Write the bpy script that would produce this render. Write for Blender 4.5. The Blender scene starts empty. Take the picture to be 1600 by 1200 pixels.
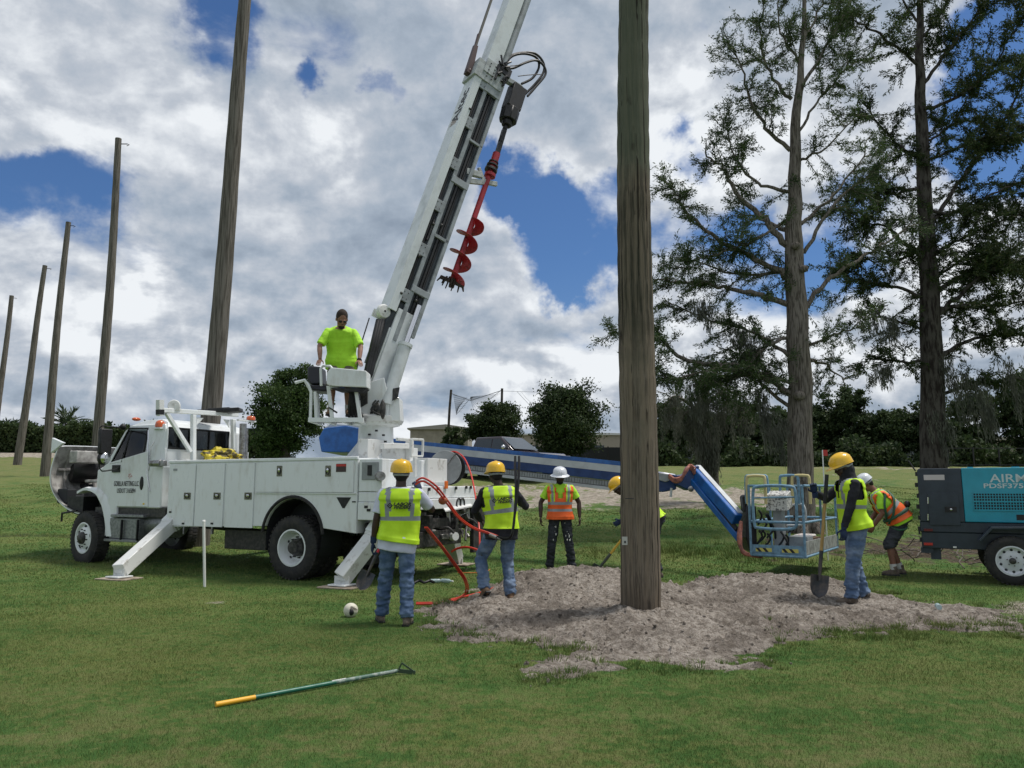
import bpy, bmesh, math, random
import numpy as np
from mathutils import Vector, Matrix, noise as mnoise

random.seed(7); rng = np.random.default_rng(7)
SC = bpy.context.scene
COL = SC.collection
R = math.radians; PI = math.pi

# ---------------------------------------------------------------- camera
FPX = 1202.0; CAMH = 1.52; PITCH = math.atan(160 / FPX)
cam = bpy.data.cameras.new('camera'); camo = bpy.data.objects.new('camera', cam); COL.objects.link(camo)
camo.location = (0, 0, CAMH); camo.rotation_euler = (R(90) + PITCH, 0, 0)
cam.sensor_width = 36; cam.lens = FPX / 1600 * 36; cam.clip_start = 0.1; cam.clip_end = 2000
SC.camera = camo
SC.view_settings.view_transform = 'Standard'; SC.view_settings.look = 'None'
SC.view_settings.exposure = 0.6; SC.view_settings.gamma = 1.0; SC.view_settings.use_curve_mapping = False
CAM = Vector((0, 0, CAMH)); CT, ST = math.cos(PITCH), math.sin(PITCH)
def ray(px, py):
    x = (px - 800) / FPX; y = (600 - py) / FPX
    return Vector((x, CT - y * ST, ST + y * CT))
def P(px, py, Y):
    d = ray(px, py); return CAM + d * (Y / d.y)
def G(px, py, z=0.0):
    d = ray(px, py); return CAM + d * ((z - CAMH) / d.z)
def onplane(px, py, P0, n):
    d = ray(px, py); return CAM + d * ((P0 - CAM).dot(n) / d.dot(n))

# ---------------------------------------------------------------- world
SUN_EL, SUN_AZ = R(66), R(78)      # azimuth from +Y towards +X
wd = bpy.data.worlds.new('World'); SC.world = wd; wd.use_nodes = True
wt = wd.node_tree; wt.nodes.clear()
class NT:
    def __init__(s, t): s.t = t; s.n = t.nodes; s.l = t.links
    def put(s, sock, v):
        if isinstance(v, bpy.types.NodeSocket): s.l.new(v, sock)
        elif v is not None: sock.default_value = v
    def math(s, op, a, b=None, c=None, clamp=False):
        n = s.n.new('ShaderNodeMath'); n.operation = op; n.use_clamp = clamp
        s.put(n.inputs[0], a)
        if b is not None: s.put(n.inputs[1], b)
        if c is not None: s.put(n.inputs[2], c)
        return n.outputs[0]
    def vmath(s, op, a, b=None, sc=None):
        n = s.n.new('ShaderNodeVectorMath'); n.operation = op
        s.put(n.inputs[0], a)
        if b is not None: s.put(n.inputs[1], b)
        if sc is not None: s.put(n.inputs['Scale'], sc)
        return n.outputs['Value'] if op in ('DOT_PRODUCT', 'LENGTH', 'DISTANCE') else n.outputs[0]
    def noise(s, vec, scale, detail=4, rough=0.5, dist=0.0, color=False):
        n = s.n.new('ShaderNodeTexNoise'); s.put(n.inputs['Vector'], vec)
        n.inputs['Scale'].default_value = scale; n.inputs['Detail'].default_value = detail
        n.inputs['Roughness'].default_value = rough; n.inputs['Distortion'].default_value = dist
        return n.outputs['Color' if color else 'Fac']
    def map(s, v, a, b, c=0.0, d=1.0, smooth=True):
        n = s.n.new('ShaderNodeMapRange'); n.interpolation_type = 'SMOOTHSTEP' if smooth else 'LINEAR'
        s.put(n.inputs['Value'], v)
        for k, q in zip(('From Min', 'From Max', 'To Min', 'To Max'), (a, b, c, d)): s.put(n.inputs[k], q)
        return n.outputs['Result']
    def mix(s, f, a, b, mode='MIX'):
        n = s.n.new('ShaderNodeMix'); n.data_type = 'RGBA'; n.blend_type = mode
        s.put(n.inputs[0], f)
        s.put(n.inputs[6], tuple(a) + (1,) if isinstance(a, (tuple, list)) and len(a) == 3 else a)
        s.put(n.inputs[7], tuple(b) + (1,) if isinstance(b, (tuple, list)) and len(b) == 3 else b)
        return n.outputs[2]
    def sep(s, v):
        n = s.n.new('ShaderNodeSeparateXYZ'); s.put(n.inputs[0], v); return n.outputs
    def comb(s, x, y, z):
        n = s.n.new('ShaderNodeCombineXYZ'); s.put(n.inputs[0], x); s.put(n.inputs[1], y); s.put(n.inputs[2], z); return n.outputs[0]

W = NT(wt)
sky = wt.nodes.new('ShaderNodeTexSky'); sky.sky_type = 'NISHITA'; sky.sun_disc = False
sky.sun_elevation = SUN_EL; sky.sun_rotation = SUN_AZ; sky.air_density = 1.0; sky.dust_density = 0.6; sky.ozone_density = 2.5
tc = wt.nodes.new('ShaderNodeTexCoord'); d0 = tc.outputs['Generated']
wrp = W.vmath('SUBTRACT', W.noise(d0, 3.2, 2, 0.5, color=True), (0.5, 0.5, 0.5))
wrp2 = W.vmath('SUBTRACT', W.noise(d0, 14.0, 5, 0.62, color=True), (0.5, 0.5, 0.5))
dW = W.vmath('ADD', d0, W.vmath('ADD', W.vmath('SCALE', wrp, sc=0.20), W.vmath('SCALE', wrp2, sc=0.10)))
sx, sy, sz = W.sep(d0)
zz = W.math('ADD', W.math('MAXIMUM', sz, 0.0), 0.16)
flat = W.comb(W.math('DIVIDE', sx, zz), W.math('DIVIDE', sy, zz), 0.0)
low = W.noise(flat, 0.8, 8, 0.52, 0.3)            # broken layer
puff = W.noise(W.vmath('MULTIPLY', d0, (1.0, 1.0, 1.7)), 7.0, 8, 0.54, 0.2)
hz = W.map(sz, 0.02, 0.42)
dens = W.math('ADD', W.math('MULTIPLY', low, 0.62), W.math('MULTIPLY', puff, 0.48))
dens = W.math('ADD', dens, W.map(sz, 0.0, 0.5, 0.06, 0.045))
# openings between the clouds, each an area of the sky with a ragged rim
def blob(px, py, rad, amt, soft=0.6, ax=1.0):
    v = ray(px, py).normalized()
    df = W.vmath('SUBTRACT', dW, tuple(v))
    df = W.vmath('MULTIPLY', df, (1.0 / ax, 1.0 / ax, 1.0))
    L = W.vmath('LENGTH', df)
    return W.map(L, rad * (1 - soft), rad * (1 + soft), amt, 0.0)
holes = [(505, 140, .022, .12), (620, 172, .022, .13, .6, 1.8), (340, 22, .04, .12), (90, 235, .05, .13, .6, 2.2), (150, 205, .03, .1, .6, 2),
         (20, 70, .03, .08), (850, 300, .06, .22, .5, 1.3), (905, 370, .07, .24, .5, 1.6), (860, 430, .03, .10, .6, 1.8), (790, 250, .03, .14), (1040, 250, .05, .22), (1130, 330, .06, .15),
         (1600, 110, .09, .26), (1540, 230, .05, .16), (1510, 70, .04, .1), (1360, 420, .06, .12), (240, 540, .05, .06, .6, 2.2), (690, 560, .03, .05, .6, 2), (1030, 175, .03, .1), (1200, 400, .09, .12), (1330, 260, .05, .1), (-500, 300, .2, .15), (2300, 200, .2, .15)]
acc = None
for h in holes:
    b = blob(*h); acc = b if acc is None else W.math('ADD', acc, b)
dens = W.math('SUBTRACT', dens, acc)
cover = W.math('MULTIPLY', W.map(dens, 0.385, 0.535), 0.985)
# self shading of the clouds: density compared with the density a step towards the sun
flat2 = W.vmath('ADD', flat, (0.10, 0.13, 0.0))
low2 = W.noise(flat2, 0.8, 8, 0.52, 0.3)
puff2 = W.noise(W.vmath('MULTIPLY', W.vmath('ADD', d0, (0.006, 0.0, 0.020)), (1.0, 1.0, 1.7)), 7.0, 8, 0.54, 0.2)
rel = W.math('ADD', W.math('MULTIPLY', W.math('SUBTRACT', low, low2), 0.8), W.math('MULTIPLY', W.math('SUBTRACT', puff, puff2), W.map(sz, 0.45, 0.05, 1.6, 3.4)))
big = W.noise(flat, 0.42, 4, 0.5)
thick = W.map(dens, 0.45, 0.78, 0.0, 1.0)
lit = W.math('ADD', 0.70, rel)
lit = W.math('SUBTRACT', lit, W.math('MULTIPLY', thick, 0.34))
lit = W.math('ADD', lit, W.map(big, 0.35, 0.65, -0.16, 0.16))
whites = [(190, 430, .055, .75), (160, 400, .03, .4), (790, 600, .05, .3, .6, 2), (680, 620, .04, .3, .6, 1.6), (1100, 165, .09, .45), (530, 235, .04, .35), (60, 590, .07, .35, .6, 2), (860, 575, .05, .3, .6, 1.6),
          (380, 600, .05, .25, .6, 2), (100, 90, .1, .22, .6, 2), (420, 250, .1, .15), (1120, 650, .06, .2), (1400, 560, .12, .25, .6, 2)]
acc = None
for h in whites:
    b = blob(*h); acc = b if acc is None else W.math('ADD', acc, b)
det = W.map(puff, 0.38, 0.62, 0.15, 1.3)
lit = W.math('ADD', lit, W.math('MULTIPLY', acc, det))
fine = W.noise(d0, 20.0, 7, 0.62)
lit = W.math('ADD', lit, W.map(fine, 0.3, 0.7, -0.11, 0.11))
lit = W.math('MINIMUM', W.math('MAXIMUM', lit, 0.0), 1.0)
cr = wt.nodes.new('ShaderNodeValToRGB'); W.put(cr.inputs[0], lit)
e = cr.color_ramp.elements
e[0].position = 0.0; e[0].color = (2.3, 2.85, 3.6, 1)
e[1].position = 1.0; e[1].color = (8.0, 8.3, 8.6, 1)
m_ = e.new(0.35); m_.color = (3.5, 4.1, 4.9, 1)
m_ = e.new(0.62); m_.color = (4.9, 5.3, 5.9, 1)
skyblue = W.mix(1.0, sky.outputs[0], (0.46, 0.64, 0.86), 'MULTIPLY')
# thin white veil that thickens towards the horizon
veil = W.math('MULTIPLY', W.map(sz, 0.30, 0.0, 0.0, 0.55), 1.0)
skyblue = W.mix(veil, skyblue, (2.2, 3.1, 4.4))
colr = W.mix(cover, skyblue, cr.outputs[0])
bg = wt.nodes.new('ShaderNodeBackground'); W.put(bg.inputs[0], colr); bg.inputs[1].default_value = 0.072
ow = wt.nodes.new('ShaderNodeOutputWorld'); wt.links.new(bg.outputs[0], ow.inputs[0])
wd.cycles.sampling_method = 'MANUAL'; wd.cycles.sample_map_resolution = 512

sl = bpy.data.lights.new('sun', 'SUN'); sl.energy = 2.3; sl.angle = R(13); sl.color = (1.0, 0.95, 0.88)
so = bpy.data.objects.new('sun', sl); COL.objects.link(so)
sd = Vector((math.sin(SUN_AZ) * math.cos(SUN_EL), math.cos(SUN_AZ) * math.cos(SUN_EL), math.sin(SUN_EL)))
so.rotation_euler = sd.to_track_quat('Z', 'Y').to_euler(); so.location = (0, 0, 30)

# ---------------------------------------------------------------- tags and objects
def tag(o, label=None, cat=None, group=None, kind=None):
    if label: o['label'] = label
    if cat: o['category'] = cat
    if group: o['group'] = group
    if kind: o['kind'] = kind
    return o
def thing(name, label, cat, loc=(0, 0, 0), rz=0.0, group=None):
    o = bpy.data.objects.new(name, None); COL.objects.link(o)
    o.location = loc; o.rotation_euler = (0, 0, rz); o.empty_display_size = 0.2
    return tag(o, label, cat, group)
def link(name, me, m=None, parent=None):
    o = bpy.data.objects.new(name, me); COL.objects.link(o)
    if parent is not None: o.parent = parent
    if m is not None:
        for q in (m if isinstance(m, (list, tuple)) else [m]): me.materials.append(q)
    return o
def np_mesh(name, V, F, m=None, parent=None, smooth=False, attrs=None):
    V = np.asarray(V, np.float32); F = np.asarray(F, np.int32); n, k = F.shape
    me = bpy.data.meshes.new(name)
    me.vertices.add(len(V)); me.vertices.foreach_set('co', V.ravel())
    me.loops.add(n * k); me.loops.foreach_set('vertex_index', F.ravel())
    me.polygons.add(n); me.polygons.foreach_set('loop_start', np.arange(0, n * k, k, dtype=np.int32))
    me.polygons.foreach_set('use_smooth', np.full(n, smooth))
    me.update(calc_edges=True)
    for an, av in (attrs or {}).items():
        a = me.attributes.new(an, 'FLOAT', 'POINT'); a.data.foreach_set('value', np.asarray(av, np.float32))
    return link(name, me, m, parent)
DG = lambda: bpy.context.evaluated_depsgraph_get()
def bake(o):
    bpy.context.view_layer.update()
    me = bpy.data.meshes.new_from_object(o.evaluated_get(DG()))
    old = o.data; mats = list(old.materials)
    o.modifiers.clear(); o.data = me
    if not me.materials:
        for q in mats: me.materials.append(q)
    bpy.data.meshes.remove(old); return o

def catmull(pts, n=6):
    pts = [Vector(p) for p in pts]
    if len(pts) < 3: return pts
    out = []
    for i in range(len(pts) - 1):
        p0 = pts[max(i - 1, 0)]; p1 = pts[i]; p2 = pts[i + 1]; p3 = pts[min(i + 2, len(pts) - 1)]
        for k in range(n):
            t = k / n
            out.append(0.5 * ((2 * p1) + (p2 - p0) * t + (2 * p0 - 5 * p1 + 4 * p2 - p3) * t * t + (3 * p1 - p0 - 3 * p2 + p3) * t ** 3))
    out.append(pts[-1]); return out

class MB:
    def __init__(s): s.v = []; s.f = []; s.m = []; s.mi = 0; s.g = []
    def add(s, vs, fs):
        b = len(s.v); s.g.append((b, len(s.f))); s.v += [tuple(q) for q in vs]
        for f in fs: s.f.append([b + i for i in f]); s.m.append(s.mi)
        return s
    def hexa(s, c):   # 8 corners: bottom 4 ccw then top 4
        return s.add(c, [(3, 2, 1, 0), (4, 5, 6, 7), (0, 1, 5, 4), (1, 2, 6, 5), (2, 3, 7, 6), (3, 0, 4, 7)])
    def box(s, a, b):
        x0, x1 = sorted((a[0], b[0])); y0, y1 = sorted((a[1], b[1])); z0, z1 = sorted((a[2], b[2]))
        return s.hexa([(x0, y0, z0), (x1, y0, z0), (x1, y1, z0), (x0, y1, z0), (x0, y0, z1), (x1, y0, z1), (x1, y1, z1), (x0, y1, z1)])
    def bar(s, a, b, w, h, up=(0, 0, 1), w2=None, h2=None):
        a = Vector(a); b = Vector(b); d = (b - a).normalized(); up = Vector(up)
        sd_ = d.cross(up)
        if sd_.length < 1e-4: sd_ = d.cross(Vector((1, 0, 0)))
        sd_.normalize(); u = sd_.cross(d).normalized()
        w2 = w if w2 is None else w2; h2 = h if h2 is None else h2
        c = []
        for p, ww, hh in ((a, w, h), (b, w2, h2)):
            c += [p - sd_ * ww / 2 - u * hh / 2, p + sd_ * ww / 2 - u * hh / 2, p + sd_ * ww / 2 + u * hh / 2, p - sd_ * ww / 2 + u * hh / 2]
        return s.hexa([c[3], c[2], c[1], c[0], c[7], c[6], c[5], c[4]]) if False else s.hexa(c)
    def path(s, pts, r, n=8, closed=False, caps=True, flat=1.0, up=None):
        pts = [Vector(p) for p in pts]; N = len(pts)
        rr = r if isinstance(r, (list, tuple)) else [r] * N
        t0 = (pts[1] - pts[0]).normalized()
        ref = Vector(up) if up else (Vector((0, 0, 1)) if abs(t0.z) < 0.9 else Vector((1, 0, 0)))
        nrm = (ref - t0 * ref.dot(t0)).normalized(); vs = []
        for i, p in enumerate(pts):
            if closed: t = (pts[(i + 1) % N] - pts[i - 1])
            else: t = pts[min(i + 1, N - 1)] - pts[max(i - 1, 0)]
            t = t.normalized() if t.length > 1e-9 else t0
            nrm = nrm - t * nrm.dot(t)
            nrm = nrm.normalized() if nrm.length > 1e-6 else t.orthogonal().normalized()
            bi = t.cross(nrm)
            for k in range(n):
                a = 2 * PI * k / n
                vs.append(p + nrm * math.cos(a) * rr[i] * flat + bi * math.sin(a) * rr[i])
        fs = []
        for i in range(N if closed else N - 1):
            j = (i + 1) % N
            for k in range(n):
                k2 = (k + 1) % n; fs.append((i * n + k, i * n + k2, j * n + k2, j * n + k))
        if caps and not closed:
            fs.append(tuple(range(n - 1, -1, -1))); fs.append(tuple((N - 1) * n + k for k in range(n)))
        return s.add(vs, fs)
    def tube(s, a, b, r0, r1=None, n=12): return s.path([a, b], [r0, r0 if r1 is None else r1], n)
    def lathe(s, prof, o, ax, n=24, arc=(0, 2 * PI)):
        o = Vector(o); ax = Vector(ax).normalized(); e1 = ax.orthogonal().normalized(); e2 = ax.cross(e1)
        vs = []; full = abs(arc[1] - arc[0] - 2 * PI) < 1e-6; cnt = n if full else n + 1
        for r, z in prof:
            for k in range(cnt):
                a = arc[0] + (arc[1] - arc[0]) * k / n
                vs.append(o + ax * z + e1 * math.cos(a) * r + e2 * math.sin(a) * r)
        fs = []
        for i in range(len(prof) - 1):
            for k in range(n):
                k2 = (k + 1) % cnt; fs.append((i * cnt + k, i * cnt + k2, (i + 1) * cnt + k2, (i + 1) * cnt + k))
        return s.add(vs, fs)
    def prism(s, poly, f0, f1):   # poly 2D, f0/f1 map (a,b) to 3D on the two faces
        n = len(poly); vs = [f0(*p) for p in poly] + [f1(*p) for p in poly]
        fs = [tuple(range(n - 1, -1, -1)), tuple(range(n, 2 * n))]
        fs += [(i, (i + 1) % n, (i + 1) % n + n, i + n) for i in range(n)]
        return s.add(vs, fs)
    def ell(s, c, r, n=12, m=8, rot=None):
        c = Vector(c); r = (r, r, r) if isinstance(r, (int, float)) else r; vs = []; fs = []
        for i in range(m + 1):
            th = PI * i / m
            for k in range(n):
                a = 2 * PI * k / n
                p = Vector((math.sin(th) * math.cos(a) * r[0], math.sin(th) * math.sin(a) * r[1], -math.cos(th) * r[2]))
                if rot is not None: p = rot @ p
                vs.append(c + p)
        for i in range(m):
            for k in range(n):
                k2 = (k + 1) % n; fs.append((i * n + k, i * n + k2, (i + 1) * n + k2, (i + 1) * n + k))
        return s.add(vs, fs)
    def each(s, name, m, parent=None, **k):     # every piece added so far becomes an object of its own
        e = s.g + [(len(s.v), len(s.f))]; out = []
        for (v0, f0), (v1, f1) in zip(e[:-1], e[1:]):
            q = MB(); q.v = s.v[v0:v1]; q.f = [[i - v0 for i in f] for f in s.f[f0:f1]]; q.m = s.m[f0:f1]; out.append(q.build(name, m, parent, **k))
        return out
    def build(s, name, m, parent=None, smooth=None, bevel=0, seg=1, weld=True, fix=True):
        me = bpy.data.meshes.new(name); me.from_pydata(s.v, [], s.f)
        me.polygons.foreach_set('material_index', s.m)
        if weld or fix:
            bm = bmesh.new(); bm.from_mesh(me)
            if weld: bmesh.ops.remove_doubles(bm, verts=bm.verts, dist=1e-5)
            if fix: bmesh.ops.recalc_face_normals(bm, faces=bm.faces)
            bm.to_mesh(me); bm.free()
        if smooth:
            me.polygons.foreach_set('use_smooth', [True] * len(me.polygons)); me.set_sharp_from_angle(angle=R(smooth))
        o = link(name, me, m, parent)
        if bevel:
            b = o.modifiers.new('b', 'BEVEL'); b.width = bevel; b.segments = seg; b.limit_method = 'ANGLE'; b.angle_limit = R(40)
            b.use_clamp_overlap = True
        return o

def text(name, s, size, M, m, parent, ext=0.001, shear=0.0, sx=1.0, bold=0.0):
    c = bpy.data.curves.new('t', 'FONT'); c.body = s; c.size = size; c.extrude = ext; c.shear = shear
    c.align_x = 'CENTER'; c.align_y = 'CENTER'; c.offset = bold; c.resolution_u = 3
    t = bpy.data.objects.new('t', c); COL.objects.link(t); bpy.context.view_layer.update()
    me = bpy.data.meshes.new_from_object(t.evaluated_get(DG())); bpy.data.objects.remove(t); bpy.data.curves.remove(c)
    me.transform(M @ Matrix.Scale(sx, 4, (1, 0, 0))); me.materials.clear()
    me.name = name
    return link(name, me, m, parent)
def frame(o, xd, yd):
    xd = Vector(xd).normalized(); zd = xd.cross(Vector(yd)).normalized(); yd = zd.cross(xd)
    M = Matrix((xd, yd, zd)).transposed().to_4x4(); M.translation = Vector(o); return M

# ---------------------------------------------------------------- materials
MATS = {}
def mat(name, col, rough=0.5, metal=0.0, var=0.0, vs=6.0, col2=None, bump=0.0, bs=60.0, spec=0.5, coat=0.0, emit=None, detail=5, stretch=None, alpha=None, tr=0.0, thr=(0.4, 0.65), sub=None):
    if name in MATS: return MATS[name]
    m = bpy.data.materials.new(name); m.use_nodes = True; N = NT(m.node_tree)
    b = m.node_tree.nodes['Principled BSDF']
    b.inputs['Roughness'].default_value = rough; b.inputs['Metallic'].default_value = metal
    b.inputs['Specular IOR Level'].default_value = spec; b.inputs['Coat Weight'].default_value = coat
    if tr: b.inputs['Transmission Weight'].default_value = tr
    if alpha is not None: b.inputs['Alpha'].default_value = alpha
    if emit: b.inputs['Emission Color'].default_value = emit[0] + (1,); b.inputs['Emission Strength'].default_value = emit[1]
    v = m.node_tree.nodes.new('ShaderNodeTexCoord').outputs['Object']
    if stretch: v = N.vmath('MULTIPLY', v, stretch)
    b.inputs['Base Color'].default_value = tuple(col) + (1,)
    if var or col2:
        nz = N.noise(v, vs, detail, 0.6)
        c2 = col2 if col2 else tuple(q * (1 - var) for q in col)
        cc = N.mix(N.map(nz, thr[0], thr[1]), tuple(col), tuple(c2))
        N.put(b.inputs['Base Color'], cc)
        N.put(b.inputs['Roughness'], N.map(nz, 0.3, 0.7, max(rough - 0.08, 0.02), min(rough + 0.12, 1)))
    if bump:
        bn = m.node_tree.nodes.new('ShaderNodeBump'); bn.inputs['Strength'].default_value = 1.0; bn.inputs['Distance'].default_value = bump
        N.put(bn.inputs['Height'], N.noise(v, bs, 5, 0.6)); N.put(b.inputs['Normal'], bn.outputs[0])
    MATS[name] = m; return m

# ---------------------------------------------------------------- terrain
def sstep(a, b, x): 
    t = np.clip((x - a) / (b - a), 0, 1); return t * t * (3 - 2 * t)
def terr(x, y):
    x = np.asarray(x, float); y = np.asarray(y, float)
    t = np.maximum(0, y - 13.0); a = 0.085 * (np.sqrt(t * t + 9) - 3)
    yc = 50 + 24 * sstep(-14, -38, x) ; cap = 0.085 * (yc - 14.2)
    k = 2.5; z = -np.log(np.exp(-k * a) + np.exp(-k * cap)) / k + np.log(1 + np.exp(-k * cap)) / k
    und = 0.018 * np.sin(x * 0.9 + 1.3) * np.sin(y * 0.8) + 0.012 * np.sin(x * 2.1 + y * 1.7)
    return z + und * sstep(16, 22, y) * 3
def tz(x, y): return float(terr(x, y))

def grass_color(N, pos):
    big = N.noise(pos, 0.35, 3, 0.5); mid = N.noise(pos, 1.6, 4, 0.6); fin = N.noise(pos, 9.0, 4, 0.65); vf = N.noise(pos, 45.0, 3, 0.7)
    c = N.mix(N.map(mid, 0.36, 0.64), (0.056, 0.135, 0.030), (0.108, 0.188, 0.044))
    c = N.mix(N.map(N.math('ADD', N.math('MULTIPLY', fin, 0.5), N.math('MULTIPLY', big, 0.5)), 0.44, 0.60), c, (0.150, 0.185, 0.052))
    x, y, z = N.sep(pos)
    near = N.map(N.math('ADD', y, N.math('MULTIPLY', mid, 3.0)), 5.0, 9.5, 1.0, 0.0)     # drier turf towards the front
    dry = N.math('MULTIPLY', N.map(N.math('ADD', N.math('MULTIPLY', fin, 0.45), N.math('MULTIPLY', mid, 0.55)), 0.44, 0.62), N.math('ADD', 0.25, N.math('MULTIPLY', near, 0.6)))
    c = N.mix(dry, c, (0.20, 0.19, 0.085))
    far = N.map(y, 24.0, 48.0)
    c = N.mix(N.math('MULTIPLY', far, N.map(mid, 0.3, 0.7, 0.35, 0.95)), c, (0.19, 0.185, 0.078))
    c = N.mix(N.map(vf, 0.3, 0.75, 0.0, 0.32), c, (0.035, 0.055, 0.015))
    return c, fin, vf
def ground_mat():
    m = bpy.data.materials.new('lawn'); m.use_nodes = True; N = NT(m.node_tree); b = m.node_tree.nodes['Principled BSDF']
    pos = m.node_tree.nodes.new('ShaderNodeNewGeometry').outputs['Position']
    c, fin, vf = grass_color(N, pos)
    at = m.node_tree.nodes.new('ShaderNodeAttribute'); at.attribute_name = 'sand'
    nz = N.noise(N.vmath('MULTIPLY', pos, (1.0, 0.6, 1.0)), 1.1, 7, 0.72)
    k = N.map(N.math('ADD', at.outputs['Fac'], N.math('MULTIPLY', N.math('SUBTRACT', nz, 0.5), 1.9)), 0.42, 0.60)
    sc_ = N.mix(N.map(N.noise(pos, 5.0, 6, 0.75), 0.38, 0.62), (0.20, 0.175, 0.135), (0.40, 0.355, 0.30))
    c = N.mix(k, c, sc_)
    at2 = m.node_tree.nodes.new('ShaderNodeAttribute'); at2.attribute_name = 'soil'
    k2 = N.map(N.math('ADD', at2.outputs['Fac'], N.math('MULTIPLY', N.math('SUBTRACT', N.noise(pos, 2.2, 7, 0.7), 0.5), 1.5)), 0.45, 0.65)
    c = N.mix(k2, c, N.mix(N.map(N.noise(pos, 11.0, 6, 0.75), 0.4, 0.62), (0.045, 0.032, 0.022), (0.12, 0.092, 0.066)))
    at3 = m.node_tree.nodes.new('ShaderNodeAttribute'); at3.attribute_name = 'track'
    c = N.mix(N.math('MULTIPLY', at3.outputs['Fac'], N.map(N.noise(pos, 3.0, 5, 0.7), 0.35, 0.6, 0.25, 0.9)), c, (0.045, 0.05, 0.022))
    N.put(b.inputs['Base Color'], c); b.inputs['Roughness'].default_value = 0.95; b.inputs['Specular IOR Level'].default_value = 0.15
    bn = m.node_tree.nodes.new('ShaderNodeBump'); bn.inputs['Distance'].default_value = 0.05
    N.put(bn.inputs['Height'], N.math('ADD', N.noise(pos, 14.0, 6, 0.75), N.math('MULTIPLY', fin, 0.6))); N.put(b.inputs['Normal'], bn.outputs[0])
    return m
xs = np.concatenate([-np.geomspace(400, 14, 60), np.linspace(-13.8, 13.8, 190), np.geomspace(14, 400, 60)])
ys = np.concatenate([[-60, -30, -12, -4, 0], np.linspace(2.5, 30, 200), np.geomspace(30.3, 90, 90), np.geomspace(95, 900, 30)])
gx, gy = np.meshgrid(xs, ys); gz = terr(gx, gy)
# wheel tracks pressed in the grass
track = np.zeros_like(gx)
def tmark(pts, w, amt=1.0):
    global track
    for (ax, ay), (bx, by) in zip(pts[:-1], pts[1:]):
        dx, dy = bx - ax, by - ay; t = np.clip(((gx - ax) * dx + (gy - ay) * dy) / (dx * dx + dy * dy), 0, 1)
        dd = np.hypot(gx - ax - t * dx, gy - ay - t * dy); track = np.maximum(track, amt * sstep(w, w * 0.4, dd))
gq = lambda px, py: tuple(G(px, py)[:2])
def gt(px, py):                       # point of the sloping lawn seen at a pixel
    d = ray(px, py); t = 3.0
    for _ in range(4000):
        p = CAM + d * t
        if p.z < tz(p.x, p.y): break
        t += 0.02 + t * 0.002
    return p
tmark([gt(0, 836)[:2], gt(130, 838)[:2], gt(400, 846)[:2]], 0.35)
tmark([gt(0, 872)[:2], gt(120, 880)[:2]], 0.25, .6)
tmark([gt(840, 812)[:2], gt(960, 818)[:2], gt(1100, 806)[:2], gt(1200, 800)[:2]], 0.30)
tmark([gt(830, 797)[:2], gt(1000, 795)[:2], gt(1180, 790)[:2]], 0.28, .8)
tmark([gt(820, 850)[:2], gt(960, 845)[:2], gt(1120, 850)[:2]], 0.2, .6)
gz = gz - 0.035 * track
sand = 0.62 * sstep(23.5, 26.5, gy) * sstep(37.5, 33, gy) * sstep(-9, -3, gx) * sstep(15, 8, gx)
sand = np.maximum(sand, 0.5 * sstep(46.5, 48.5, gy) * sstep(53, 50.5, gy) * sstep(14, 20, gx))
sand = np.maximum(sand, 0.85 * sstep(58, 62, gy) * sstep(-17, -24, gx))
sand = np.maximum(sand, 0.46 * sstep(8.3, 8.9, gy) * sstep(11.4, 10.2, gy) * sstep(4.6, 5.4, gx) * sstep(12, 10, gx))
sand = np.maximum(sand, 0.75 * np.exp(-(((gx + 3.9) / .28) ** 2 + ((gy - 10.45) / .16) ** 2)))
sand = np.maximum(sand, 0.42 * sstep(30, 34, gy) * sstep(50, 36, gy) * sstep(10, 13, gx) * sstep(34, 20, gx) * 0.6)
soil = 0.62 * np.exp(-(((gx - 6.3) / 2.2) ** 2 + ((gy - 17.3) / 2.0) ** 2) ** 2)
soil = np.maximum(soil, 0.66 * np.exp(-(((gx - 9.8) / 3.4) ** 2 + ((gy - 16.6) / 2.6) ** 2) ** 2))
soil = np.maximum(soil, 0.45 * np.exp(-(((gx - 5.2) / 1.6) ** 2 + ((gy - 15.8) / 1.2) ** 2) ** 2))
nx, ny = len(xs), len(ys); idx = np.arange(nx * ny).reshape(ny, nx)
F = np.stack([idx[:-1, :-1], idx[:-1, 1:], idx[1:, 1:], idx[1:, :-1]], -1).reshape(-1, 4)
LAWN = ground_mat()
ground = np_mesh('lawn_ground', np.stack([gx, gy, gz], -1).reshape(-1, 3), F, LAWN, smooth=True,
                 attrs=dict(sand=sand.ravel(), soil=soil.ravel(), track=track.ravel()))
tag(ground, kind='structure', label='mown green golf lawn rising towards a grassy bank')

# ---------------------------------------------------------------- dug sand around the pole
PIX = [(662, 972), (700, 945), (745, 930), (775, 912), (830, 896), (890, 890), (960, 902), (1040, 925), (1100, 912), (1150, 893), (1215, 905), (1300, 905),
       (1375, 925), (1420, 940), (1640, 950), (1640, 1003), (1500, 985), (1400, 985), (1300, 990), (1230, 1005), (1190, 1040), (1080, 1048), (1000, 1040), (930, 1050), (850, 1068),
       (850, 1040), (905, 1020), (850, 1010), (760, 1002), (700, 995)]
poly = np.array([G(*p)[:2] for p in PIX])
def sdf(px, py, poly):
    d = np.full(px.shape, 1e9); ins = np.zeros(px.shape, bool); n = len(poly)
    for i in range(n):
        ax, ay = poly[i]; bx, by = poly[(i + 1) % n]; ex, ey = bx - ax, by - ay
        t = np.clip(((px - ax) * ex + (py - ay) * ey) / (ex * ex + ey * ey), 0, 1)
        d = np.minimum(d, np.hypot(px - ax - t * ex, py - ay - t * ey))
        c = ((ay > py) != (by > py)) & (px < (bx - ax) * (py - ay) / (by - ay + 1e-12) + ax); ins ^= c
    return np.where(ins, d, -d)
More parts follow.
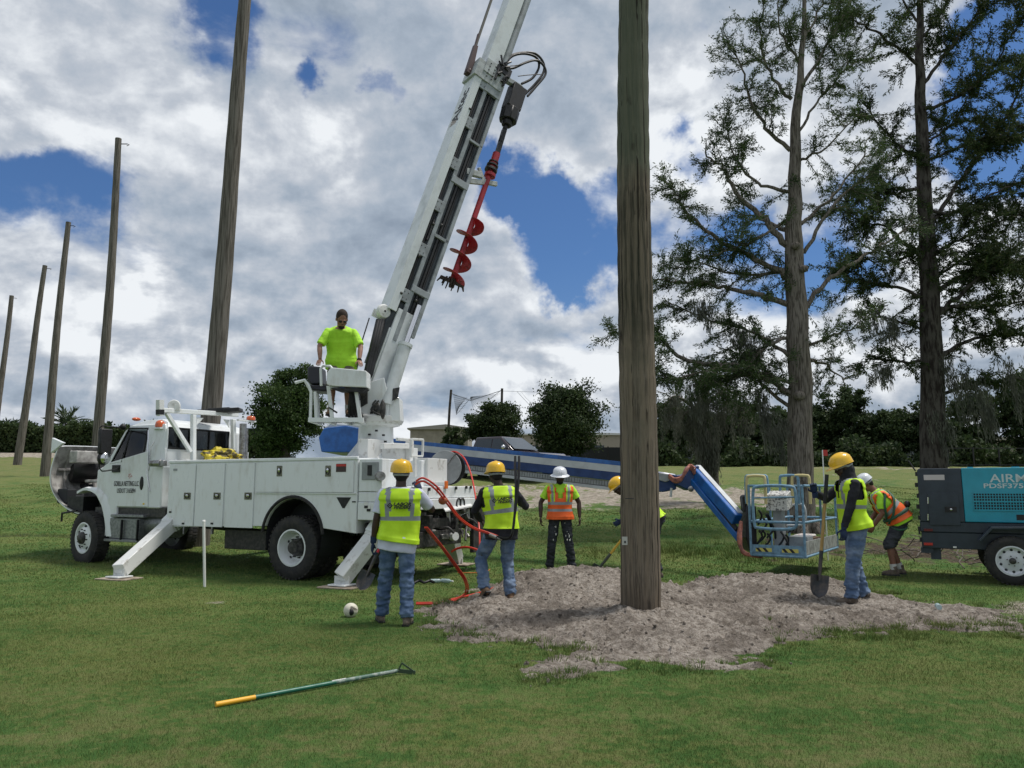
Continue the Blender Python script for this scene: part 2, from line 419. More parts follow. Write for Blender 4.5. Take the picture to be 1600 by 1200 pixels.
def fbm(x, y, sc, oct=5, seed=0.0, H=0.8):
    out = np.empty(x.shape); fx, fy = x.ravel(), y.ravel(); o = out.ravel(); f = mnoise.fractal
    for i in range(len(fx)): o[i] = f((fx[i] * sc + seed, fy[i] * sc, seed), H, 2.0, oct)
    return o.reshape(x.shape)
x1 = np.linspace(-1.7, 8.6, 400); y1 = np.linspace(5.8, 12.6, 270)
mx, my = np.meshgrid(x1, y1); sd_ = sdf(mx, my, poly)
nzl = fbm(mx, my, 0.9, 4, 3.1); nzm = fbm(mx, my, 3.2, 5, 9.7, 0.6); nzf = fbm(mx, my, 14.0, 4, 5.5, 0.4)
moundz = 0.04 + 0.27 * np.exp(-(((mx - 0.95) / 1.3) ** 2 + ((my - 11.2) / 1.2) ** 2)) + 0.20 * np.exp(-(((mx - 3.3) / 1.5) ** 2 + ((my - 11.0) / 1.1) ** 2)) + 0.07 * np.exp(-(((mx - 1.5) / 1.2) ** 2 + ((my - 9.0) / 1.0) ** 2)) \
    + 0.07 * np.exp(-(((mx - 1.49) ** 2 + (my - 8.85) ** 2) / .12)) - 0.10 * np.exp(-(((mx - 2.4) / 0.8) ** 2 + ((my - 10.4) / 1.0) ** 2))
sde = sd_ + 0.30 * nzl + 0.26 * nzm - .62 * sstep(4.6, 6.2, mx) * (.55 + .9 * np.abs(nzm)) - .10 * sstep(7.6, 6.4, my) * (.4 + nzm)
mz = (0.02 + moundz) * sstep(-0.02, 0.9, sde) - 0.03 * sstep(0.1, -0.25, sde) + 0.02 * sstep(-0.15, 0.1, sde)
mz += sstep(-0.1, 0.6, sde) * (0.048 * nzm + 0.014 * nzf) + 0.003 * nzf
def pilez(x, y):
    i = np.clip(np.searchsorted(x1, x), 1, len(x1) - 1); j = np.clip(np.searchsorted(y1, y), 1, len(y1) - 1)
    return np.maximum(mz[j, i], 0.0)
def sand_mat():
    m = bpy.data.materials.new('dug sand'); m.use_nodes = True; N = NT(m.node_tree); b = m.node_tree.nodes['Principled BSDF']
    pos = m.node_tree.nodes.new('ShaderNodeNewGeometry').outputs['Position']
    a = N.noise(pos, 2.2, 7, 0.7, 0.4); f = N.noise(pos, 16.0, 6, 0.75)
    c = N.mix(N.map(f, 0.36, 0.62), (0.24, 0.205, 0.17), (0.52, 0.465, 0.41))
    c = N.mix(N.map(a, 0.50, 0.66, 0.0, 0.85), c, (0.13, 0.108, 0.088))
    c = N.mix(N.map(N.noise(pos, 0.9, 6, .7), .42, .60, 0, .65), c, (.16, .135, .113))
    c = N.mix(N.map(N.noise(pos, 5.5, 6, 0.7), 0.55, 0.68, 0, 0.7), c, (0.60, 0.54, 0.48))
    c = N.mix(N.map(N.noise(pos, 26.0, 3, .5), .60, .68, 0, .8), c, (.10, .085, .07))
    N.put(b.inputs['Base Color'], c); b.inputs['Roughness'].default_value = 1; b.inputs['Specular IOR Level'].default_value = 0.1
    bn = m.node_tree.nodes.new('ShaderNodeBump'); bn.inputs['Distance'].default_value = 0.05
    N.put(bn.inputs['Height'], N.math('ADD', f, N.noise(pos, 55.0, 4, 0.7))); N.put(b.inputs['Normal'], bn.outputs[0])
    return m
SAND = sand_mat()
idx = np.arange(mx.size).reshape(mx.shape)
F = np.stack([idx[:-1, :-1], idx[:-1, 1:], idx[1:, 1:], idx[1:, :-1]], -1).reshape(-1, 4)
keep = (mz.ravel()[F] > -0.028).any(1) | (sde.ravel()[F] > -0.3).any(1)
pile = np_mesh('sand_spoil', np.stack([mx, my, mz], -1).reshape(-1, 3), F[keep], SAND, smooth=True)
tag(pile, kind='structure', label='churned pale sand dug out around the upright pole')
# loose clods on the sand
cv = []; cf = []
ico = bmesh.new(); bmesh.ops.create_icosphere(ico, subdivisions=1, radius=1); iv = np.array([v.co[:] for v in ico.verts]); it = np.array([[v.index for v in f.verts] for f in ico.faces]); ico.free()
cnt = 0
while cnt < 3000:
    x = rng.uniform(-1.6, 8); y = rng.uniform(6, 12.4); s_ = float(sdf(np.array([x]), np.array([y]), poly)[0])
    if s_ < -0.25 + 0.3 * rng.random(): continue
    r_ = 0.004 + 0.020 * rng.random() ** 6
    q = iv * (r_ * rng.uniform(0.6, 1.3, 3)) * (1 + rng.uniform(-.25, .25, (len(iv), 1)))
    cv.append(q + [x, y, float(np.ravel(pilez(x, y))[0]) + r_ * 0.3]); cf.append(it + cnt * len(iv)); cnt += 1
cl = np_mesh('sand_clods', np.concatenate(cv), np.concatenate(cf), SAND); tag(cl, kind='stuff', label='loose clods of sand scattered over the dug spoil', cat='clods')

# ---------------------------------------------------------------- grass blades
def blades():
    m = bpy.data.materials.new('grass blades'); m.use_nodes = True; N = NT(m.node_tree); b = m.node_tree.nodes['Principled BSDF']
    geo = m.node_tree.nodes.new('ShaderNodeNewGeometry'); c, fin, vf = grass_color(N, geo.outputs['Position'])
    c = N.mix(N.map(geo.outputs['Random Per Island'], 0.0, 1.0, 0.0, 0.55, False), c, (0.23, 0.27, 0.08))
    N.put(b.inputs['Base Color'], c); b.inputs['Roughness'].default_value = 0.75; b.inputs['Specular IOR Level'].default_value = 0.25
    Vs = []
    def scatter(ya, yb, n, hgt, wid):
        y = rng.uniform(ya, yb, n); x = rng.uniform(-1, 1, n) * (y * 0.70 + 0.3)
        sdv = np.full(n, -1.0); i = np.clip(np.searchsorted(x1, x), 0, len(x1) - 1); j = np.clip(np.searchsorted(y1, y), 0, len(y1) - 1)
        inn = (x > x1[0]) & (x < x1[-1]) & (y > y1[0]) & (y < y1[-1]); sdv[inn] = mz[j[inn], i[inn]]
        tuft = np.sin(x * 3.1 + np.sin(y * 2.3) * 2) * np.sin(y * 4.1 + x)
        k = (sdv < 0.006 + 0.012 * (tuft > 0.3)) & (rng.random(n) < 0.75 + 0.25 * tuft)
        so_ = np.maximum(np.exp(-(((x - 6.3) / 2.2) ** 2 + ((y - 17.3) / 2.0) ** 2) ** 2), np.exp(-(((x - 9.8) / 3.4) ** 2 + ((y - 16.6) / 2.6) ** 2) ** 2)) + .45 * sstep(8.3, 8.9, y) * sstep(11.4, 10.2, y) * sstep(4.6, 5.4, x) * sstep(12, 10, x) + np.exp(-(((x + 3.9) / .25) ** 2 + ((y - 10.45) / .14) ** 2)) + .9 * sstep(24, 26, y) * sstep(36, 33, y) * sstep(-7, -3, x) * sstep(13, 9, x)
        k &= rng.random(n) > so_ * 1.1
        x, y = x[k], y[k]; n = len(x); z = terr(x, y)
        a = rng.uniform(0, 2 * PI, n); h = hgt * rng.uniform(0.4, 1.25, n); w = wid * rng.uniform(0.7, 1.3, n)
        lean = rng.uniform(0, 0.9, n) * h; la = rng.uniform(0, 2 * PI, n)
        p0 = np.stack([x - np.cos(a) * w / 2, y - np.sin(a) * w / 2, z - 0.004], -1); p1 = np.stack([x + np.cos(a) * w / 2, y + np.sin(a) * w / 2, z - 0.004], -1)
        p2 = np.stack([x + np.cos(la) * lean, y + np.sin(la) * lean, z + h], -1)
        Vs.append(np.stack([p0, p1, p2], 1).reshape(-1, 3))
    scatter(3.9, 6.2, 150000, 0.019, 0.0032); scatter(3.9, 6.2, 60000, 0.022, 0.003); scatter(6.2, 9.0, 210000, 0.021, 0.0046); scatter(9.0, 13.0, 170000, 0.024, 0.0075); scatter(13.0, 20.0, 130000, 0.027, 0.015); scatter(20.0, 34.0, 120000, 0.035, 0.03)
    V = np.concatenate(Vs); F = np.arange(len(V)).reshape(-1, 3)
    g = np_mesh('grass_blades', V, F, m); tag(g, kind='stuff', label='short mown grass blades covering the lawn', cat='grass')
    # rough tufts round the edge of the sand and near the trees
    Vs.clear(); spots = []
    for _ in range(240):
        k = random.randrange(len(poly)); a = Vector(poly[k]); b_ = Vector(poly[(k + 1) % len(poly)]); p = a.lerp(b_, random.random())
        spots.append((p.x + random.gauss(0, .12), p.y + random.gauss(0, .12), random.uniform(.03, .07), random.uniform(.04, .12)))
    for _ in range(150): spots.append((random.gauss(4.3, 1.3), random.gauss(16.6, .8), random.uniform(.06, .18), random.uniform(.1, .3)))
    for _ in range(60): spots.append((random.gauss(3.75, .35), random.gauss(8.2, .22), random.uniform(.03, .06), random.uniform(.05, .16)))
    for _ in range(45): spots.append((random.gauss(5.3, .5), random.gauss(8.6, .2), random.uniform(.03, .055), random.uniform(.05, .16)))
    X = []
    for x, y, h, r_ in spots:
        n = 40; a = rng.uniform(0, 2 * PI, n); rr = r_ * rng.random(n) ** .5; bx = x + np.cos(a) * rr; by = y + np.sin(a) * rr
        z = np.maximum(terr(bx, by), 0) + (float(np.ravel(pilez(x, y))[0]) if y < 12.5 and x1[0] < x < x1[-1] else 0) - .005
        hh = h * rng.uniform(.5, 1.2, n); w = .004 + .0006 * y; t = rng.uniform(0, 2 * PI, n); ln = hh * rng.uniform(.1, .8, n)
        p0 = np.stack([bx - np.cos(t) * w / 2, by - np.sin(t) * w / 2, z], -1); p1 = np.stack([bx + np.cos(t) * w / 2, by + np.sin(t) * w / 2, z], -1)
        p2 = np.stack([bx + np.cos(a) * ln, by + np.sin(a) * ln, z + hh], -1); X.append(np.stack([p0, p1, p2], 1).reshape(-1, 3))
    V = np.concatenate(X); g = np_mesh('grass_tufts', V, np.arange(len(V)).reshape(-1, 3), m); tag(g, kind='stuff', label='longer uncut grass tufts around the dug sand', cat='grass')
blades()

# ================================================================ materials for machines
WHITE = mat('white truck paint', (0.76, 0.79, 0.80), 0.32, col2=(.58, .58, .55), vs=3.2, stretch=(1.6, 1.6, .6), coat=0.25, bump=0.0006, bs=7, thr=(0.5, 0.8), detail=9)
WHITE2 = mat('worn white paint', (0.66, 0.67, 0.66), 0.5, col2=(0.36, 0.34, 0.31), vs=7, bump=0.001, bs=30, thr=(0.55, 0.75))
BOOMW = mat('boom white paint', (0.62, 0.66, 0.68), 0.4, var=0.2, vs=3, coat=0.15, thr=(0.45, 0.7))
BLACK = mat('black metal', (0.012, 0.012, 0.014), 0.5, var=0.5, vs=14, bump=0.001)
DARK = mat('dark recess', (0.02, 0.022, 0.026), 0.7)
GREASE = mat('greasy machinery', (0.015, 0.015, 0.016), 0.45, col2=(0.07, 0.065, 0.06), vs=18, bump=0.004, bs=40)
RUBBER = mat('tyre rubber', (0.018, 0.018, 0.019), 0.85, col2=(0.045, 0.042, 0.038), vs=9, bump=0.002, bs=60)
STEEL = mat('bare steel', (0.38, 0.38, 0.38), 0.38, 0.9, col2=(0.2, 0.19, 0.18), vs=12)
CHROME = mat('chrome', (0.7, 0.7, 0.72), 0.15, 1.0)
GALV = mat('aluminium tread', (0.30, 0.31, 0.32), 0.42, 0.7, var=0.3, vs=20, bump=0.002, bs=90)
LETTER = mat('black lettering', (0.015, 0.015, 0.018), 0.5)
REDP = mat('auger red paint', (0.36, 0.018, 0.028), 0.42, col2=(0.14, 0.012, 0.014), vs=9, thr=(0.5, 0.7))
SREDM = mat('red plastic', (0.5, 0.03, 0.02), 0.35)
AMBER = mat('amber lens', (0.55, 0.10, 0.02), 0.2, coat=0.5)
ORANGE = mat('orange plastic', (0.75, 0.16, 0.02), 0.45)
YELLOW = mat('yellow plastic', (0.72, 0.50, 0.03), 0.4)
GREYP = mat('grey panel', (0.30, 0.32, 0.33), 0.5, var=0.2)
INNER = mat('grey hood lining', (0.46, 0.45, 0.43), 0.55, col2=(0.22, 0.21, 0.20), vs=5)
def glass_mat(name, tint, rough=0.03):
    m = bpy.data.materials.new(name); m.use_nodes = True; N = NT(m.node_tree); n = m.node_tree.nodes; n.remove(n['Principled BSDF'])
    t = n.new('ShaderNodeBsdfTransparent'); t.inputs[0].default_value = tint + (1,)
    g = n.new('ShaderNodeBsdfGlossy'); g.inputs['Roughness'].default_value = rough
    f = n.new('ShaderNodeFresnel'); f.inputs[0].default_value = 1.5
    x = n.new('ShaderNodeMixShader'); N.put(x.inputs[0], f.outputs[0]); N.put(x.inputs[1], t.outputs[0]); N.put(x.inputs[2], g.outputs[0])
    m.node_tree.links.new(x.outputs[0], n['Material Output'].inputs[0]); return m
GLASS = glass_mat('cab glass', (0.62, 0.67, 0.66))
DGLASS = glass_mat('tinted glass', (0.30, 0.33, 0.34))

# ================================================================ digger derrick truck
RW = Vector((-3.523, 12.766, 0)); FWp = Vector((-8.248, 15.198, 0)); Fd = (FWp - RW).normalized()
truck = thing('digger_derrick_truck', 'white utility truck with hood tipped open, raised boom and red auger', 'truck', RW, math.atan2(Fd.y, Fd.x))
TM = Matrix.Rotation(math.atan2(Fd.y, Fd.x), 4, 'Z'); TM.translation = RW; TI = TM.inverted()
LN = TM.to_3x3() @ Vector((0, 1, 0)); FN = TM.to_3x3() @ Vector((1, 0, 0))
def tp(px, py, v=0.0): q = TI @ onplane(px, py, RW + LN * v, LN); return Vector((q.x, v, q.z))
def tr(px, py, u): q = TI @ onplane(px, py, RW + FN * u, FN); return Vector((u, q.y, q.z))
def tw(px, py, Y): return TI @ P(px, py, Y)
V3 = lambda *a: Vector(a)

def wheel(parent, name, c, ax, r=0.52, wdt=0.28, rimr=0.29, style='front', tyre_m=RUBBER, rim_m=WHITE, lugs=44):
    """ax points outwards; c is the centre of the outer face"""
    c = Vector(c); ax = Vector(ax).normalized(); w = wdt
    t = MB(); k = r / 0.52
    prof = [(rimr, -0.02), (rimr + .02 * k, 0.0), (r * .78, 0.012), (r * .93, -0.008), (r * .985, -0.035), (r * .99, -w + .035), (r * .93, -w + .008), (r * .78, -w - .012), (rimr + .02, -w), (rimr, -w + .02)]
    t.lathe(prof, c, ax, 48)
    e1 = ax.orthogonal().normalized(); e2 = ax.cross(e1)
    wh = MB()
    for i in range(lugs):
        for off in (0, 1):
            a = 2 * PI * (i + .5 * off) / lugs; rad = e1 * math.cos(a) + e2 * math.sin(a)
            z0, z1 = ((-0.012, -w * .47), (-w * .53, -w + .012))[off]
            tg = ax.cross(rad); h0 = r * .95; h1 = r * 1.0; q = []
            for hh, s in ((h0, 1), (h1, .8)):
                for zz_, tt in ((z0, -1), (z0, 1), (z1, 1), (z1, -1)):
                    q.append(c + rad * hh + ax * zz_ + tg * (tt * s * PI * r / lugs * .62))
            wh.hexa(q)
    root = MB(); 
    o = wh.build('tread', tyre_m, None); 
    rim = MB()
    if style == 'front':
        rim.lathe([(rimr, -w + .02), (rimr, -.01), (rimr + .012, 0.004), (rimr - .012, 0.006), (rimr - .03, -.03), (rimr * .86, -.05), (rimr * .62, 0.00), (rimr * .52, 0.012), (rimr * .4, 0.012), (rimr * .4, -.02), (0, -.02)], c, ax, 40)
    elif style == 'trailer':
        rim.lathe([(rimr, -w + .02), (rimr, -.01), (rimr + .01, 0.004), (rimr - .012, 0.005), (rimr - .02, -.03), (rimr * .75, -.045), (rimr * .5, -.02), (rimr * .3, -.015), (0, -.015)], c, ax, 40)
    else:
        rim.lathe([(rimr, -w - .02), (rimr, -.01), (rimr + .012, 0.004), (rimr - .012, 0.006), (rimr - .02, -.03), (rimr - .045, -.12), (rimr * .72, -.17), (rimr * .5, -.185), (0, -.185)], c, ax, 40)
    hub = MB()
    if style == 'front':
        hub.lathe([(.12, 0), (.115, .05), (.06, .085), (0, .09)], c + ax * 0.0, ax, 20)
        for i in range(10):
            a = 2 * PI * i / 10; q = c + (e1 * math.cos(a) + e2 * math.sin(a)) * rimr * .56; hub.tube(q - ax * .01, q + ax * .035, .014, .011, 6)
    elif style == 'trailer':
        hub.lathe([(.05, -.02), (.045, .03), (.02, .045), (0, .045)], c, ax, 16)
        for i in range(6):
            a = 2 * PI * i / 6; q = c + (e1 * math.cos(a) + e2 * math.sin(a)) * .075; hub.tube(q - ax * .03, q + ax * .012, .01, .008, 6)
    else:
        hub.lathe([(.15, -.19), (.14, -.08), (.11, -.05), (.10, .0), (0, .005)], c + ax * -.02, ax, 20)
        for i in range(10):
            a = 2 * PI * i / 10; q = c + (e1 * math.cos(a) + e2 * math.sin(a)) * .168; hub.tube(q - ax * .19, q - ax * .13, .016, .013, 6)
    holes = MB(); nh, hr = (10, .022) if style == 'trailer' else (5, .03)
    for i in range(nh):
        a = 2 * PI * (i + .3) / nh; rad = e1 * math.cos(a) + e2 * math.sin(a); q = c + rad * rimr * (.76 if style != 'dual' else .8)
        zz_ = {'front': -.028, 'trailer': -.041, 'dual': -.150}[style]
        rot = Matrix((rad, ax.cross(rad), ax)).transposed()
        holes.ell(q + ax * zz_, (hr, hr * (1.5 if style == 'front' else 1), .012), 10, 5, rot)  # solid dark discs put the shade of open hand holes into colour
    tyre = t.build(name, tyre_m, parent, smooth=40)
    o.parent = tyre; rim.build('rim', rim_m, tyre, smooth=35); hub.build('hub', GREASE, tyre, smooth=35); holes.each('hand_hole_shade', DARK, tyre, smooth=60)
    return tyre
wheel(truck, 'front_wheel', (5.44, 0.0, .525), (0.12, 1, 0), style='front')
wheel(truck, 'front_wheel', (5.44, -2.3, .525), (0, -1, 0), style='front')
for v, a in ((0.0, 1), (-.34, 1), (-2.4, -1), (-2.06, -1)):
    wheel(truck, 'rear_wheel', (0.09, v, .525), (0, a, 0), style='dual')

# chassis
b = MB()
for v in (-.80, -1.60): b.bar((-2.1, v, .93), (6.0, v, .93), .09, .26)
for u in (-2.0, -1.0, .9, 2.2, 3.4, 5.9): b.box((u, -.8, .84), (u + .1, -1.6, 1.0))
b.bar((5.44, -.3, .52), (5.44, -2.1, .52), .12, .14); b.tube((0.09, -.5, .53), (0.09, -1.9, .53), .1, n=12); b.ell((0.09, -1.2, .53), (.24, .2, .24))
b.tube((0.3, -1.2, .6), (3.6, -1.2, .75), .05); b.box((1.0, -.35, .42), (2.0, -.75, .76)); b.box((-1.2, -.5, .55), (-2.0, -1.9, .8))
b.build('chassis', GREASE, truck, bevel=.01)
b = MB(); b.box((3.3, -.12, .95), (5.3, -2.2, 1.12)); b.box((4.9, -.5, .8), (6.25, -1.9, 1.45)); b.box((5.2, -.75, 1.4), (6.0, -1.65, 1.75))
for _ in range(26):
    q = V3(random.uniform(4.95, 6.2), random.uniform(-.35, -1.9), random.uniform(1.3, 1.85)); b.path(catmull([q, q + V3(random.uniform(-.3, .3), random.uniform(-.2, .2), random.uniform(-.2, .15)), q + V3(random.uniform(-.5, .4), random.uniform(-.3, .3), random.uniform(-.4, .1))], 4), random.uniform(.012, .04), 6)
b.build('engine', GREASE, truck, smooth=40)

# cab
PR = [(3.42, 1.12), (3.40, 1.9), (3.44, 2.55), (3.55, 2.74), (3.8, 2.81), (4.25, 2.80), (4.55, 2.70), (4.66, 2.60), (5.02, 1.98), (5.30, 1.84), (5.30, 1.35), (4.95, 1.12)]
ins = lambda w: -0.10 - 0.12 * max(0, min(1, (w - 1.9) / .85)) ** 1.3
insr = lambda w: -2.22 + 0.12 * max(0, min(1, (w - 1.9) / .85)) ** 1.3
lowp = [(3.42, 1.12), (3.40, 1.9), (5.15, 1.9), (5.30, 1.84), (5.30, 1.35), (5.1, 1.12)]
b = MB(); b.prism(lowp, lambda a, c: (a, -.10, c), lambda a, c: (a, -2.22, c)); cab = b.build('cab', WHITE, truck, bevel=.03, seg=3, smooth=35)
def gp(u, w): return V3(u, ins(w), w)
def gr(u, w): return V3(u, insr(w), w)
UB = tp(229, 690, -.16).x
b = MB()    # greenhouse: roof, pillars and rear wall
roof = [(3.44, 2.55), (3.55, 2.74), (3.8, 2.81), (4.25, 2.80), (4.55, 2.70), (4.62, 2.62), (3.46, 2.53)]
b.prism(roof, lambda a, c: gp(a, c) + V3(0, -.02 - max(0, c - 2.7) * .9, 0), lambda a, c: gr(a, c) + V3(0, .02 + max(0, c - 2.7) * .9, 0))
for f in (gp, gr):
    sg = -1 if f is gp else 1; th = V3(0, .05 * sg, 0)
    def pan(poly): b.prism(poly, lambda a, c: f(a, c), lambda a, c: f(a, c) + th)
    pan([(3.41, 1.88), (3.44, 2.56), (UB, 2.62), (UB, 1.88)])
    pan([(4.56, 2.66), (4.66, 2.60), (5.04, 1.96), (5.15, 1.88), (4.98, 1.88)])
    pan([(3.5, 2.57), (3.55, 2.70), (4.55, 2.70), (4.60, 2.60)])
rw0, rw1 = tr(262, 701, 3.42), tr(356, 701, 3.42); rt = tr(300, 671, 3.42).z; rb_ = tr(300, 702, 3.42).z
b.box((3.41, ins(2.2), 1.88), (3.46, insr(2.2), rb_)); b.box((3.42, ins(2.5), rt), (3.47, insr(2.5), 2.60))
b.box((3.41, ins(2.4) - .0, 1.88), (3.46, rw0.y, 2.6)); b.box((3.41, rw1.y, 1.88), (3.46, insr(2.4), 2.6))
gh = b.build('cab_roof', WHITE, truck, bevel=.012, seg=2, smooth=40)
b = MB()
for k in range(7): v_ = -.35 - k * .26; b.box((3.385, v_, 1.78), (3.41, v_ - .14, 2.03))
b.build('rear_rib', WHITE, cab, bevel=.012, seg=2)
b = MB(); b.box((3.42, rw0.y + .01, rb_ - .01), (3.43, rw1.y - .01, rt + .01)); b.build('rear_window', DGLASS, truck)
b = MB()
fr = [V3(3.405, rw0.y, rb_), V3(3.405, rw1.y, rb_), V3(3.405, rw1.y, rt), V3(3.405, rw0.y, rt)]
b.path(fr, .018, 6, closed=True)
for q in (.33, .66): v_ = rw0.y + (rw1.y - rw0.y) * q; b.bar((3.41, v_, rb_), (3.41, v_, rt), .02, .025)
b.build('window_frame', BLACK, truck, smooth=40)
# door
dpts = [tp(232, 793, -.1), tp(182, 793, -.1), tp(166, 762, -.1), tp(165, 725, -.1), tp(232, 705, -.1)]
dp = [(q.x, q.z) for q in dpts]; dp[0] = (dp[0][0], 1.14); dp[1] = (dp[1][0], 1.14)
b = MB(); b.prism(dp, lambda a, c: (a, -.10, c), lambda a, c: (a, -.082, c)); door = b.build('cab_door', WHITE, truck, bevel=.012, seg=2, smooth=40)
wn = [(229, 669), (200, 669), (192, 690), (178, 725), (196, 722), (222, 716), (228, 706)]
wpts = []
for q in wn:
    t_ = tp(q[0], q[1], -.16); wpts.append((t_.x, t_.z))
b = MB(); b.prism(wpts, lambda a, c: (a, ins(c) + .004 if c > 1.9 else -.08, c), lambda a, c: (a, (ins(c) if c > 1.9 else -.08) - .004, c)); b.build('door_window', GLASS, door)
b = MB(); b.path([V3(a, (ins(c) if c > 1.9 else -.085) + .008, c) for a, c in wpts], .017, 6, closed=True)
q0 = tp(203, 672, -.16); q1 = tp(194, 722, -.14); b.bar((q0.x, ins(q0.z) + .006, q0.z), (q1.x, -.085, q1.z), .02, .02); b.build('door_seal', BLACK, door, smooth=40)
b = MB(); h = tp(222, 755, -.09); b.ell((h.x, -.078, h.z), (.055, .012, .13)); b.build('door_handle', BLACK, door, smooth=60)
h = tp(203, 756, -.09)
text('lettering', 'GORILLA NETTING LLC.', .135, frame((h.x + .085, -.074, h.z), (-1, 0, 0), (0, 0, 1)), LETTER, door, sx=.50, bold=.0008)
h = tp(198, 767, -.09); text('lettering', 'USDOT 3165894', .125, frame((h.x, -.074, h.z), (-1, 0, 0), (0, 0, 1)), LETTER, door, sx=.60)
h = tp(204, 744, -.09); b = MB()
for i in range(9): a = i * .7; b.box((h.x + math.cos(a) * .03 * (1 + i % 3 * .4) - .008, -.082, h.z + math.sin(a) * .02 * (1 + i % 2)), (h.x + math.cos(a) * .03 * (1 + i % 3 * .4) + .012, -.076, h.z + math.sin(a) * .02 * (1 + i % 2) + .012))
b.build('door_emblem', mat('faded red print', (.55, .2, .2), .6), door)
h = tp(225, 789, -.09); b = MB(); b.prism([(-.04, 0), (0, -.018), (.04, 0), (0, .018)], lambda a, c: (h.x + a, -.082, h.z + .02 + c), lambda a, c: (h.x + a, -.077, h.z + .02 + c)); b.build('door_badge', YELLOW, door)
b = MB(); b.prism([(4.665, 2.60), (5.03, 1.97)], lambda a, c: (a, ins(c) - .06, c), lambda a, c: (a, insr(c) + .06, c)) if False else None
b.hexa([V3(4.64, -.25, 2.60), V3(4.64, -2.07, 2.60), V3(4.65, -2.07, 2.61), V3(4.65, -.25, 2.61), V3(5.01, -.17, 1.96), V3(5.01, -2.15, 1.96), V3(5.02, -2.15, 1.97), V3(5.02, -.17, 1.97)])
b.build('windshield', GLASS, truck)
b = MB(); b.box((3.5, -.14, 1.895), (5.1, -2.16, 1.905)); b.box((4.65, -.2, 1.9), (5.0, -2.1, 2.02)); b.box((3.55, -.35, 1.9), (3.72, -.85, 2.22)); b.box((3.55, -1.4, 1.9), (3.72, -2.0, 2.22)); b.build('cab_interior', DARK, truck, bevel=.03)
sw = tp(213, 708, -.5); b = MB(); b.path([sw + V3(math.cos(a) * .05, math.sin(a) * .19, math.cos(a) * -.17) if False else sw + V3(math.sin(a) * .09, math.cos(a) * .2, math.sin(a) * .17) for a in [2 * PI * k / 20 for k in range(20)]], .014, 6, closed=True); b.bar(sw, sw + V3(.3, 0, -.12), .04, .04); b.build('steering_wheel', BLACK, truck, smooth=60)
b = MB(); b.box((3.40, -.095, 1.12), (3.74, -.075, 1.13)); b.path([tp(232, 672, -.12), tp(231, 700, -.1), tp(230, 740, -.09), tp(234, 768, -.09)], .012, 6); b.path([tp(241, 690, -.1), tp(236, 700, -.08), tp(232, 735, -.09)], .012, 6); b.build('grab_rail', CHROME, truck, smooth=60)
# hood tipped forward: shell of revolution-like section with cheeks
outer = [(81, 688), (90, 697), (83, 715), (77, 738), (78, 760), (86, 778), (100, 793), (120, 803), (146, 811)]
hp = [tp(x, y, -.12) for x, y in outer]
hh = [(q.x, q.z) for q in hp]; hh = [(a - .02, c) for a, c in hh]
crv = catmull([V3(a, 0, c) for a, c in hh[1:]], 5)
b = MB(); n = len(crv); NV = 12
def hv(i, k, off):
    t = k / NV; v_ = -.12 - 2.06 * t; bulge = math.sin(PI * t) ** .5 * .16
    p = crv[i]; c0 = V3(5.2, 0, 1.7); d = (p - c0).normalized()
    return V3(p.x + d.x * (bulge + off), v_, p.z + d.z * (bulge * .6 + off))
vs = [hv(i, k, 0) for i in range(n) for k in range(NV + 1)] + [hv(i, k, -.03) for i in range(n) for k in range(NV + 1)]
fs = []; M0 = n * (NV + 1)
for i in range(n - 1):
    for k in range(NV):
        a = i * (NV + 1) + k; fs.append((a, a + 1, a + NV + 2, a + NV + 1)); a += M0; fs.append((a, a + NV + 1, a + NV + 2, a + 1))
for k in range(NV): fs.append((k, k + M0, k + 1 + M0, k + 1)); a = (n - 1) * (NV + 1) + k; fs.append((a, a + 1, a + 1 + M0, a + M0))
for i in range(n - 1):
    a = i * (NV + 1); fs.append((a, a + NV + 1, a + NV + 1 + M0, a + M0)); a += NV; fs.append((a, a + M0, a + M0 + NV + 1, a + NV + 1))
b.add(vs, fs); hood = b.build('hood', WHITE, truck, smooth=50)
b = MB(); vs = [hv(i, k, -.034) for i in range(n) for k in range(NV + 1)] + [hv(i, k, -.045) for i in range(n) for k in range(NV + 1)]; b.add(vs, fs); b.build('hood_liner', INNER, hood, smooth=50)
b = MB()
for k in (2, 4, 6, 8, 10): b.path([hv(i, k, -.06) for i in range(2, n - 2)], .022, 6)
for i in (n // 4, n // 2, 3 * n // 4): b.path([hv(i, k, -.06) for k in range(1, NV)], .03, 6)
b.each('hood_rib', mat('grey rib', (.34, .33, .32), .6, var=.4, vs=9), hood, smooth=50)
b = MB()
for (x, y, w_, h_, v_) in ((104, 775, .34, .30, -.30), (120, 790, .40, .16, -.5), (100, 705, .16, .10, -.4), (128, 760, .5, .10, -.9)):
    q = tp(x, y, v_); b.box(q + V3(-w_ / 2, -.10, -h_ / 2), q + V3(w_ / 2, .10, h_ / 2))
b.each('hood_pocket_shade', DARK, hood, bevel=.03, seg=2)  # solid dark boxes stand in for the shade inside the hood pockets
b = MB()
for k in range(6): q = tp(100 + k * 5, 790, -.3); b.path(catmull([q, tp(112 + k * 6, 800, -.4), tp(130 + k * 3, 806 + k, -.5)], 4), .012, 5)
b.each('hood_cable', BLACK, hood, smooth=50)
b = MB()   # far cheek and inner panels of the tipped hood
cheek = [(c.x - .04, c.z) for c in crv[::2]] + [(5.55, 1.15), (5.35, 1.6), (5.25, 2.15), (5.75, 2.22), (6.2, 2.3)]
b.prism(cheek, lambda a, c: (a, -2.16, c), lambda a, c: (a, -2.12, c))
b.box((5.3, -1.5, 1.95), (6.35, -2.12, 2.08)); b.box((5.9, -.6, 1.6), (6.42, -1.2, 1.66)); b.box((6.2, -.25, 2.0), (6.45, -.9, 2.25))
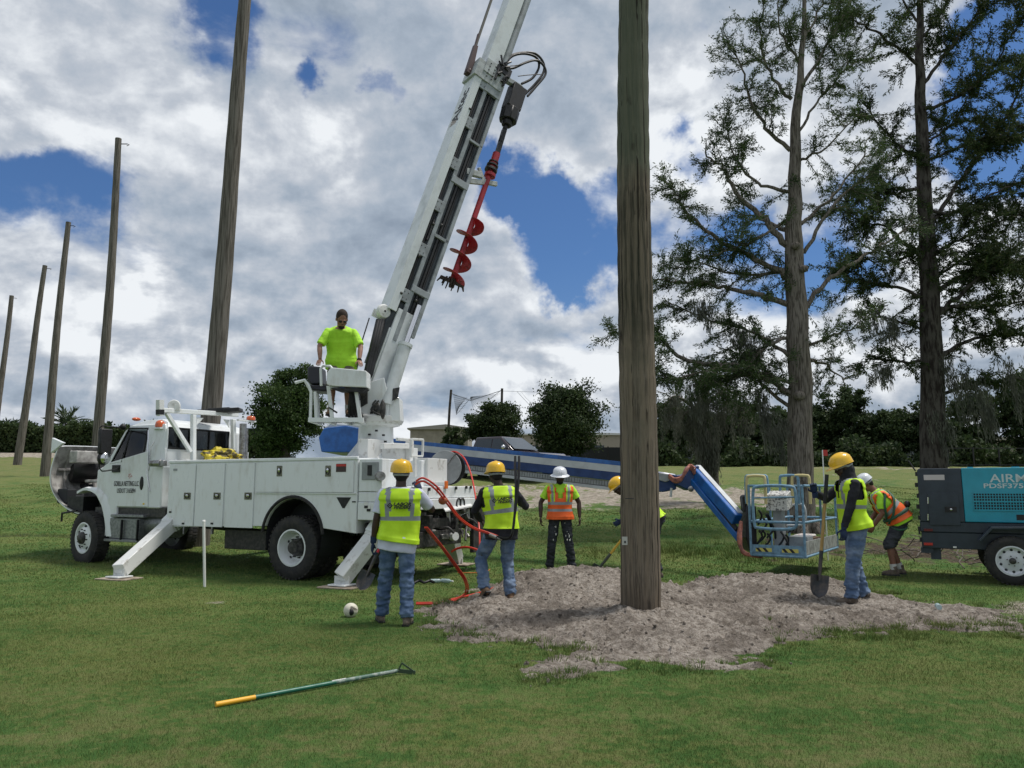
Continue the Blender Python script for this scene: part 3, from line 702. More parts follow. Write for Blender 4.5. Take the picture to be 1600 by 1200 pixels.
b.build('hood_lining', INNER, hood, bevel=.02, seg=2)
b = MB(); cn = tp(112, 722, -.35)
b.lathe([(.10, 0), (.26, .02), (.30, .10), (.30, .42), (.26, .5)], tuple(tp(108, 733, -.55)), (-.3, -.9, 0), 20, (-.4 * PI, 1.1 * PI)); b.box((5.75, -.16, 1.0), (6.25, -.6, 1.32)); b.build('headlamp_bucket', BLACK, hood, smooth=40)
b = MB(); pass; 
b.prism([(tp(84, 684, -.12).x, tp(84, 684, -.12).z), (tp(82, 708, -.12).x, tp(82, 708, -.12).z), (tp(102, 692, -.12).x, tp(102, 692, -.12).z)], lambda a, c: (a, -.08, c), lambda a, c: (a, -.14, c)); b.build('hood_corner', WHITE, hood, bevel=.008)
# white quarter fender behind the front wheel
fe = [(120, 768), (133, 762), (150, 768), (160, 785), (166, 810), (169, 838)]
fi = [(124, 773), (133, 770), (144, 776), (152, 792), (158, 815), (161, 840)]
outp = catmull([tp(x, y, -.04) for x, y in fe], 4); L_ = len(outp); b = MB()
vs = []; 
for i, p in enumerate(outp):
    t = i / (L_ - 1); bw = .02 + .13 * math.sin(min(1, t * 1.3) * PI / 2)
    c0 = V3(5.44, 0, .52); d = (V3(p.x, 0, p.z) - c0).normalized()
    vs += [V3(p.x, -.04, p.z), V3(p.x - (bw if t > .25 else bw * .5), -.09, p.z + (.02 if t < .4 else -.0)), V3(p.x + .03, -.55, p.z - .02), V3(p.x + .01 - d.x * .05, -.04, p.z - d.z * .05)]
fs = []
for i in range(L_ - 1):
    a = i * 4
    for k in range(4): fs.append((a + k, a + (k + 1) % 4, a + 4 + (k + 1) % 4, a + 4 + k))
b.add(vs, fs); fq = tp(182, 795, -.09)
b.prism([(tp(166, 800, -.08).x, 1.25), (tp(172, 780, -.08).x, 1.4), (tp(182, 795, -.08).x, 1.14), (tp(180, 840, -.08).x, .60), (tp(163, 845, -.08).x, .58)], lambda a, c: (a, -.08, c), lambda a, c: (a, -.12, c))
b.build('front_fender', WHITE, truck, smooth=50)
b = MB(); b.lathe([(.60, -.02), (.60, -.3)], (5.44, 0, .53), (0, 1, 0), 20, (0.1, PI * .5)) if False else None
bp_ = [tp(x, y, -.05) for x, y in ((96, 815), (97, 802), (120, 798))]
b.path(bp_, .02, 6); b.build('mud_guard', BLACK, truck)
# steps and tank
s0 = tp(160, 845, 0); s1 = tp(212, 845, 0); b = MB()
b.box((s0.x, -.02, .48), (s1.x, -.4, .53)); t0 = tp(171, 806, 0); t1 = tp(222, 806, 0); b.box((t0.x, -.02, t0.z - .02), (t1.x, -.4, t0.z + .03))
b.build('cab_step', GALV, truck, bevel=.006); b = MB()
for px in (189, 214): q = tp(px, 812, 0); b.bar((q.x, -.025, .52), (q.x, -.025, q.z), .045, .02)
b.each('step_bracket', BLACK, truck); b = MB(); b.box((s0.x - .08, -.06, .53), (s1.x + .02, -.5, t0.z - .03)); b.build('battery_box', GALV, truck, bevel=.02)
b = MB(); b.tube((3.3, -.42, .82), (4.05, -.42, .82), .26, n=24); b.build('fuel_tank', GALV, truck, smooth=40)
# mirror
b = MB(); m0 = tp(167, 735, .3); b.path(catmull([tp(186, 732, -.1), tp(170, 735, .3), tp(156, 733, .42), tp(155, 700, .42), tp(156, 668, .42), tp(172, 667, .3), tp(190, 668, -.1)], 3), .013, 6); b.box(tp(180, 730, -.1) + V3(.04, 0, .04), tp(186, 738, -.06)); b.ell(tp(192, 667, -.1), (.06, .06, .06)); b.build('mirror_arm', BLACK, truck, smooth=60)
b = MB(); q = tp(164, 690, .4); b.bar(q + V3(0, 0, -.23), q + V3(0, 0, .24), .09, .24, up=(0, 1, 0)); q = tp(162, 716, .4); b.ell(q, (.07, .13, .13)); b.build('mirror', BLACK, truck, bevel=.02, seg=2, smooth=60)
b = MB(); q = tp(163, 716, .4); b.ell(q + V3(-.035, .0, 0), (.05, .10, .11)); b.build('mirror_glass', CHROME, truck, smooth=60)

# headache rack behind the cab
RU = 3.2
def rk(x, y, d=0): q = tr(x, y, RU); return q + V3(d, 0, 0)
b = MB(); sw_ = .085
b.bar(rk(302, 720), rk(302, 648), sw_, sw_); b.bar(rk(366, 720), rk(364, 655), sw_, sw_); b.bar(rk(252, 641), rk(371, 648), sw_, sw_); b.bar(rk(260, 645), rk(298, 706), .07, .07)
for x, y, s in ((307, 652, 1), (359, 656, -1)): a = rk(x, y); b.prism([(0, 0), (.17 * s * -1, 0), (0, -.17)], lambda p, c: (a.x - .01, a.y + p, a.z + c), lambda p, c: (a.x + .01, a.y + p, a.z + c))
b.bar(rk(275, 643) + V3(0, 0, .02), rk(275, 632), .12, .12); b.bar(rk(250, 650), rk(250, 640), .1, .1)
a0 = rk(302, 650); a1 = rk(302, 650); b.build('headache_rack', WHITE, truck, bevel=.008)
b = MB(); b.bar(rk(250, 640), rk(250, 625), .1, .1); q = rk(272, 634); b.lathe([(0, .05), (.10, .04), (.115, 0), (.07, -.08), (0, -.1)], q, (-.6, .6, 0), 16); b.each('work_light', WHITE2, truck, smooth=40)
b = MB(); b.bar(rk(250, 648), rk(250, 640), .105, .105); b.build('light_mount', BLACK, truck)
b = MB(); q = tp(250, 664, -.22); b.lathe([(.09, 0), (.09, .05), (.075, .10), (.03, .13), (0, .13)], q + V3(0, 0, -.04), (0, 0, 1), 16); q = tr(392, 655, 3.1); b.lathe([(.09, 0), (.09, .05), (.07, .08), (0, .09)], q + V3(0, 0, -.02), (0, 0, 1), 16); q = tp(213, 655, -1.0); b.ell(q, (.06, .1, .04)); b.build('beacon', AMBER, truck, smooth=50)
b = MB(); q = tp(250, 668, -.22); b.box(q + V3(-.12, -.1, -.03), q + V3(.12, .1, -.005)); q = tr(392, 657, 3.1); b.bar(q + V3(0, .35, -.015), q + V3(0, -.12, -.015), .06, .03); b.build('beacon_bracket', WHITE, truck)
b = MB(); q = tr(380, 715, 3.1); q2 = tr(380, 662, 3.1); b.tube(q + V3(0, 0, -.8), q2, .07, n=16); b.tube(q + V3(0, -.12, -.5), q2 + V3(0, -.12, -.1), .015, n=8); b.build('exhaust_stack', STEEL, truck, smooth=40)
# lamp pod at the front corner of the body
b = MB(); q = tp(243, 724, .0); b.tube(q + V3(.12, 0, 0), q + V3(-.16, 0, 0), .055, .065, 14); b.box(q + V3(-.15, -.05, -.05), q + V3(-.25, .04, .05)); b.build('spot_lamp', STEEL, truck, smooth=40, bevel=.004)

# utility body
arch = [(0.09 + .62 * math.cos(a), .70 + .62 * math.sin(a)) for a in np.linspace(PI * .96, PI * .04, 22)]
B0, B1, BT, BB = -1.22, 3.10, 1.965, .79
sidep = [(B0, BB)] + [(B0, BT), (B1, BT), (B1, BB)] + [(0.09 + .66, BB)] + [(x, max(z, BB)) for x, z in reversed(arch)] + [(0.09 - .66, BB)]
sidep = [(B0, BB), (B0, BT), (B1, BT), (B1, BB)] + [(x, z) for x, z in reversed(arch) if z > BB + .01]
b = MB(); b.prism(sidep, lambda a, c: (a, 0, c), lambda a, c: (a, -.5, c)); b.prism(sidep, lambda a, c: (a, -1.9, c), lambda a, c: (a, -2.4, c))
b.box((B0, -.5, 1.05), (B1, -1.9, 1.12)); b.box((3.0, -.5, 1.1), (B1 - .001, -1.9, 1.93))
ub = b.build('utility_body', WHITE, truck, bevel=.006)
b = MB()
b.bar((B0 - .01, .0, BT - .0), (B1 + .01, .0, BT), .05, .05); b.bar((B0 - .01, -.5, BT), (B1 + .01, -.5, BT), .04, .04); b.bar((B0, -2.4, BT), (B1, -2.4, BT), .04, .04); b.build('body_rim', WHITE, ub, bevel=.008)
b = MB(); b.lathe([(.635, .012), (.66, .014), (.66, -.03), (.635, -.03)], (0.09, 0, .70), (0, 1, 0), 32, (0, 2 * PI)); 
# trim round the wheel arch (upper half only)
b = MB(); pts = [V3(0.09 + .65 * math.cos(a), .004, .70 + .65 * math.sin(a)) for a in np.linspace(PI * .97, PI * .03, 26)]
b.path(pts, .028, 6); b.build('arch_trim', RUBBER, ub, smooth=40)
b = MB(); b.lathe([(.60, .0), (.60, -.5)], (0.09, -.03, .70), (0, 1, 0), 24); b.box((-.6, -.48, .9), (.8, -.49, 1.4)); aw = b.build('wheel_well', DARK, ub)
def bdoor(u0, u1, w0, w1, name='compartment_door'):
    b = MB(); b.box((u0 + .012, .002, w0), (u1 - .012, .022, w1)); d = b.build(name, WHITE, truck, bevel=.005, seg=2); return d
def latch(d, u, w, hor=True):
    b = MB(); sx, sz = (.085, .06) if hor else (.058, .088)
    b.box((u - sx, .020, w - sz), (u + sx, .032, w + sz)); l = b.build('latch', mat('olive zinc latch', (.20, .20, .15), .35, .6, var=.4, vs=20), d, bevel=.02, seg=3, smooth=50)
    b = MB(); b.ell((u + .01, .034, w + sz * .2), (sx * .5, .012, sz * .5), 10, 6); b.build('latch_paddle', CHROME, d, smooth=60)
    b = MB(); b.path([(u + sx * .6 * math.cos(a), .040, w + sz * .6 * math.sin(a)) for a in np.linspace(0, 2 * PI, 13)[:-1]], .007, 6, closed=True); b.build('latch_ring', GREASE, d, smooth=60)
for (a, c), lx in (((3.08, 2.38), 293), ((2.37, 1.66), 339.5), ((1.63, .95), 388)):
    d = bdoor(c, a, BB + .03, BT - .05); q = tp(lx, 775, .02); latch(d, q.x, q.z)
d = bdoor(-1.17, .93, 1.425, BT - .05); 
for lx in (437, 513): q = tp(lx, 736, .02); latch(d, q.x, q.z, False)
b = MB(); b.bar((.93, .012, 1.41), (-1.2, .012, 1.41), .022, .014); b.build('hinge_rail', WHITE, ub)
# decals
def decal(px, py, w, h, m, v=.023, name='decal', par=truck):
    q = tp(px, py, v); b = MB(); b.box((q.x - w / 2, v, q.z - h / 2), (q.x + w / 2, v + .004, q.z + h / 2)); return b.build(name, m, par)
PWHITE = mat('white print', (.75, .75, .73), .5)
decal(533, 731, .20, .13, mat('warning print dark', (.05, .03, .03), .5)); decal(533, 727, .20, .035, SREDM, .027)
decal(551, 731, .10, .13, PWHITE, .004); decal(537, 765, .13, .08, mat('brown reflector', (.12, .05, .04), .4), .004)
for x, y in ((266, 797), (266, 808), (286, 815), (331, 815)): decal(x, y, .06, .05, PWHITE, .024); decal(x, y + 3, .06, .03, BLACK, .026)
decal(266, 818, .05, .05, SREDM, .024); decal(274, 734, .10, .04, GREYP, .024); decal(343, 787, .06, .05, PWHITE, .024)
q = tp(537, 783, .003); b = MB(); b.prism([(-.15, .07), (.15, .07), (.06, -.10), (-.06, -.10)] if False else [(-.145, .06), (.145, .06), (0.02, -.11), (-.02, -.11)], lambda a, c: (q.x + a, .002, q.z + c), lambda a, c: (q.x + a, .006, q.z + c)); b.build('fuel_door', BLACK, truck)
b = MB()
for x in (286, 330): q = tp(x, 822, 0); b.bar(q + V3(0, -.03, .02), q + V3(0, -.03, -.14), .035, .035)
b.each('cable_hook', STEEL, truck)
# rear works: control box, tail beam, clutter
b = MB(); b.box((-1.235, -.02, 1.44), (-1.68, -.55, 1.95)); b.box((-1.235, -.02, 1.28), (-1.75, -2.38, 1.43)); b.box((-1.24, -.0, 1.0), (-1.9, -.35, 1.275)); b.box((-1.24, -2.05, 1.0), (-1.9, -2.4, 1.275))
b.box((-1.75, -.1, 1.33), (-2.0, -2.4, 1.52)); b.box((-1.74, -.5, 1.15), (-2.05, -2.38, 1.32))
b.box((-1.3, -1.0, 1.43), (-1.75, -1.75, 1.95)); b.build('tail_deck', WHITE, truck, bevel=.01)
b = MB(); b.box((-1.30, -.015, 1.62), (-1.62, -.004, 1.9)); cb = b.build('control_panel', GREYP, truck, bevel=.006); b = MB(); b.box((-1.42, -.006, 1.69), (-1.50, .006, 1.85)); b.build('socket', BLACK, cb); 
for x, y in ((576, 794), (586, 794), (572, 789)): decal(x, y, .07, .09, PWHITE, .004); decal(x, y + 3, .07, .04, BLACK, .007)
decal(553, 784, .07, .02, BLACK, .004)
q = tp(590, 744, .15); b = MB(); b.tube(q + V3(.12, -.2, 0), q + V3(-.06, .0, 0), .055, n=14); b.tube(q + V3(.10, -.17, 0), q + V3(.04, -.1, 0), .075, n=14); b.tube(q + V3(-.02, -.05, 0), q + V3(-.08, .02, 0), .07, n=14); b.build('hydraulic_fitting', STEEL, truck, smooth=40)
b = MB()    # pedestal surroundings
for (x0, y0, x1_, y1_, u0, u1) in ((597, 698, 634, 745, -1.0, -1.25), (560, 686, 597, 712, -.75, -.95)):
    a = tr(x0, y0, u0); c = tr(x1_, y1_, u0); b.box((u0, a.y, a.z), (u1, c.y, 1.3))
a = tr(597, 697, -1.3); c = tr(642, 697, -1.3); b.bar(a, c, .08, .09); b.bar(tr(640, 690, -1.3), tr(640, 740, -1.3), .1, .12)
f1 = [tr(x, y, -1.7) for x, y in ((643, 686), (661, 687), (660, 713), (642, 713))]
for k in range(4): b.bar(f1[k], f1[(k + 1) % 4], .035, .035)
b.bar(tr(620, 686, -1.6), tr(645, 688, -1.6), .05, .05); b.bar(tr(648, 715, -1.7), tr(648, 745, -1.7), .05, .05)
a = tr(645, 716, -1.5); c = tr(676, 745, -1.5); b.box((-1.5, a.y, a.z), (-1.8, c.y, c.z - .1)); b.build('tool_bracket', WHITE2, truck, bevel=.006)
b = MB()
for _ in range(46):
    q = tr(random.uniform(650, 735), random.uniform(792, 828), random.uniform(-1.5, -2.0)); d = V3(random.uniform(-.15, .15), random.uniform(-.25, .25), random.uniform(-.15, .1))
    if random.random() < .5: b.path(catmull([q, q + d, q + d * 1.6 + V3(0, 0, -.1)], 4), random.uniform(.012, .035), 6)
    else: b.bar(q, q + d, .06, .05)
b.box((-1.45, -.7, .85), (-1.75, -1.7, 1.14)); b.build('hydraulic_valves', GREASE, truck, smooth=35)['kind'] = 'stuff'
b = MB()
for k in range(16):
    q = tr(random.uniform(660, 732), random.uniform(792, 842), -1.85 - random.random() * .2); r_ = random.uniform(.02, .06)
    if k % 2: b.tube(q, q + V3(-random.uniform(.04, .14), random.uniform(-.05, .05), random.uniform(-.05, .05)), r_, n=10)
    else: b.box(q, q + V3(-.06, random.uniform(.05, .2), random.uniform(.03, .09)))
b.each('tail_fitting', mat('worn fitting', (.10, .10, .10), .4, .6, col2=(.3, .29, .27), vs=15), truck, bevel=.004, smooth=40)
b = MB(); b.hexa([tr(690, 792, -2.0), tr(734, 786, -2.0), tr(738, 792, -2.1), tr(696, 800, -2.1), tr(690, 790, -2.0), tr(734, 784, -2.0), tr(738, 790, -2.1), tr(696, 798, -2.1)]); b.bar(tr(700, 800, -2.0), tr(706, 850, -1.9), .05, .05); b.tube(tr(705, 838, -2.0), tr(712, 838, -2.12), .07, n=12); b.each('tow_hitch', WHITE2, truck)
b = MB(); a = tr(738, 776, -1.95); c = tr(768, 776, -1.95); b.box((-1.9, a.y, 1.35), (-1.98, c.y, .35)); b.box((-1.3, -.1, .95), (-1.34, -.65, .3)); b.each('mud_flap', RUBBER, truck, bevel=.01)
b = MB(); a = tr(717, 787, -2.06); b.path([a + V3(0, math.cos(t) * .07, math.sin(t) * .09) for t in np.linspace(0, 2 * PI, 13)[:-1]], .014, 6, closed=True); b.path([a + V3(0, -.12 + math.cos(t) * .07, math.sin(t) * .09) for t in np.linspace(0, 2 * PI, 13)[:-1]], .014, 6, closed=True); b.each('chain_hanger', GREASE, truck, smooth=40)
b = MB()
for x, y in ((653, 767), (670, 765), (684, 764), (712, 763), (728, 762), (735, 762)): q = tr(x, y, -2.005); b.box(q + V3(0, .025, -.02), q + V3(-.02, -.025, .03))
b.each('tail_lamp', BLACK, truck); b = MB(); q = tr(696, 758, -2.005); b.box(q + V3(0, .04, -.06), q + V3(-.03, -.04, .07)); b.build('marker_lamp', ORANGE, truck, bevel=.006)
# big hose reel
rc = tw(697, 731, 13.75); rax = (TI.to_3x3() @ Vector((-.22, -1, 0))).normalized()
b = MB(); b.lathe([(.03, .08), (.30, .08), (.305, .075), (.305, .065), (.03, .06)], rc, rax, 36); reel = b.build('hose_reel', GREYP, truck, smooth=35)
b = MB(); b.lathe([(.305, .05), (.30, .04), (.24, .03), (.24, -.16), (.30, -.17), (.305, -.18)], rc, rax, 36); b.build('reel_drum', BLACK, reel, smooth=35)
b = MB(); b.lathe([(0, .14), (.03, .14), (.035, .08)], rc, rax, 12); b.bar(rc + rax * .1, rc + rax * .1 + V3(0, 0, -.3), .03, .02); e_ = rax.cross(V3(0, 0, 1)); b.bar(rc + rax * .095, rc + rax * .095 + e_ * -.2 + V3(0, 0, .25), .035, .01); b.bar(rc + rax * .095 + V3(0, 0, -.3), rc + rax * .095 + V3(0, 0, 0), .012, .01); b.build('reel_crank', STEEL, reel, smooth=35)
# outriggers
def outrig(u, v0, foot, sgn, tone=WHITE2):
    a = V3(u, v0, .98); f = Vector(foot)
    d = (f - a).normalized(); k = a + d * .28
    b = MB(); b.bar(a, k, .27, .27, up=(1, 0, 0)); o = b.build('outrigger', WHITE, truck, bevel=.01)
    b = MB(); b.bar(k - d * .02, f + V3(0, 0, .12), .22, .22, up=(1, 0, 0)); b.bar(k - d * .02, k + d * .05, .245, .245, up=(1, 0, 0)); b.build('outrigger_leg', tone, o, bevel=.008)
    side = d.cross(V3(1, 0, 0)).normalized()
    b = MB()
    for s in (-1, 1): b.bar(f + V3(.07 * s, 0, .15), f + V3(.07 * s, 0, .03), .02, .14)
    b.tube(f + V3(-.09, 0, .10), f + V3(.09, 0, .10), .03, n=10); b.build('outrigger_clevis', WHITE2, o)
    b = MB(); b.box(f + V3(-.16, -.14, .012), f + V3(.16, .14, .035)); b.build('foot_plate', WHITE, o, bevel=.004)
    return f
def pad(f, lab, big=.3):
    w = TM @ Vector(f); o = thing('outrigger_pad', lab, 'pad', (w.x, w.y, tz(w.x, w.y)), math.atan2(Fd.y, Fd.x) + .1, 'outrigger pads under the truck feet')
    b = MB(); b.box((-big, -.22, 0), (big, .22, .022)); b.build('board', mat('pad plywood', (.36, .30, .24), .8, col2=(.2, .16, .12), vs=9), o, bevel=.004)
f1_ = TI @ G(186, 905, 0.0); f1_.z = .02; f2_ = TI @ G(534, 918, 0.0); f2_.z = .02
pads = [(outrig(3.08, -.25, f1_, 1), 'thin board under the outrigger foot beside the cab step'), (outrig(-1.55, -.3, f2_, 1), 'thin board under the outrigger foot beside the leaning shovel'),
        (outrig(3.08, -2.2, (3.1, -3.5, .02), 1), 'outrigger board on the far side of the truck behind the cab'), (outrig(-1.55, -2.1, (f2_.x, -3.05, .02), 1), 'board under the far rear outrigger beyond the red hoses')]
for f, l in pads: pad(f, l)
# pedestal and turntable
PC = V3(-.65, -1.2, 0)
b = MB(); b.lathe([(.62, 1.12), (.60, 1.9), (.48, 1.98), (.36, 2.12), (.31, 2.3), (.30, 2.55), (.42, 2.58), (.44, 2.66)], PC, (0, 0, 1), 32); 
for k in range(4): a = k * PI / 2 + .5; b.prism([(0.25, 1.9), (.62, 1.9), (.3, 2.3)], lambda r_, z: PC + V3(math.cos(a) * r_ - math.sin(a) * .015, math.sin(a) * r_ + math.cos(a) * .015, z), lambda r_, z: PC + V3(math.cos(a) * r_ + math.sin(a) * .015, math.sin(a) * r_ - math.cos(a) * .015, z))
b.build('pedestal', WHITE, truck, smooth=35)
b = MB(); b.lathe([(.30, 2.62), (.46, 2.62), (.47, 2.64), (.47, 2.72), (.44, 2.75), (.1, 2.75)], PC, (0, 0, 1), 32)
for k in range(24): a = k * PI / 12; q = PC + V3(math.cos(a) * .44, math.sin(a) * .44, 2.60); b.tube(q, q + V3(0, 0, .03), .016, n=6)
tt_ = b.build('turntable', WHITE2, truck, smooth=35)
b = MB()   # lattice of small bolts and boxes on the pedestal
for (x, y) in ((578, 679), (586, 690), (577, 711), (580, 711), (590, 712), (600, 680), (603, 690), (589, 673)): q = tp(x, y, -.9); b.box(q + V3(-.02, 0, -.015), q + V3(.02, .03, .015))
q = tp(574, 692, -.85); b.box(q + V3(.06, 0, -.07), q + V3(-.06, .05, .07)); b.build('pedestal_fitting', BLACK, truck)

# boom frame
A_ = TI @ P(571, 640, 13.35); B_ = TI @ P(763, 116, 14.75); sv = (B_ - A_).normalized()
wv = sv.cross(V3(0, 0, 1)).normalized(); hv_ = wv.cross(sv).normalized()
if hv_.z < 0: hv_ = -hv_
wvw = TM.to_3x3() @ wv; Aw = TM @ A_
def bp(px, py, w=0.0):
    q = TI @ onplane(px, py, Aw + wvw * w, wvw) - A_; return q.dot(sv), q.dot(hv_)
def bl(s, h, w=0.0): return A_ + sv * s + hv_ * h + wv * w
def bbox(b, s0, s1, h0, h1, w0, w1, s0b=None, s1b=None):
    s0b = s0 if s0b is None else s0b; s1b = s1 if s1b is None else s1b     # slanted ends: s at the low h
    return b.hexa([bl(s0b, h0, w0), bl(s0b, h0, w1), bl(s0, h1, w1), bl(s0, h1, w0), bl(s1b, h0, w0), bl(s1b, h0, w1), bl(s1, h1, w1), bl(s1, h1, w0)])
sA = bp(610, 490)[0]; sB = bp(758, 128)[0]
WW, HH = .22, .33
# outer boom: top cover, plates, core and rails darkened as painted side shade
b = MB(); bbox(b, sA, sB, HH - .05, HH, -WW, WW); bbox(b, sA, sB, HH - .16, HH - .04, WW - .02, WW + .004); bbox(b, sA, sB, HH - .16, HH - .04, -WW - .004, -WW + .02)
ob = b.build('outer_boom', BOOMW, truck, bevel=.006)
b = MB(); bbox(b, sA - 1.0, sB + .1, -HH + .06, HH - .06, -WW + .07, WW - .07); bbox(b, .1, sA - .9, -.12, .2, -WW + .08, WW - .08); b.build('boom_core', mat('boom recess shade', (.035, .045, .055), .5, var=.4, vs=4), ob)
b = MB()
bbox(b, sA - .5, sB + .05, -.03, .05, WW - .06, WW - .01); bbox(b, sA - .3, sB, -HH, -HH + .07, WW - .06, WW); bbox(b, sA - .3, sB, -HH, -HH + .07, -WW, -WW + .06)
bbox(b, sA - .5, sB + .05, -.03, .05, -WW + .01, -WW + .06)
n_ = 6
for k in range(n_):
    s = sA + .25 + (sB - sA - .6) * k / (n_ - 1); bbox(b, s, s + .24, .0, HH - .1, WW - .05, WW - .005); 
for s, l in ((sA + .5, .12), (sA + 2.9, .14), (sB - .35, .35)): bbox(b, s, s + l, -HH, .05, WW - .05, WW + .012)
bbox(b, sA + 1.7, sA + 1.76, -HH + .0, -.02, WW - .05, WW); bbox(b, sA + 3.9, sA + 3.95, -HH, -.02, WW - .05, WW)
b.build('boom_rail', mat('boom grey', (.30, .33, .35), .45, var=.35, vs=5), ob, bevel=.005)
b = MB()
for k in range(n_):
    s = sA + .25 + (sB - sA - .6) * k / (n_ - 1)
    for i in range(2):
        for j in range(2): q = bl(s + .06 + .12 * i, .07 + .08 * j, WW - .008); b.ell(q, .013, 6, 4)
for (x, y) in ((627, 458), (650, 470), (655, 400), (677, 350), (690, 352), (734, 170)): q = bl(*bp(x, y, WW), WW + .0); b.ell(q, .03, 8, 5)
s_, h_ = bp(673, 360, WW); bbox(b, s_ - .2, s_ + .25, h_ - .015, h_ + .015, WW - .06, WW - .004); b.build('boom_bolt', GREASE, ob, smooth=50)
b = MB()   # long tubes inside the side of the boom
b.tube(bl(sA, -.12, WW - .05), bl(sB, -.12, WW - .05), .03, n=8); b.tube(bl(sA - .3, -.18, WW - .07), bl(sB - .3, -.18, WW - .07), .025, n=8); b.tube(bl(sA + .5, .12, WW - .08), bl(sB - .4, .12, WW - .08), .035, n=8); b.build('boom_hose_tube', BLACK, ob, smooth=50)
# emblem lettering along the cover
s_, h_ = bp(703, 165, WW)
c_ = bl((bp(706, 158, 0)[0]), HH + .004, .02)
text('lettering', 'Altec', .40, frame(c_ + wv * 0.02, sv, -wv), LETTER, ob, sx=.95, bold=.006)
b = MB()
for k in range(3): bbox(b, bp(694, 182, 0)[0] - .05 + k * .05, bp(694, 182, 0)[0] - .02 + k * .05, HH + .001, HH + .004, -.12, .12)
b.build('boom_emblem', mat('faded brown print', (.35, .28, .25), .6), ob)
b = MB(); q = bl(sA + .05, HH + .02, 0); b.lathe([(.02, .0), (.12, .03), (.14, .12), (.11, .16), (.02, .17)], q - sv * .12 , wv, 14); bbox(b, sA - .12, sA + .02, .0, HH + .1, -WW, -WW + .03); b.build('rope_sheave', WHITE2, ob, smooth=40)
# boom root
b = MB(); bbox(b, 0.15, sA + .1, -.16, .14, WW - .08, WW - .02); bbox(b, .15, sA + .1, -.16, .14, -WW + .02, -WW + .08); bbox(b, -.15, sA - .3, .10, .17, -WW + .05, WW - .05, ); b.build('boom_root', BOOMW, ob, bevel=.01)
b = MB(); pts = [tw(571, 592, 13.1), tw(577, 585, 13.1), tw(583, 560, 13.15), tw(590, 530, 13.2), tw(597, 500, 13.35)]
for k in range(3): b.path(catmull([p + V3(.03 * k, .03 * (k - 1), 0) for p in pts], 5), .045, 8)
b.build('hose_bundle', BLACK, ob, smooth=50)
c0_ = bl(*bp(604, 632, .33), .33); c1_ = bl(*bp(633, 540, .33), .33); c2_ = bl(*bp(655, 478, .3), .30)
b = MB(); b.tube(c0_, c1_, .115, n=20); b.tube(c1_ - (c1_ - c0_) * .02, c1_ + (c1_ - c0_) * .03, .13, n=20); b.build('lift_cylinder', BOOMW, ob, smooth=35); b = MB(); b.tube(c1_, c2_, .05, n=12); b.build('cylinder_rod', CHROME, ob, smooth=40)
# yoke on the turntable
b = MB()
def wq(pts, Y0, Y1, bb):
    n = len(pts); vs = [tw(x, y, Y0) for x, y in pts] + [tw(x, y, Y0) + TI.to_3x3() @ Vector((0, Y1 - Y0, 0)) for x, y in pts]
    bb.add(vs, [tuple(range(n)), tuple(range(2 * n - 1, n - 1, -1))] + [(i, i + n, (i + 1) % n + n, (i + 1) % n) for i in range(n)])
wq([(563, 656), (566, 622), (575, 598), (600, 590), (608, 625), (606, 657)], 13.15, 13.18, b)
wq([(563, 656), (566, 622), (575, 598), (600, 590), (608, 625), (606, 657)], 13.75, 13.78, b)
wq([(604, 657), (606, 625), (611, 612), (624, 622), (626, 657)], 13.2, 13.6, b)
wq([(566, 657), (604, 657), (604, 653), (566, 653)], 13.15, 13.78, b)
b.build('boom_yoke', WHITE, truck, bevel=.005)
b = MB(); wq([(611, 627), (614, 607), (624, 605), (621, 622)], 13.15, 13.2, b); q = tw(590, 640, 13.12); b.ell(q, (.08, .05, .12)); q = tw(598, 640, 13.12); b.ell(q, (.05, .05, .18)); wq([(562, 612), (574, 612), (574, 630), (564, 636)], 13.1, 13.14, b)
for _ in range(8): q = tw(random.uniform(583, 600), random.uniform(615, 650), 13.1); b.path(catmull([q, q + V3(.05, .03, -.08), q + V3(random.uniform(-.1, .1), 0, -.16)], 3), .014, 6)
b.build('yoke_machinery', GREASE, truck, smooth=50)
# inner boom beyond the outer section
s0i = bp(755, 118)[0]; sE = s0i + 4.2; b = MB(); bbox(b, s0i - .3, sE, -.12, .20, -.18, .18); ib = b.build('inner_boom', BOOMW, truck, bevel=.012)
b = MB(); b.tube(bl(s0i - .1, -.22, .06), bl(sE, -.22, .06), .085, n=16); b.build('boom_conduit', mat('boom grey', (.34, .37, .39)), ib, smooth=40)
b = MB(); bbox(b, s0i - .28, s0i + .12, -.28, .38, -.24, .25); bbox(b, s0i - .1, s0i + .22, -.02, .22, .2, .27); b.build('boom_collar', mat('collar plate', (.42, .45, .46), .5, var=.3, vs=9), ib, bevel=.006)
b = MB()
for _ in range(9):
    q = bl(s0i + random.uniform(-.2, .35), random.uniform(-.32, .1), .27); b.path(catmull([q, q + sv * random.uniform(-.2, .2) + hv_ * random.uniform(-.1, .1) + wv * .03, q + sv * random.uniform(-.3, .3)], 3), .022, 6)
bbox(b, s0i + .12, s0i + .3, -.36, -.05, -.1, .28); b.build('collar_hose', BLACK, ib, smooth=50)
b = MB()
for k in range(10):
    a = bp(744 - k * .9, 88 + (k % 3) * 4 + k)[0]; q = bl(s0i - .18 + (k % 5) * .08, .0 + (k // 5) * .12, .272); b.ell(q, .016, 6, 4)
b.build('collar_bolt', GREASE, ib, smooth=50)['kind'] = 'stuff'
w0 = bl(*bp(732, 112)); w1 = bl(*bp(743, 72)); w2 = bl(*bp(768, -18)); w3_ = bl(*bp(860, -270))
b = MB(); b.tube(w1, w3_, .028, n=8); b.build('winch_line', mat('winch rope', (.16, .15, .14), .8), ib, smooth=50)
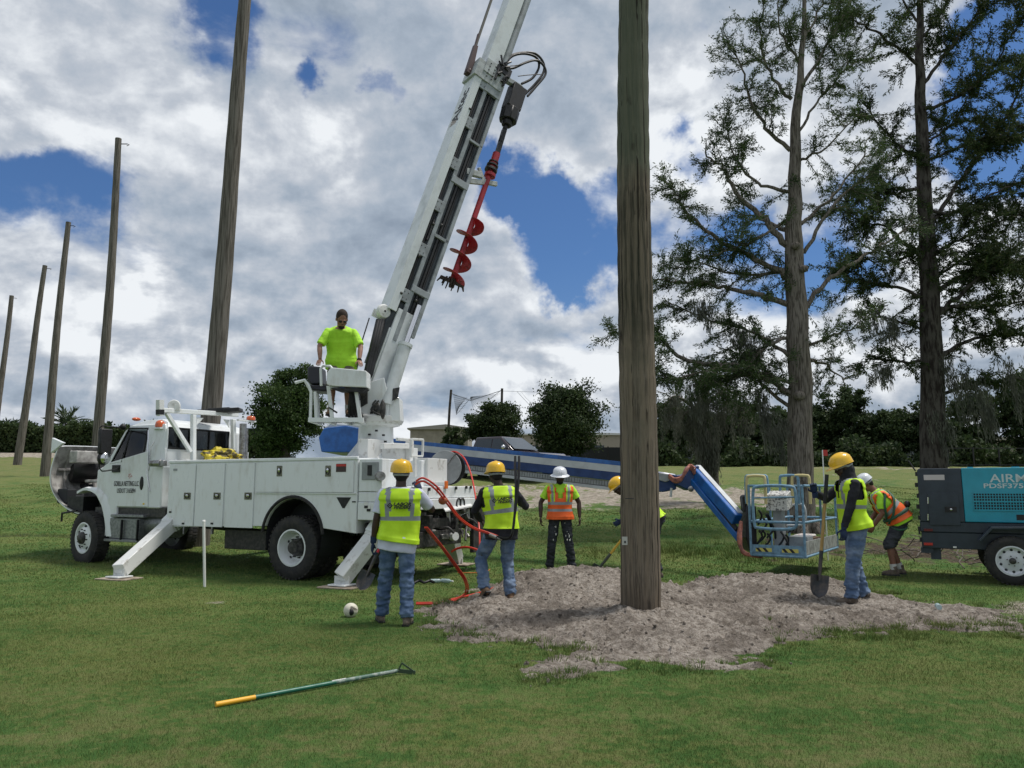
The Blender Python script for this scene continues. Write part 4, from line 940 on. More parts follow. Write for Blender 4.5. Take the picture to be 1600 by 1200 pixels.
b = MB(); b.bar(w0 - (w1 - w0) * .1, w1, .15, .12, w2=.09, h2=.08); b.ell(w0, .08); b.bar(w1, w1 + (w2 - w1) * .2, .05, .05); b.build('winch_block', mat('oxide black', (.05, .02, .02), .5), ib, smooth=40)
b = MB(); b.tube(tw(577, 497, 13.5), tw(566, 532, 13.3), .012, n=6); b.tube(tw(566, 532, 13.3), tw(558, 575, 13.1), .012, n=6); b.build('guy_cable', BLACK, ob)
# auger stowed under the boom
AW = .12
def ap(x, y): s, h = bp(x, y, AW); return bl(s, h, AW)
m0 = ap(779, 118); m1 = ap(812, 137)
b = MB(); b.bar(m0, m1, .12, .10); b.bar(ap(813, 134), ap(803, 152), .1, .1); b.build('motor_arm', mat('collar plate', (.42, .45, .46)), truck, bevel=.008)
mt0, mt1, mt2, mt3 = ap(809, 138), ap(798, 172), ap(793, 190), ap(788, 203)
b = MB(); b.bar(mt0, mt1, .32, .28, up=wv); b.tube(mt1, mt2, .20, .19, 8); b.tube(mt2, ap(791, 197), .12, .1, 12); b.tube(ap(791, 196), mt3, .05, n=10); b.build('auger_motor', BLACK, truck, bevel=.012, smooth=40)
hosep = [[(786, 100), (795, 88), (815, 81), (838, 82), (851, 96), (851, 112), (838, 130), (820, 148)], [(786, 104), (800, 88), (820, 84), (838, 90), (842, 105), (832, 122), (815, 131)], [(783, 109), (800, 108), (818, 100), (835, 96), (847, 104), (850, 118), (836, 136), (822, 152)], [(784, 107), (806, 105), (828, 98), (840, 98)], [(803, 124), (820, 122), (838, 121)]]
b = MB()
for i, hp_ in enumerate(hosep):
    s, h = 0, 0; b.path(catmull([ap(x, y) + wv * (.05 * (i - 1)) for x, y in hp_], 5), .026 if i < 3 else .010, 8)
b.build('motor_hose', BLACK, truck, smooth=60)
k0, k1, k2 = ap(788, 203), ap(777, 240), ap(772, 258)
b = MB(); b.bar(k0, k1, .085, .085, up=wv); b.tube(ap(785, 214), ap(782, 222), .055, n=10); b.build('kelly_bar', BLACK, truck, bevel=.004)
a0, a1 = ap(776, 240), ap(706, 440); ad = (a1 - a0).normalized()
b = MB(); b.tube(a0, a1, .056, n=16); b.tube(a0, ap(769, 262), .078, n=16); b.tube(ap(766, 272), ap(765, 276), .115, n=16); auger = b.build('auger', REDP, truck, smooth=40)
b = MB(); c = ap(767, 266); b.tube(c - ad * .03, c + ad * .02, .13, n=16); b.tube(c - ad * .12, c - ad * .09, .12, n=16); b.tube(c - ad * .20, c - ad * .18, .10, n=16); b.build('auger_collar', GREASE, auger, smooth=40)
# spiral flighting
e1 = ad.orthogonal().normalized(); e2 = ad.cross(e1)
f0 = ap(741, 341); fL = (a1 - f0).length; turns = 3.4; n = 110; b = MB(); vs = []; ro = .25
for i in range(n + 1):
    t = i / n; a = -2 * PI * turns * t + 2.6; rad = e1 * math.cos(a) + e2 * math.sin(a); r_ = ro * min(1, t * 9 + .25)
    c = f0 + ad * (fL * t)
    vs += [c + rad * .06, c + rad * r_, c + rad * r_ + ad * .012, c + rad * .06 + ad * .012]
fs = []
for i in range(n):
    a = i * 4
    for k in range(4): fs.append((a + k, a + (k + 1) % 4, a + 4 + (k + 1) % 4, a + 4 + k))
fs += [(0, 1, 2, 3), (n * 4, n * 4 + 3, n * 4 + 2, n * 4 + 1)]
b.add(vs, fs); b.build('auger_flight', REDP, auger, smooth=40)
b = MB(); tp_ = a1
for k in range(11):
    a = 2.6 - 2 * PI * turns + k * .55; rad = e1 * math.cos(a) + e2 * math.sin(a); q = tp_ + rad * (.03 + .02 * k); b.bar(q - ad * .04, q + ad * (.13 if k < 2 else .09) + rad * .02, .045, .03, w2=.02, h2=.02)
b.tube(tp_ - ad * .02, tp_ + ad * .12, .05, .03, 8)
for s in (1, -1): b.bar(tp_ + e1 * s * .03, tp_ + e1 * s * .24 + ad * .0, .09, .05); b.bar(tp_ + e1 * s * .22, tp_ + e1 * s * .27 + ad * .1, .06, .04, w2=.02, h2=.02)
b.build('auger_tooth', mat('dirty teeth', (.05, .035, .03), .8), auger)
# stow bracket
b = MB(); x0 = ap(728, 268); x1_ = ap(752, 274); b.bar(x0, x1_, .1, .12); b.bar(ap(748, 262), ap(757, 285), .06, .06); b.bar(ap(752, 283), ap(776, 288), .07, .09); b.bar(ap(733, 283), ap(762, 286), .06, .1); b.build('auger_bracket', mat('bracket plate', (.48, .50, .50), .5, var=.3, vs=12), truck, bevel=.006)

# operator platform
plat = MB()
Y0 = 12.72
def rail(pts, r=.026, Y=Y0, bb=None): (bb or plat).path([tw(x, y, Y) for x, y in pts], r, 8)
rail(catmull([V3(461, 598, 0), V3(476, 594, 0), V3(486, 612, 0), V3(485, 655, 0)], 3) and [(461, 598), (476, 594), (481, 600), (486, 612), (485, 655)])
rail([(492, 612), (494, 655)]); rail([(496, 612), (498, 655)], Y=13.3); rail([(461, 598), (476, 594), (486, 612), (485, 650)], Y=13.3)
plat.bar(tw(513, 603, Y0), tw(519, 653, Y0), .055, .055); plat.bar(tw(556, 608, Y0), tw(563, 656, Y0), .055, .055); plat.bar(tw(513, 607, Y0), tw(532, 603, Y0), .05, .05)
plat.bar(tw(482, 656, Y0), tw(568, 656, Y0), .05, .07); plat.bar(tw(482, 656, 13.45), tw(560, 656, 13.45), .05, .07)
for x in (484, 508, 534, 562): plat.bar(tw(x, 657, Y0), tw(x, 657, Y0) + TI.to_3x3() @ Vector((0, .75, 0)), .05, .05)
a = tw(484, 655, Y0); 
rail([(502, 603), (501, 576), (505, 572), (516, 572), (521, 578), (522, 592)], .022)
op = plat.build('operator_platform', WHITE, truck, smooth=40)
b = MB(); wq([(484, 654), (566, 654), (566, 655.5), (484, 655.5)], 12.72, 13.5, b); b.build('platform_floor', GALV, op)
b = MB(); wq([(510, 600), (511, 582), (517, 574), (571, 579), (573, 581), (573, 605), (520, 603)], 12.55, 12.9, b); b.build('control_console', WHITE, op, bevel=.012, seg=2)
b = MB(); wq([(515, 606), (573, 607), (566, 612), (530, 611)], 12.6, 12.85, b)
for k in range(5): q = tw(548 + k * 3, 612, 12.8); b.path(catmull([q, q + V3(.02, 0, -.2), tw(546 + k * 5, 652, 12.9)], 4), .025, 6)
q = tw(527, 645, 12.75); b.bar(q, q + V3(.1, .1, .08), .08, .02); b.build('console_underside', BLACK, op, smooth=40)
b = MB(); wq([(480, 575), (483, 571), (501, 573), (502, 600), (484, 601), (480, 592)], 13.0, 13.4, b); wq([(482, 601), (512, 602), (510, 612), (486, 610)], 12.9, 13.4, b); b.build('operator_seat', mat('black vinyl', (.02, .02, .03), .4), op, bevel=.03, seg=3, smooth=50)
b = MB(); wq([(482, 603), (520, 604), (520, 606), (482, 605)], 12.9, 13.3, b); b.build('seat_base', BLACK, op)
# things lying on the truck
def world_thing(o_fn, name, label, cat, m, loc, **k): pass
q = TM @ tr(345, 645, RU); o = thing('folded_black_mat', 'folded black rubber mat lying on the rack above the cab', 'mat', q); b = MB()
for (dx, w_, hh_) in ((-.28, .34, .05), (0.0, .42, .09), (.26, .30, .08)): 
    t = Vector((dx * 1, -dx * .2, .03)); b.bar(t - Vector((w_ / 2, 0, 0)), t + Vector((w_ / 2, .03, hh_ * .3)), .35, hh_)
b.build('mat_fold', BLACK, o, bevel=.015, seg=2)
q = TM @ tr(340, 716, 3.0); o = thing('yellow_tarp', 'crumpled yellow tarp on top of the white truck body behind the cab', 'tarp', (q.x, q.y, 2.06)); bm = bmesh.new(); bmesh.ops.create_icosphere(bm, subdivisions=4, radius=1)
for v in bm.verts:
    n = mnoise.fractal(v.co * 1.6 + Vector((3, 1, 0)), .8, 2, 4); v.co = Vector((v.co.x * .30 + (.12 if v.co.x > .3 else 0), v.co.y * .2, max(v.co.z, -.3) * .20 * (1 - .5 * max(0, v.co.x)))) * (1 + .5 * n)
me = bpy.data.meshes.new('fold'); bm.to_mesh(me); bm.free(); link('fold', me, mat('yellow tarp', (.62, .50, .04), .5, col2=(.10, .08, .03), vs=7, thr=(.5, .55)), o)

# ================================================================ trees
BARK = mat('grey cypress bark', (0.215, 0.19, 0.165), 0.95, col2=(0.07, 0.06, 0.05), vs=7, stretch=(4, 4, .4), bump=.03, bs=9, detail=9, spec=.1)
BARKD = mat('dark bark', (0.085, 0.077, 0.068), 0.95, col2=(0.025, 0.02, 0.018), vs=5, stretch=(2, 2, .5), bump=.02, bs=5, spec=.1)
def leafmat(name, c1, c2, c3, sc=1.2):
    m = bpy.data.materials.new(name); m.use_nodes = True; N = NT(m.node_tree); b = m.node_tree.nodes['Principled BSDF']; g = m.node_tree.nodes.new('ShaderNodeNewGeometry')
    n = N.noise(g.outputs['Position'], sc, 4, .6); c = N.mix(N.map(n, .38, .62), c1, c2); c = N.mix(N.map(g.outputs['Random Per Island'], .45, 1, 0, .8, False), c, c3)
    N.put(b.inputs['Base Color'], c); b.inputs['Roughness'].default_value = .65; b.inputs['Specular IOR Level'].default_value = .25
    tb = m.node_tree.nodes.new('ShaderNodeBsdfTranslucent'); N.put(tb.inputs[0], c); mx_ = m.node_tree.nodes.new('ShaderNodeMixShader'); mx_.inputs[0].default_value = .3
    m.node_tree.links.new(b.outputs[0], mx_.inputs[1]); m.node_tree.links.new(tb.outputs[0], mx_.inputs[2]); m.node_tree.links.new(mx_.outputs[0], m.node_tree.nodes['Material Output'].inputs[0]); return m
CYP = leafmat('cypress foliage', (.030, .058, .022), (.055, .095, .030), (.090, .125, .040))
CYP2 = leafmat('dark cypress foliage', (.022, .042, .016), (.040, .072, .020), (.085, .095, .030))
OAK = leafmat('oak leaves', (.020, .038, .015), (.042, .070, .024), (.075, .10, .038), .6)
BUSH = leafmat('hedge leaves', (.025, .048, .016), (.048, .078, .024), (.08, .11, .04), .5)
GTREE = leafmat('green tree leaves', (.026, .055, .014), (.048, .088, .022), (.085, .125, .035), .8)
MOSS = leafmat('spanish moss', (.11, .12, .095), (.17, .175, .14), (.09, .09, .07), 2)
PALM = leafmat('palm fronds', (.025, .05, .02), (.05, .08, .03), (.09, .11, .05), 2)

def leaves(name, C, D, ln, wd_, m, parent, jit=.6):
    """one bent blade (2 triangles as a quad) at each point C along direction D"""
    C = np.asarray(C); n = len(C); D = np.asarray(D) + rng.normal(0, jit, (n, 3)); D /= np.linalg.norm(D, axis=1)[:, None]
    S = np.cross(D, rng.normal(0, 1, (n, 3))); S /= np.linalg.norm(S, axis=1)[:, None] + 1e-9
    l = (ln * rng.uniform(.6, 1.3, n))[:, None]; w = (wd_ * rng.uniform(.6, 1.3, n))[:, None]
    V = np.stack([C, C + D * l * .45 + S * w, C + D * l, C + D * l * .5 - S * w], 1).reshape(-1, 3)
    return np_mesh(name, V, np.arange(4 * n).reshape(-1, 4), m, parent)

def limb_tree(root, name_pre, limbs, trunk, Yt, bark, fol, seed, tw_len, leaf_n, leaf, moss_n=0, depth=1.6, dens=1.0, parent_off=None):
    rs = random.Random(seed); Cs = []; Ds = []; MC = []; MD = []
    O = root.location
    def sub(bm_, p, d, L, r, lev):
        pts = [p]; q = p.copy(); dd = d.copy(); n = 5
        for i in range(n):
            dd = (dd + Vector((rs.gauss(0, .2), rs.gauss(0, .2), rs.gauss(-0.02, .13)))).normalized(); q = q + dd * L / n; pts.append(q.copy())
        bm_.path(pts, [r * (1 - .8 * i / n) for i in range(n + 1)], 4, caps=False)
        if lev < 1:
            for k in range(int(4 + L * 3)):
                i = rs.randint(1, n); dr = (dd + Vector((rs.gauss(0, .8), rs.gauss(0, .8), rs.gauss(0, .5)))).normalized(); sub(bm_, pts[i], dr, L * rs.uniform(.3, .6), r * .4, lev + 1)
        k = int(leaf_n * L * dens)
        for _ in range(k):
            i = rs.randint(0, n - 1); t = rs.random(); c = pts[i].lerp(pts[i + 1], t)
            Cs.append((c.x + rs.gauss(0, .035), c.y + rs.gauss(0, .035), c.z + rs.gauss(0, .035))); Ds.append((dd.x, dd.y, dd.z - .1))
        if moss_n and rs.random() < .25:
            c = pts[rs.randint(2, n)]; MC.append(c)
    tb = MB(); tpts = [P(x, y, Yt) - O for x, y, w in trunk]
    tpts[0].z = -.15; tb.path([q + Vector((.02 * math.sin(i_ * 1.7), .02 * math.cos(i_ * 2.3), 0)) for i_, q in enumerate(catmull(tpts, 4))], list(np.interp(np.linspace(0, len(trunk) - 1, 4 * (len(trunk) - 1) + 1), range(len(trunk)), [w / FPX * Yt for x, y, w in trunk])), 18)
    if parent_off: parent_off(tb)
    tk = tb.build('trunk', bark, root, smooth=60)
    for li, (pts, w0, f) in enumerate(limbs):
        dy = rs.uniform(-depth, depth); n = len(pts)
        wp = [P(x, y, Yt + dy * (i / (n - 1)) ** 1.2) - O for i, (x, y) in enumerate(pts)]
        cr_ = catmull(wp, 6); b = MB(); r0 = w0 / FPX * Yt * .85
        for q_i in range(2, len(cr_)): cr_[q_i] = cr_[q_i] + Vector((rs.gauss(0, .030), rs.gauss(0, .04), rs.gauss(0, .030)))
        b.path(cr_, [r0 * (1 - .82 * i / (len(cr_) - 1)) for i in range(len(cr_))], 7)
        tot = sum((cr_[i + 1] - cr_[i]).length for i in range(len(cr_) - 1))
        for k in range(int(tot * 6.4 * f)):
            t = (rs.random() ** .75) * .93 + .07; i = min(int(t * (len(cr_) - 1)), len(cr_) - 2); p = cr_[i].lerp(cr_[i + 1], rs.random()); d = (cr_[i + 1] - cr_[i]).normalized()
            dr = (d * .5 + Vector((rs.gauss(0, .6), rs.gauss(0, .7), rs.gauss(.05, .5)))).normalized(); sub(b, p, dr, tw_len * rs.uniform(.5, 1.2) * (1.15 - .5 * t), .016, 0)
        b.build('branch', bark, root, smooth=60, weld=False, fix=False)
    fo = leaves('foliage', Cs, Ds, leaf[0], leaf[1], fol, root, .55)
    if MC:
        C = []; D = []
        for c in MC:
            L = rs.uniform(.3, 1.3)
            for _ in range(moss_n): t = rs.random(); C.append((c.x + rs.gauss(0, .05), c.y + rs.gauss(0, .05), c.z - L * t)); D.append((0, 0, -1))
        leaves('hanging_moss', C, D, .16, .007, MOSS, root, .2)
    return Cs

# two tall cypresses
T1 = [(1252, 846, 25), (1251, 790, 21), (1250, 745, 19.5), (1250, 600, 18), (1244, 470, 16), (1240, 380, 14), (1242, 300, 10.5), (1243, 200, 8), (1252, 100, 5), (1258, 0, 3.2), (1264, -110, 2)]
g = P(1251, 838, 20.0); c1 = thing('cypress_tree', 'tall grey trunked cypress behind the blue platform, nearer to the upright pole', 'tree', (g.x, 20.0, tz(g.x, 20)))
L1 = [([(1235, 388), (1195, 345), (1150, 300), (1128, 265), (1100, 235)], 7, .7), ([(1232, 360), (1205, 350), (1180, 335)], 5, .6), ([(1230, 435), (1180, 405), (1130, 380), (1080, 340), (1060, 310), (1035, 280)], 6, 1.1),
      ([(1230, 475), (1180, 460), (1130, 448), (1080, 440), (1025, 437)], 6, 1.2), ([(1235, 235), (1190, 190), (1165, 130), (1150, 80)], 4.5, 1.1), ([(1237, 155), (1205, 120), (1188, 60), (1195, 0)], 4, 1.1),
      ([(1258, 482), (1300, 432), (1350, 400), (1400, 370), (1430, 340)], 5, .7), ([(1256, 395), (1300, 325), (1350, 280), (1392, 240)], 4, .6), ([(1252, 350), (1300, 305), (1340, 255), (1365, 205)], 3.5, .6),
      ([(1247, 150), (1290, 75), (1330, 0), (1350, -60)], 4, .8), ([(1235, 615), (1190, 590), (1120, 572), (1060, 556), (1028, 530), (950, 520)], 7, 1.2), ([(1240, 640), (1190, 600), (1168, 560), (1120, 540)], 4, .8),
      ([(1246, 210), (1275, 160), (1310, 120), (1330, 90)], 3, 1.0), ([(1236, 300), (1190, 290), (1150, 250), (1130, 190)], 4, 1.1), ([(1240, 520), (1200, 540), (1150, 590), (1090, 600)], 4, 1.2),
      ([(1260, 560), (1290, 570), (1320, 600)], 4, .8), ([(1250, 100), (1220, 50), (1215, -30)], 3, 1), ([(1255, 60), (1285, 10), (1300, -60)], 3, 1), ([(1232, 420), (1190, 430), (1120, 420), (1060, 400)], 4, 1.1), ([(1236, 340), (1170, 380), (1110, 400), (1050, 420)], 3.5, 1.0),
      ([(1238, 560), (1180, 520), (1110, 500), (1040, 470)], 4, 1.2), ([(1240, 600), (1150, 570), (1060, 590), (1000, 560)], 4, 1.2), ([(1262, 540), (1310, 520), (1350, 500)], 3, .8), ([(1250, 250), (1290, 230), (1340, 180)], 3, .8)]
def scars(b):
    for x, y, s in ((1243, 384, .13), (1249, 618, .16), (1256, 420, .12)): b.ell(P(x, y, 19.72) - c1.location, (s, .12, s * .8), 10, 6)
    for a in range(7): d = Vector((math.cos(a * .9), math.sin(a * .9), 0)); b.path([Vector((0, 0, .9)) + d * .2, Vector((0, 0, .3)) + d * .32, Vector((0, 0, -.1)) + d * .55], [.05, .13, .16], 8)
limb_tree(c1, 'c1', L1, T1, 20.0, BARK, CYP, 11, .95, 84, (.095, .012), 0, parent_off=scars)
T2 = [(1459, 790, 22), (1458, 735, 19.5), (1457, 600, 17.5), (1452, 450, 14.5), (1447, 350, 12), (1440, 200, 9.5), (1437, 100, 7), (1438, 0, 5), (1442, -110, 3)]
g = P(1459, 800, 24.0); c2 = thing('cypress_tree', 'dark cypress with hanging moss rising behind the air compressor', 'tree', (g.x, 24.0, tz(g.x, 24)))
L2 = [([(1457, 462), (1500, 430), (1560, 400), (1610, 370)], 5, 1.1), ([(1457, 500), (1520, 442), (1570, 415), (1640, 395)], 5, 1.1), ([(1450, 412), (1420, 385), (1380, 352), (1340, 345)], 5, 1.2), ([(1447, 362), (1490, 300), (1540, 230), (1590, 150), (1600, 100)], 5, 1.1),
      ([(1440, 245), (1420, 238), (1380, 200), (1340, 150)], 5, 1.1), ([(1438, 105), (1400, 72), (1350, 40), (1310, 30)], 4, 1.2), ([(1440, 135), (1480, 80), (1520, 30), (1560, -25)], 4, 1.1), ([(1455, 562), (1420, 565), (1370, 562), (1340, 570)], 4, .7),
      ([(1460, 482), (1530, 480), (1610, 470)], 5, 1.2), ([(1444, 290), (1400, 300), (1350, 300), (1310, 330)], 4, 1.2), ([(1446, 330), (1500, 330), (1560, 300), (1610, 280)], 4, 1.1), ([(1450, 400), (1490, 380), (1550, 350), (1620, 330)], 4, 1.1),
      ([(1452, 470), (1400, 450), (1350, 440), (1300, 420)], 4, 1.2), ([(1440, 60), (1470, 20), (1490, -40)], 3, 1), ([(1440, 40), (1410, 0), (1390, -60)], 3, 1), ([(1448, 380), (1390, 410), (1330, 400)], 4, 1.2), ([(1462, 560), (1520, 530), (1600, 520)], 5, 1.2), ([(1442, 170), (1500, 150), (1560, 90), (1600, 20)], 4, 1.1),
      ([(1456, 520), (1400, 500), (1350, 490)], 3, 1), ([(1460, 620), (1520, 600), (1610, 590)], 4, .9), ([(1444, 220), (1480, 200), (1520, 140)], 3, 1.1), ([(1447, 440), (1540, 400), (1640, 440)], 3, 1.2), ([(1442, 255), (1500, 230), (1550, 210), (1620, 190)], 3, .9)]
limb_tree(c2, 'c2', L2, T2, 24.0, BARKD, CYP2, 23, 1.15, 84, (.12, .016), 0)
# low moss-hung tree between the pole and the platform
T3 = [(1112, 772, 13), (1110, 730, 12), (1100, 690, 11), (1092, 650, 9), (1100, 620, 6), (1112, 590, 4)]
g = P(1112, 765, 27.0); c3 = thing('mossy_tree', 'small leaning tree draped in grey moss behind the lift knuckle', 'tree', (g.x, 27.0, tz(g.x, 27)))
L3 = [([(1092, 650), (1070, 625), (1040, 615)], 4, 1), ([(1095, 640), (1125, 615), (1160, 620), (1175, 650)], 4, 1), ([(1100, 680), (1085, 640), (1060, 660)], 4, .9), ([(1105, 625), (1090, 600), (1070, 590)], 3, 1)]
limb_tree(c3, 'c3', L3, T3, 27.0, BARK, OAK, 31, .9, 30, (.12, .02), 160, depth=1.0)
C = []; D = []
for k in range(60):
    t = random.random(); px = 1088 + 32 * random.random(); py = 640 + 60 * t; q = P(px, py, 26.7) - c3.location
    for _ in range(60): u = random.random(); C.append((q.x + random.gauss(0, .05), q.y + random.gauss(0, .1), q.z - 1.3 * u)); D.append((0, 0, -1))
leaves('moss_curtain', C, D, .2, .012, MOSS, c3, .15)
# moss beards on the big trees
for root, spots, Yb in ((c2, [(1480, 560, 1.9), (1500, 585, 2.2), (1530, 590, 1.6), (1375, 570, .8), (1350, 480, 1.0), (1395, 500, .9), (1575, 560, 1.8), (1470, 640, 1.6), (1595, 600, 1.5), (1545, 630, 1.2)], 23.6),
                        (c1, [(1190, 610, 1.2), (1203, 640, 1.4), (1215, 660, 1.0), (1160, 520, .6), (1100, 470, .5), (1085, 600, .9)], 19.8)):
    C = []; D = []
    for x, y, L in spots:
        for s in range(9):
            q = P(x + random.gauss(0, 9), y + random.gauss(0, 7), Yb) - root.location; l = L * random.uniform(.4, 1)
            for _ in range(70): u = random.random(); C.append((q.x + random.gauss(0, .03 + .03 * (1 - u)) + .12 * u * l, q.y + random.gauss(0, .05), q.z - l * u)); D.append((.1, 0, -1))
    leaves('moss_beard', C, D, .18, .011, MOSS, root, .12)

def crown_tree(name, label, x0, y0, x1_, y1_, Y, m, n_cl, n_lf, lf, grp=None, bark=BARKD, trunk_w=.25, seed=1, cat='tree', ragged=.22, z0=None, low=.0):
    """broad crown filling a region: clumps of leaves on limbs"""
    rs = np.random.default_rng(seed); a = P(x0, y0, Y); c = P(x1_, y1_, Y); gx_ = (a.x + c.x) / 2; gz_ = tz(gx_, Y)
    o = thing(name, label, cat, (gx_, Y, gz_), 0, grp); W_ = abs(c.x - a.x) / 2; top = a.z - gz_; bot = max(c.z - gz_, low); H_ = (top - bot) / 2; cz = (top + bot) / 2
    u = rs.normal(0, 1, (n_cl, 3)); u /= np.linalg.norm(u, axis=1)[:, None]; rad = rs.uniform(.35, 1, n_cl) ** .6
    lob = 1 + ragged * (np.sin(u[:, 0] * 7 + seed) * np.cos(u[:, 2] * 6 + seed * 2) + .6 * np.sin(u[:, 1] * 9 + seed))
    cen = u * rad[:, None] * lob[:, None] * np.array([W_ * .88, W_ * .8, H_ * .88]) + [0, 0, cz]; cen[:, 2] = np.maximum(cen[:, 2], low + .2)
    cr_ = min(W_, H_) * .20; n = n_cl * n_lf
    p = np.repeat(cen, n_lf, 0) + rs.normal(0, 1, (n, 3)) * cr_ * np.repeat(rs.uniform(.35, .9, n_cl), n_lf)[:, None] * np.array([1, 1, .6])
    p[:, 2] = np.maximum(p[:, 2], .05)
    leaves('crown', p, np.tile([0, 0, .3], (n, 1)), lf, lf * .36, m, o, 1.0)
    b = MB(); b.path([(0, 0, -.2), (0.05, 0, cz * .5), (0, 0, cz)], [trunk_w, trunk_w * .8, trunk_w * .5], 8)
    for k in range(6): e = cen[rs.integers(n_cl)]; b.path([(0, 0, cz * .45), (e[0] * .4, e[1] * .4, cz * .4 + e[2] * .45), tuple(e)], [trunk_w * .5, trunk_w * .3, .04], 5)
    b.build('trunk', bark, o, smooth=60); return o
crown_tree('broadleaf_tree', 'full green tree standing just behind the white truck body', 388, 566, 505, 730, 30, GTREE, 150, 240, .10, seed=4, ragged=.2)
crown_tree('oak_tree', 'smaller round oak behind the parked dark pickup', 728, 628, 816, 705, 60, OAK, 120, 190, .19, 'oaks across the field', seed=6, ragged=.25, trunk_w=.35)
crown_tree('oak_tree', 'large dark oak with drooping crown left of the upright pole', 822, 600, 948, 722, 56, OAK, 170, 210, .19, 'oaks across the field', seed=8, ragged=.15, trunk_w=.45)
crown_tree('shrub', 'dark shrub beside the end of the beige metal building', 690, 668, 732, 700, 58, OAK, 22, 70, .26, seed=9, cat='shrub', trunk_w=.1)
# wood along the right-hand edge of the field
rowdesc = ['beside the upright pole', 'behind the mossy tree', 'left of the grey cypress trunk', 'behind the grey cypress trunk', 'above the worker in the yellow helmet', 'between the two cypresses', 'left of the dark cypress trunk', 'right of the dark cypress trunk', 'above the compressor lettering', 'at the right edge of the photo']
for i, (x0, y0, x1_) in enumerate([(1005, 622, 1085), (1062, 628, 1145), (1120, 616, 1205), (1180, 625, 1270), (1240, 612, 1330), (1295, 600, 1370), (1345, 622, 1440), (1410, 618, 1500), (1475, 600, 1575), (1550, 560, 1660)]):
    crown_tree('field_edge_tree', 'dense dark tree of the field edge row, ' + rowdesc[i], x0, y0 + (i * 37) % 14, x1_, 722, 58 + (i * 5) % 7, OAK, 100, 150, .24, 'dark trees along the right field edge', seed=40 + i, ragged=.3, trunk_w=.3, low=.4)
x_ = 8.5; i = 0; C = []
b_ = np.random.default_rng(3); n = 26000; px_ = b_.uniform(9, 50, n); py_ = b_.uniform(55, 57.5, n); pz_ = terr(px_, py_) + b_.random(n) ** 1.6 * (1.2 + .7 * np.sin(px_ * .8) + .5 * np.sin(px_ * 2.3 + 1));  # leaf band added where dark shade lies under the treeline
tag(leaves('shade_leaves', np.stack([px_, py_, pz_], -1), np.tile([0, 0, .4], (n, 1)), .34, .12, OAK, None, 1.0), 'leaves put in for the dark shade below the trees on the right field edge', 'shade_leaves', kind='stuff')
# hedge along the left horizon
n = 52000; px_ = b_.uniform(-75, -22, n); yb = 72 + b_.uniform(0, 2.2, n); hh = 2.6 + .25 * np.sin(px_ * .9) + .2 * np.sin(px_ * 2.7); pz_ = terr(px_, yb) + b_.random(n) ** .8 * hh + b_.normal(0, .07, n)
hed = thing('hedge', 'long clipped dark green hedge along the left field edge', 'hedge', (-48, 73, tz(-48, 73))); o = leaves('hedge_foliage', np.stack([px_ + 48, yb - 73, pz_ - tz(-48, 73)], -1), np.tile([0, 0, .4], (n, 1)), .30, .11, BUSH, hed, 1.0)
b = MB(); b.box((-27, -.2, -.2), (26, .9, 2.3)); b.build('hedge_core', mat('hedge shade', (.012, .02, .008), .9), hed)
for i, (x0, y0, x1_, d) in enumerate([(-40, 672, 8, 'at the left edge of the photo'), (20, 668, 50, 'between the two leftmost poles'), (122, 672, 152, 'right of the palm behind the hedge'), (160, 668, 200, 'behind the cab mirror'), (52, 674, 76, 'left of the palm behind the hedge'), (205, 672, 250, 'behind the cab window')]):
    crown_tree('hedge_tree', 'low bushy tree showing above the hedge ' + d, x0, y0, x1_, 705, 80, BUSH, 30, 80, .34, 'bushy trees behind the hedge', seed=70 + i, ragged=.3, trunk_w=.15)
def palm(px, py, Y, size, label, nf=26):
    c = P(px, py, Y); z = tz(c.x, Y); o = thing('palm_tree', label, 'palm', (c.x, Y, z), 0, 'palms behind the hedge'); H_ = c.z - z
    b = MB(); b.path([(0, 0, -.2), (.05, 0, H_)], [.25, .2], 8); b.build('trunk', BARKD, o, smooth=60)
    C = []; D = []
    for k in range(nf):
        a = random.uniform(0, 2 * PI); e = random.uniform(-.6, 1.3); L = size * random.uniform(.8, 1.1)
        d = Vector((math.cos(a) * math.cos(e), math.sin(a) * math.cos(e), math.sin(e)))
        for j in range(34):
            t = j / 34; p = Vector((0, 0, H_)) + d * L * t + Vector((0, 0, -.35 * L * t * t)); s = Vector((-d.y, d.x, 0)) * random.choice((-1, 1)); C.append(tuple(p)); D.append(tuple(d * .8 + s * .9 + Vector((0, 0, -.2))))
    leaves('fronds', C, D, size * .38, .05, PALM, o, .1)
palm(104, 662, 78, 2.3, 'round headed palm rising above the hedge left of the truck'); palm(14, 672, 78, 1.5, 'palm top above the hedge near the left edge')

